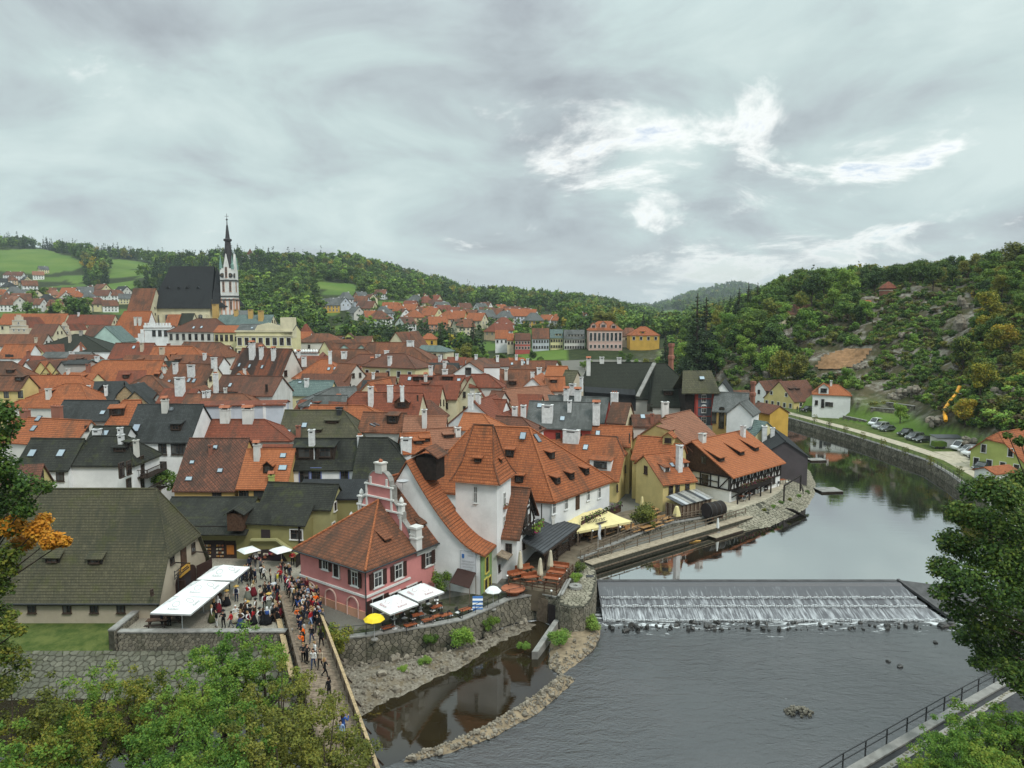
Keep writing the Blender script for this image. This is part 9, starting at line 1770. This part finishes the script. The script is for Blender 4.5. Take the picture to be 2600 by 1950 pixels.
# ---------------------------------------------------------------- cars
def car(px,py,rz,kind,col,label,z=4.12):
 p=G(px,py,z); t=thing('parked_van' if kind=='van' else 'parked_car',label,'van' if kind=='van' else 'car',p,None,rz); L,W,hb,hh={'van':(5.1,1.95,1.05,2.0),'suv':(4.6,1.85,.98,1.68),'sedan':(4.7,1.8,.86,1.45),'pickup':(5.2,1.85,1.0,1.75)}[kind]
 m=MB(); pr=[(-L/2,.35),(-L/2,hb*.9),(-L/2+.08,hb),(L/2-1.1 if kind!='van' else L/2-.7,hb),(L/2-.12,hb*.8),(L/2,hb*.55),(L/2,.35)]
 a=[V((x,-W/2,z_)) for x,z_ in pr]; m.prism(a,(0,W,0)); mlink('body',m.mesh('body','car.'+col,uv=False),t)
 x0,x1,x2,x3={'van':(-L/2+.05,-L/2+.2,L/2-1.5,L/2-.65),'suv':(-L/2+.1,-L/2+.5,.45,1.2),'sedan':(-L/2+.75,-1.0,.45,1.25),'pickup':(-.9,-.6,.5,1.2)}[kind]; wi=W/2-.14
 pts=[(x0,-W/2+.05,hb),(x3,-W/2+.05,hb),(x3,W/2-.05,hb),(x0,W/2-.05,hb),(x1,-wi,hh),(x2,-wi,hh),(x2,wi,hh),(x1,wi,hh)]; m=MB(); m.add([V(v) for v in pts],[(0,1,5,4),(1,2,6,5),(2,3,7,6),(3,0,4,7)]); mlink('window',m.mesh('window','glass',uv=False),t)
 m=MB(); m.box(((x1+x2)/2,0,hh+.01),(x2-x1+.1,2*wi+.06,.07));
 for x,xt in((x0,x1),(x3,x2),((x0+x3)/2,(x1+x2)/2)):
  for s_ in(-1,1): m.bar((x,s_*(W/2-.03),hb),(xt,s_*(wi+.02),hh),.09,.06)
 mlink('cabin_frame',m.mesh('cabin_frame','car.'+col,uv=False),t)
 for x in(-L/2+.9,L/2-.9):
  for s_ in(-1,1):
   m=MB(); m.tube((x,s_*(W/2-.2),.33),(x,s_*(W/2+.02),.33),.33,.33,14); w=mlink('wheel',m.mesh('wheel','rubber',uv=False),t); m=MB(); m.tube((x,s_*(W/2-.02),.33),(x,s_*(W/2+.035),.33),.19,.19,10); mlink('rim',m.mesh('rim','silver',uv=False),w)
 for s_ in(-1,1): m=MB(); m.box((L/2-.06,s_*(W/2-.3),hb*.68),(.14,.36,.16)); mlink('headlight',m.mesh('headlight','lampwhite',uv=False),t); m=MB(); m.box((-L/2,s_*(W/2-.2),hb*.78),(.08,.26,.2)); mlink('tail_light',m.mesh('tail_light','flowerred',uv=False),t)
for a in((2229,1080,3.5,'van','carwhite','white minibus at the end of the parked row beside a grey sedan'),(2236,1088,3.5,'suv','carsilver','silver car parked between the minibus and the grey sedan'),(2254,1094,3.4,'sedan','cargrey','grey sedan parked beside the silver car'),(2304,1106,3.5,'pickup','carblack','black pickup with roof bars parked on the verge'),(2322,1116,3.5,'suv','cargrey','dark grey estate car half hidden behind the black sedan'),(2345,1122,3.3,'sedan','carblack','long black sedan parked on the verge'),(2444,1142,3.4,'van','carwhite','white delivery van parked before the grey shed'),(2462,1150,3.4,'suv','carsilver','silver car tucked behind the white hatchback'),(2470,1156,3.4,'suv','carwhite','white hatchback parked beside the white van'),(2486,1166,3.4,'suv','carblack','black car parked beside the white hatchback'),(2496,1192,3.6,'sedan','cardarkblue','dark blue car beside the pale green gabled house'),(2052,1045,3.4,'suv','carblack','black car in front of the white river house')): car(*a)
for px,py,col,k,lab in((1528,876,'carwhite','van','white van in front of the pink school'),(1612,874,'carsilver','sedan','silver car in front of the yellow villa'),(1655,874,'carblack','sedan','dark car beside the yellow villa')):
 p=hit(px,py); car(px,py,.2,k,col,lab,p.z+.05)
p=G(2432,1140,4.1); t=thing('storage_shed','low grey metal storage shed in the car park','shed',p); m=MB(); m.box(p+V((0,2.5,1.1)),(8,2.6,2.2)); m.build('wall','silver',t); m=MB(); m.prism([p+V(v) for v in((-4.2,1,2.2),(4.2,1,2.2),(4.2,4,2.5),(-4.2,4,2.5))],.08); m.build('roof','metalroof',t)
p=G(2388,1140,4.1); t=thing('covered_trailer','trailer under a dark green tarpaulin on the verge','trailer',p); m=MB(); m.prism([p+V(v) for v in((-1.4,0,.5),(1.4,0,.5),(1.4,0,1.4),(.9,0,1.7),(-1.2,0,1.6))],(0,1.5,0)); m.build('tarpaulin','leafdark',t)
for x in(-.8,.8): m=MB(); m.tube(p+V((x,-.05,.3)),p+V((x,.15,.3)),.3,.3,12); m.build('wheel','rubber',t)
# ---------------------------------------------------------------- people
def body_mesh(name,arms,legs,lean=0,turn=0):
 """one continuous figure grown from a skeleton: J = joints, radii taper along each limb"""
 J={'pel':(0,0,.95),'wst':(0,lean*.3,1.10),'chs':(0,lean*.7,1.32),'nck':(0,lean,1.48),'hd0':(0,lean*1.05-.01,1.56),'hd1':(0,lean*1.1-.02,1.64),'hd2':(0,lean*1.12,1.72),'nose':(0,lean*1.1-.115,1.625)}
 Rr={'pel':.145,'wst':.125,'chs':.150,'nck':.058,'hd0':.078,'hd1':.098,'hd2':.080,'nose':.016}; E=[('pel','wst'),('wst','chs'),('chs','nck'),('nck','hd0'),('hd0','hd1'),('hd1','hd2'),('hd1','nose')]
 for s,sd in((-1,'l'),(1,'r')):
  el,hd=arms[sd]; J['sh'+sd]=(s*.19,lean*.8,1.40); J['el'+sd]=tuple(map(sum,zip((s*.24,lean*.8,1.12),el))); J['wr'+sd]=tuple(map(sum,zip((s*.25,lean*.8-.03,.87),hd))); w=V(J['wr'+sd]); e=V(J['el'+sd]); d=(w-e).normalized(); J['pm'+sd]=tuple(w+d*.07); J['fi'+sd]=tuple(w+d*.16); J['th'+sd]=tuple(w+d*.09+V((-s*.045,-.03,0)))
  for k,r in(('sh',.068),('el',.048),('wr',.034),('pm',.038),('fi',.022),('th',.014)): Rr[k+sd]=r
  E+=[('chs','sh'+sd),('sh'+sd,'el'+sd),('el'+sd,'wr'+sd),('wr'+sd,'pm'+sd),('pm'+sd,'fi'+sd),('pm'+sd,'th'+sd)]
  kn,an=legs[sd]; J['hp'+sd]=(s*.095,0,.88); J['kn'+sd]=tuple(map(sum,zip((s*.105,-.01,.49),kn))); J['an'+sd]=tuple(map(sum,zip((s*.11,.02,.08),an))); a=V(J['an'+sd]); J['to'+sd]=(a.x+s*.02,a.y-.17,max(.035,a.z-.04))
  for k,r in(('hp',.100),('kn',.066),('an',.046),('to',.040)): Rr[k+sd]=r
  E+=[('pel','hp'+sd),('hp'+sd,'kn'+sd),('kn'+sd,'an'+sd),('an'+sd,'to'+sd)]
 ks=list(J); me=bpy.data.meshes.new(name); me.from_pydata([J[k] for k in ks],[(ks.index(a),ks.index(b)) for a,b in E],[]); o=bpy.data.objects.new(name,me); C.objects.link(o); md=o.modifiers.new('s','SKIN'); md.use_smooth_shade=True
 for i,k in enumerate(ks): sv=me.skin_vertices[0].data[i]; sv.radius=(Rr[k],Rr[k]*(.78 if k in('chs','wst','pel') else 1)); sv.use_root=(k=='pel')
 sb=o.modifiers.new('d','SUBSURF'); sb.levels=1; sb.render_levels=1
 dg=bpy.context.evaluated_depsgraph_get(); out=bpy.data.meshes.new_from_object(o.evaluated_get(dg)); bpy.data.objects.remove(o); out.name=name
 out.materials.clear()
 for mt in('pe.skin','pe.black','pe.black','pe.black'): out.materials.append(M(mt))
 wr=[V(J['wrl']),V(J['wrr'])]; fi=[V(J['fil']),V(J['fir'])]
 for f in out.polygons:
  c=f.center; hand=min((c-a).length+(c-b).length-(a-b).length for a,b in zip(wr,fi))<.055
  f.material_index=0 if (c.z>1.47 or hand) else (3 if c.z<.10 else (2 if c.z<.94 and abs(c.x)<.21 else 1)); f.use_smooth=True
 return out
A0={'l':((0,0,0),(0,-.02,0)),'r':((0,0,0),(0,-.02,0))}; L0={'l':((0,0,0),(0,0,0)),'r':((0,0,0),(0,0,0))}
POSE=[body_mesh('person',A0,L0),body_mesh('person',{'l':((0,.08,.02),(0,.14,.05)),'r':((0,-.1,.02),(0,-.2,.08))},{'l':((0,-.16,.02),(0,-.24,.0)),'r':((0,.02,.0),(0,.26,.05))},-.03),
 body_mesh('person',{'l':((-.08,.02,.0),(.10,-.05,.16)),'r':((.08,.02,0),(-.10,-.05,.16))},L0),body_mesh('person',{'l':((-.02,-.14,.02),(.16,-.34,.50)),'r':((.02,-.14,.02),(-.16,-.34,.50))},{'l':((0,-.02,0),(0,.04,0)),'r':((0,-.02,0),(.04,0,0))},-.02),
 body_mesh('person',{'l':((0,-.06,0),(.06,-.24,.16)),'r':((0,0,0),(0,-.04,0))},{'l':((-.02,-.03,0),(-.05,0,0)),'r':((.02,0,0),(.05,.02,0))},-.05)]
def hair_mesh(kind):
 m=MB(); n=12
 if kind=='short': pr=[(.095,1.60),(.112,1.66),(.10,1.74),(.06,1.79),(.005,1.805)]
 elif kind=='long': pr=[(.12,1.42),(.125,1.52),(.118,1.64),(.105,1.74),(.06,1.795),(.005,1.81)]
 elif kind=='hat': pr=[(.20,1.715),(.20,1.725),(.11,1.735),(.105,1.82),(.005,1.83)]
 elif kind=='straw': pr=[(.27,1.70),(.27,1.71),(.12,1.73),(.10,1.82),(.005,1.84)]
 m.lathe((0,.022,0),pr,n)
 if kind in('short','long'): m.v=[(x,y if y>-.02 or z>1.70 else y*.25+.0,z) for x,y,z in m.v]
 return m.mesh('hair','pe.hairdark',smooth=True,uv=False)
HAIR={k:hair_mesh(k) for k in('short','long','hat','straw')}
def skirt_mesh():
 m=MB(); n=20; pr=[(.15,1.06),(.18,.98),(.30,.55),(.40,.12),(.38,.10)]; pts=[]
 for r,z in pr: pts+=[V((r*(1+.07*math.sin(i*PI*.5)*(1.1-z))*math.cos(2*PI*i/n),r*(1+.07*math.sin(i*PI*.5)*(1.1-z))*math.sin(2*PI*i/n)*.92,z)) for i in range(n)]
 m.add(pts,[(j*n+i,(j+1)*n+i,(j+1)*n+(i+1)%n,j*n+(i+1)%n) for j in range(len(pr)-1) for i in range(n)]); return m.mesh('skirt','pe.black',smooth=True,uv=False)
SKIRT=skirt_mesh(); m=MB(); m.box((0,.20,1.22),(.30,.16,.44)); m.box((-.1,.05,1.36),(.05,.26,.04)); m.box((.1,.05,1.36),(.05,.26,.04)); BAG=m.mesh('backpack','pe.navy',uv=False)
m=MB(); m.box((0,0,1.22),(.40,.29,.40)); VEST=m.mesh('waistcoat','pe.navy',uv=False)
def vest_mesh():
 m=MB(); n=14; pr=[(.165,.98),(.16,1.10),(.185,1.3),(.175,1.40),(.12,1.45)];
 pts=[]
 for r,z in pr: pts+=[V((r*math.cos(2*PI*i/n),r*.80*math.sin(2*PI*i/n),z)) for i in range(n)]
 m.add(pts,[(j*n+i,j*n+(i+1)%n,(j+1)*n+(i+1)%n,(j+1)*n+i) for j in range(len(pr)-1) for i in range(n)]); return m.mesh('waistcoat','pe.navy',smooth=True,uv=False)
VEST=vest_mesh()
NAME={'black':'black','navy':'navy','grey':'grey','darkgrey':'dark grey','white':'white','beige':'beige','red':'red','darkred':'dark red','pink':'pink','blue':'bright blue','paleblue':'pale blue','orangevest':'orange','brown':'brown','green':'green','olive':'olive','denim':'blue jeans','cream':'cream','greyskirt':'grey','greenskirt':'green','blueskirt':'blue','yellow':'yellow','purple':'purple'}
def setm(o,i,mat):
 s=o.material_slots[i]; s.link='OBJECT'; s.material=M(mat)
rp=random.Random(55)
def person(px,py,z,top,leg,where,group,pose=None,hair=None,skirt=None,vest=None,bag=None,rz=None,hc=None,hat=None,s=None):
 p=G(px,py,z); k=rp.randrange(5) if pose is None else pose; hk=hair or ('hat' if hat else rp.choice(['short','short','long']));
 lab='person in %s top and %s'%(NAME[top],('long %s skirt'%NAME[skirt]) if skirt else (NAME[leg] if leg=='denim' else NAME[leg]+' trousers'))
 if vest: lab+=' with %s waistcoat'%NAME[vest]
 if hat or hk in('hat','straw'): lab+=' and %s hat'%('straw' if hk=='straw' else 'dark')
 if bag: lab+=' wearing a backpack'
 if len((lab+' '+where).split())>16: lab=lab.replace(' with ',' and ').replace(' and straw hat','').replace(' and dark hat','')
 if len((lab+' '+where).split())>16: lab=lab.split(' wearing')[0]
 o=mlink('person',POSE[k],None,p,(0,0,rp.uniform(-3.1,3.1) if rz is None else rz),(lambda k: (k*1.12,k*1.12,k))(s or rp.uniform(.94,1.05))); tag(o,lab+' '+where,'person',group)
 setm(o,1,'pe.'+top); setm(o,2,'pe.'+leg); setm(o,3,'pe.black' if leg!='white' else 'pe.brown')
 h=mlink('hair' if hk in('short','long') else 'hat',HAIR[hk],o); setm(h,0,'pe.'+(hc or ('straw' if hk=='straw' else 'black' if hk=='hat' else rp.choice(['hairdark','hairdark','hairfair','hairgrey','brown']))))
 if hk in('hat','straw'): h2=mlink('hair',HAIR['short'],o); setm(h2,0,'pe.hairdark')
 if skirt: q=mlink('skirt',SKIRT,o); setm(q,0,'pe.'+skirt)
 if vest: q=mlink('waistcoat',VEST,o); setm(q,0,'pe.'+vest)
 if bag: q=mlink('backpack',BAG,o); setm(q,0,'pe.'+bag)
 return o
SQW,SQG='on the cobbled square','visitors on the square'; FW,FG='dancing on the square','folk dancers on the square'; BW,BG='on the wooden footbridge','crowd on the footbridge'
X_=lambda X,Y: (330+X/4.424,1380+Y/4.424)
for X,Y,top,leg,kw in((1345,300,'navy','black',{}),(1412,243,'white','black',{}),(1410,440,'navy','black',{}),(1362,430,'black','black',{}),(1242,452,'black','denim',{}),(1312,425,'navy','darkgrey',{}),(1505,412,'white','black',dict(bag='black')),(1580,442,'beige','black',dict(hair='long',hc='hairdark')),(1700,382,'darkred','black',{}),(1742,384,'black','black',{}),(1782,388,'black','beige',{}),(1827,240,'red','black',dict(pose=2,rz=.2)),(2028,290,'black','navy',{}),(1640,482,'grey','black',dict(bag='yellow')),(1690,436,'red','darkgrey',{}),(1410,300,'black','grey',{}),(1180,410,'red','navy',{}),(1120,520,'black','black',{}),(1090,470,'darkgrey','black',{}),(1010,560,'black','denim',{}),(1470,330,'grey','black',{})):
 person(*X_(X,Y),3.22,top,leg,SQW,SQG,**kw)
for X,Y,top,leg,kw in((1198,650,'white','navy',dict(vest='navy',hair='straw',pose=0,rz=.1)),(1325,632,'white','black',dict(skirt='greyskirt',vest='red',hair='long')),(1468,642,'cream','black',dict(hat=1,pose=2)),(1090,697,'beige','black',dict(skirt='black',hair='straw')),(1566,602,'navy','black',{}),(1612,697,'grey','black',{}),(1515,737,'white','black',dict(vest='darkred')),(1567,742,'white','black',dict(skirt='greyskirt',hair='straw')),(1686,830,'black','black',dict(skirt='darkred')),(1650,862,'darkgrey','black',dict(skirt='black',hair='long')),(1610,862,'white','black',dict(skirt='black',hair='long')),(1545,906,'white','black',dict(skirt='black',vest='blue',hair='long',hc='white')),(925,882,'white','black',dict(skirt='greenskirt',vest='black')),(992,772,'white','black',dict(skirt='darkred')),(1016,702,'brown','black',{}),(976,936,'black','white',{}),(1052,946,'black','black',dict(hat=1)),(1140,946,'red','grey',dict(hair='short',hc='hairdark')),(1190,886,'white','cream',dict(skirt='cream',pose=2,hair='short',hc='white')),(1245,947,'white','black',dict(skirt='blueskirt',vest='brown')),(1252,860,'brown','brown',{}),(1320,822,'white','black',dict(vest='brown',hair='straw',pose=2)),(1325,942,'white','brown',dict(vest='darkred')),(1390,906,'red','black',dict(skirt='black',hair='long')),(1356,882,'black','black',dict(hat=1)),(1413,792,'white','brown',dict(vest='brown',hat=1,pose=2)),(1461,902,'white','grey',dict(vest='black',hat=1,pose=2)),(1690,760,'olive','brown',{}),(1500,905,'black','black',dict(skirt='black')),(950,800,'black','black',{})):
 person(*X_(X,Y),3.22,top,leg,FW,FG,**kw)
for X,Y,top,leg,kw in((2138,1396,'beige','black',dict(pose=1,rz=0)),(2062,1398,'white','denim',dict(pose=1,rz=.1,hair='long',hc='hairdark')),(2078,1300,'white','grey',dict(pose=1)),(1990,1345,'black','black',dict(pose=3)),(1950,1330,'darkgrey','black',{}),(1946,1190,'orangevest','navy',dict(pose=3,rz=-1.5)),(1958,1120,'orangevest','black',dict(rz=-1.5)),(2045,1112,'black','denim',dict(pose=1,rz=0)),(2148,1165,'black','black',dict(pose=1,rz=3.1)),(2108,985,'black','black',dict(bag='darkgrey',pose=1,rz=0)),(2030,922,'red','paleblue',dict(pose=1)),(2078,884,'white','navy',dict(bag='navy')),(1942,902,'darkgrey','darkgrey',dict(hc='skin')),(1892,905,'orangevest','grey',{}),(1902,962,'navy','navy',{}),(2142,802,'navy','navy',{}),(1890,785,'blue','black',{}),(1962,755,'navy','black',{}),(2088,742,'orangevest','brown',{}),(2030,645,'darkred','black',dict(hc='hairgrey')),(1986,652,'paleblue','navy',{}),(1942,645,'navy','black',{}),(1882,685,'black','grey',dict(bag='grey')),(1832,640,'white','beige',{}),(1902,585,'black','black',{}),(1988,562,'darkred','black',{}),(1842,555,'black','black',{}),(1772,532,'red','black',{}),(1748,486,'black','navy',{}),(1920,560,'brown','black',{}),(1872,620,'olive','brown',{}),(2005,730,'white','navy',{}),(1926,700,'black','denim',{}),(1975,700,'grey','black',{}),(2060,660,'darkred','black',{}),(2100,640,'navy','black',{}),(1955,830,'black','black',{}),(2000,790,'navy','denim',{}),(1850,700,'darkgrey','black',{}),(1868,760,'navy','black',{}),(1800,575,'pink','black',{}),(1816,610,'black','brown',{}),(1925,1020,'navy','black',dict(rz=-1.5)),(2190,1500,'black','black',{}),(2170,930,'grey','navy',{}),(1760,505,'purple','black',{}),(1790,545,'darkgrey','denim',{}),(1910,850,'brown','black',dict(rz=-1.5)),(1915,905,'olive','black',dict(rz=-1.5)),(2120,700,'black','denim',{})):
 person(*X_(X,Y),3.43,top,leg,BW,BG,**kw)
for px,py,top,leg in((836,1770,'black','black'),(866,1885,'paleblue','denim'),(872,1868,'blue','navy')): person(px,py,3.43,top,leg,BW,BG)
for px,py,top,leg in((2024,1046,'black','black'),(2031,1047,'darkgrey','navy')): person(px,py,4.1,top,leg,'walking on the far bank path','walkers on the far bank',pose=1)
for i,(px,py,top) in enumerate(((412,1590,'navy'),(430,1588,'brown'),(450,1572,'darkred'),(480,1548,'navy'),(505,1528,'darkgrey'),(545,1500,'black'),(560,1484,'navy'))): person(px,py,3.22,top,'black','beside the tables under the barn parasols','guests under the barn parasols')
def stroller(px,py):
 p=G(px,py,3.22); t=thing('stroller','dark stroller beside visitors on the square','stroller',p); m=MB(); m.prism([p+V(v) for v in((-.3,-.22,.45),(.35,-.22,.45),(.4,-.22,.75),(.05,-.22,1.0),(-.3,-.22,.8))],(0,.44,0)); m.build('seat','pe.darkgrey',t)
 for x in(-.3,.35):
  for y in(-.25,.25): m=MB(); m.tube(p+V((x,y-.02,.14)),p+V((x,y+.02,.14)),.14,.14,10); m.build('wheel','rubber',t)
 for y in(-.2,.2): m=MB(); m.bar(p+V((.35,y,.14)),p+V((-.45,y,1.05)),.03,.03); m.build('frame','silver',t)
stroller(622,1475)
p=G(697,1504,3.22); t=thing('waste_bin','round dark bin with pale lid at the bridge head','bin',p); m=MB(); m.lathe(p,[(.32,0),(.36,1.0)],14); m.build('body','metaldark',t); m=MB(); m.lathe(p+Z1*1.0,[(.37,0),(.37,.06),(.0,.1)],14); m.build('lid','dishgrey',t)
p=G(770,1453,3.215); m=MB(); m.lathe(p,[(.45,.01),(.0,.012)],16); tag(m.build('manhole_cover','metaldark'),'round dark manhole cover in the cobbles','manhole cover')
for i in range(26):
 k=rp.random(); person(*X_(1720+330*k+rp.uniform(0,170),500+420*k+rp.uniform(-20,60)),3.43,rp.choice(['black','navy','darkgrey','darkred','brown','white','blue','red','olive','grey']),rp.choice(['black','navy','denim','darkgrey']),BW,BG,bag=rp.choice([None,None,'navy']))
for i in range(16): person(*X_(rp.uniform(930,1700),rp.uniform(560,930)) if i<9 else X_(rp.uniform(1180,1850),rp.uniform(300,470)),3.22,rp.choice(['black','white','darkred','brown','navy','cream']),rp.choice(['black','brown','grey']),FW if i<9 else SQW,FG if i<9 else SQG,skirt=rp.choice([None,'black','darkred','greyskirt']) if i<9 else None)
# ---------------------------------------------------------------- air
def haze():
 m=MB(); m.box((0,3240,107),(13900,6720,222)); o=m.build('haze',[],None,uv=False) if False else None
 me=bpy.data.meshes.new('haze'); me.from_pydata(m.v,[],m.f); mt=bpy.data.materials.new('haze'); mt.use_nodes=True; nt=mt.node_tree; nt.nodes.clear(); out=nt.nodes.new('ShaderNodeOutputMaterial'); pv=nt.nodes.new('ShaderNodeVolumePrincipled'); pv.inputs['Color'].default_value=(.80,.88,.96,1); pv.inputs['Density'].default_value=.00010; pv.inputs['Anisotropy'].default_value=.1; nt.links.new(pv.outputs[0],out.inputs['Volume']); me.materials.append(mt)
 o=bpy.data.objects.new('haze',me); C.objects.link(o); tag(o,'thin haze in the valley air',None,None,'stuff')
haze()
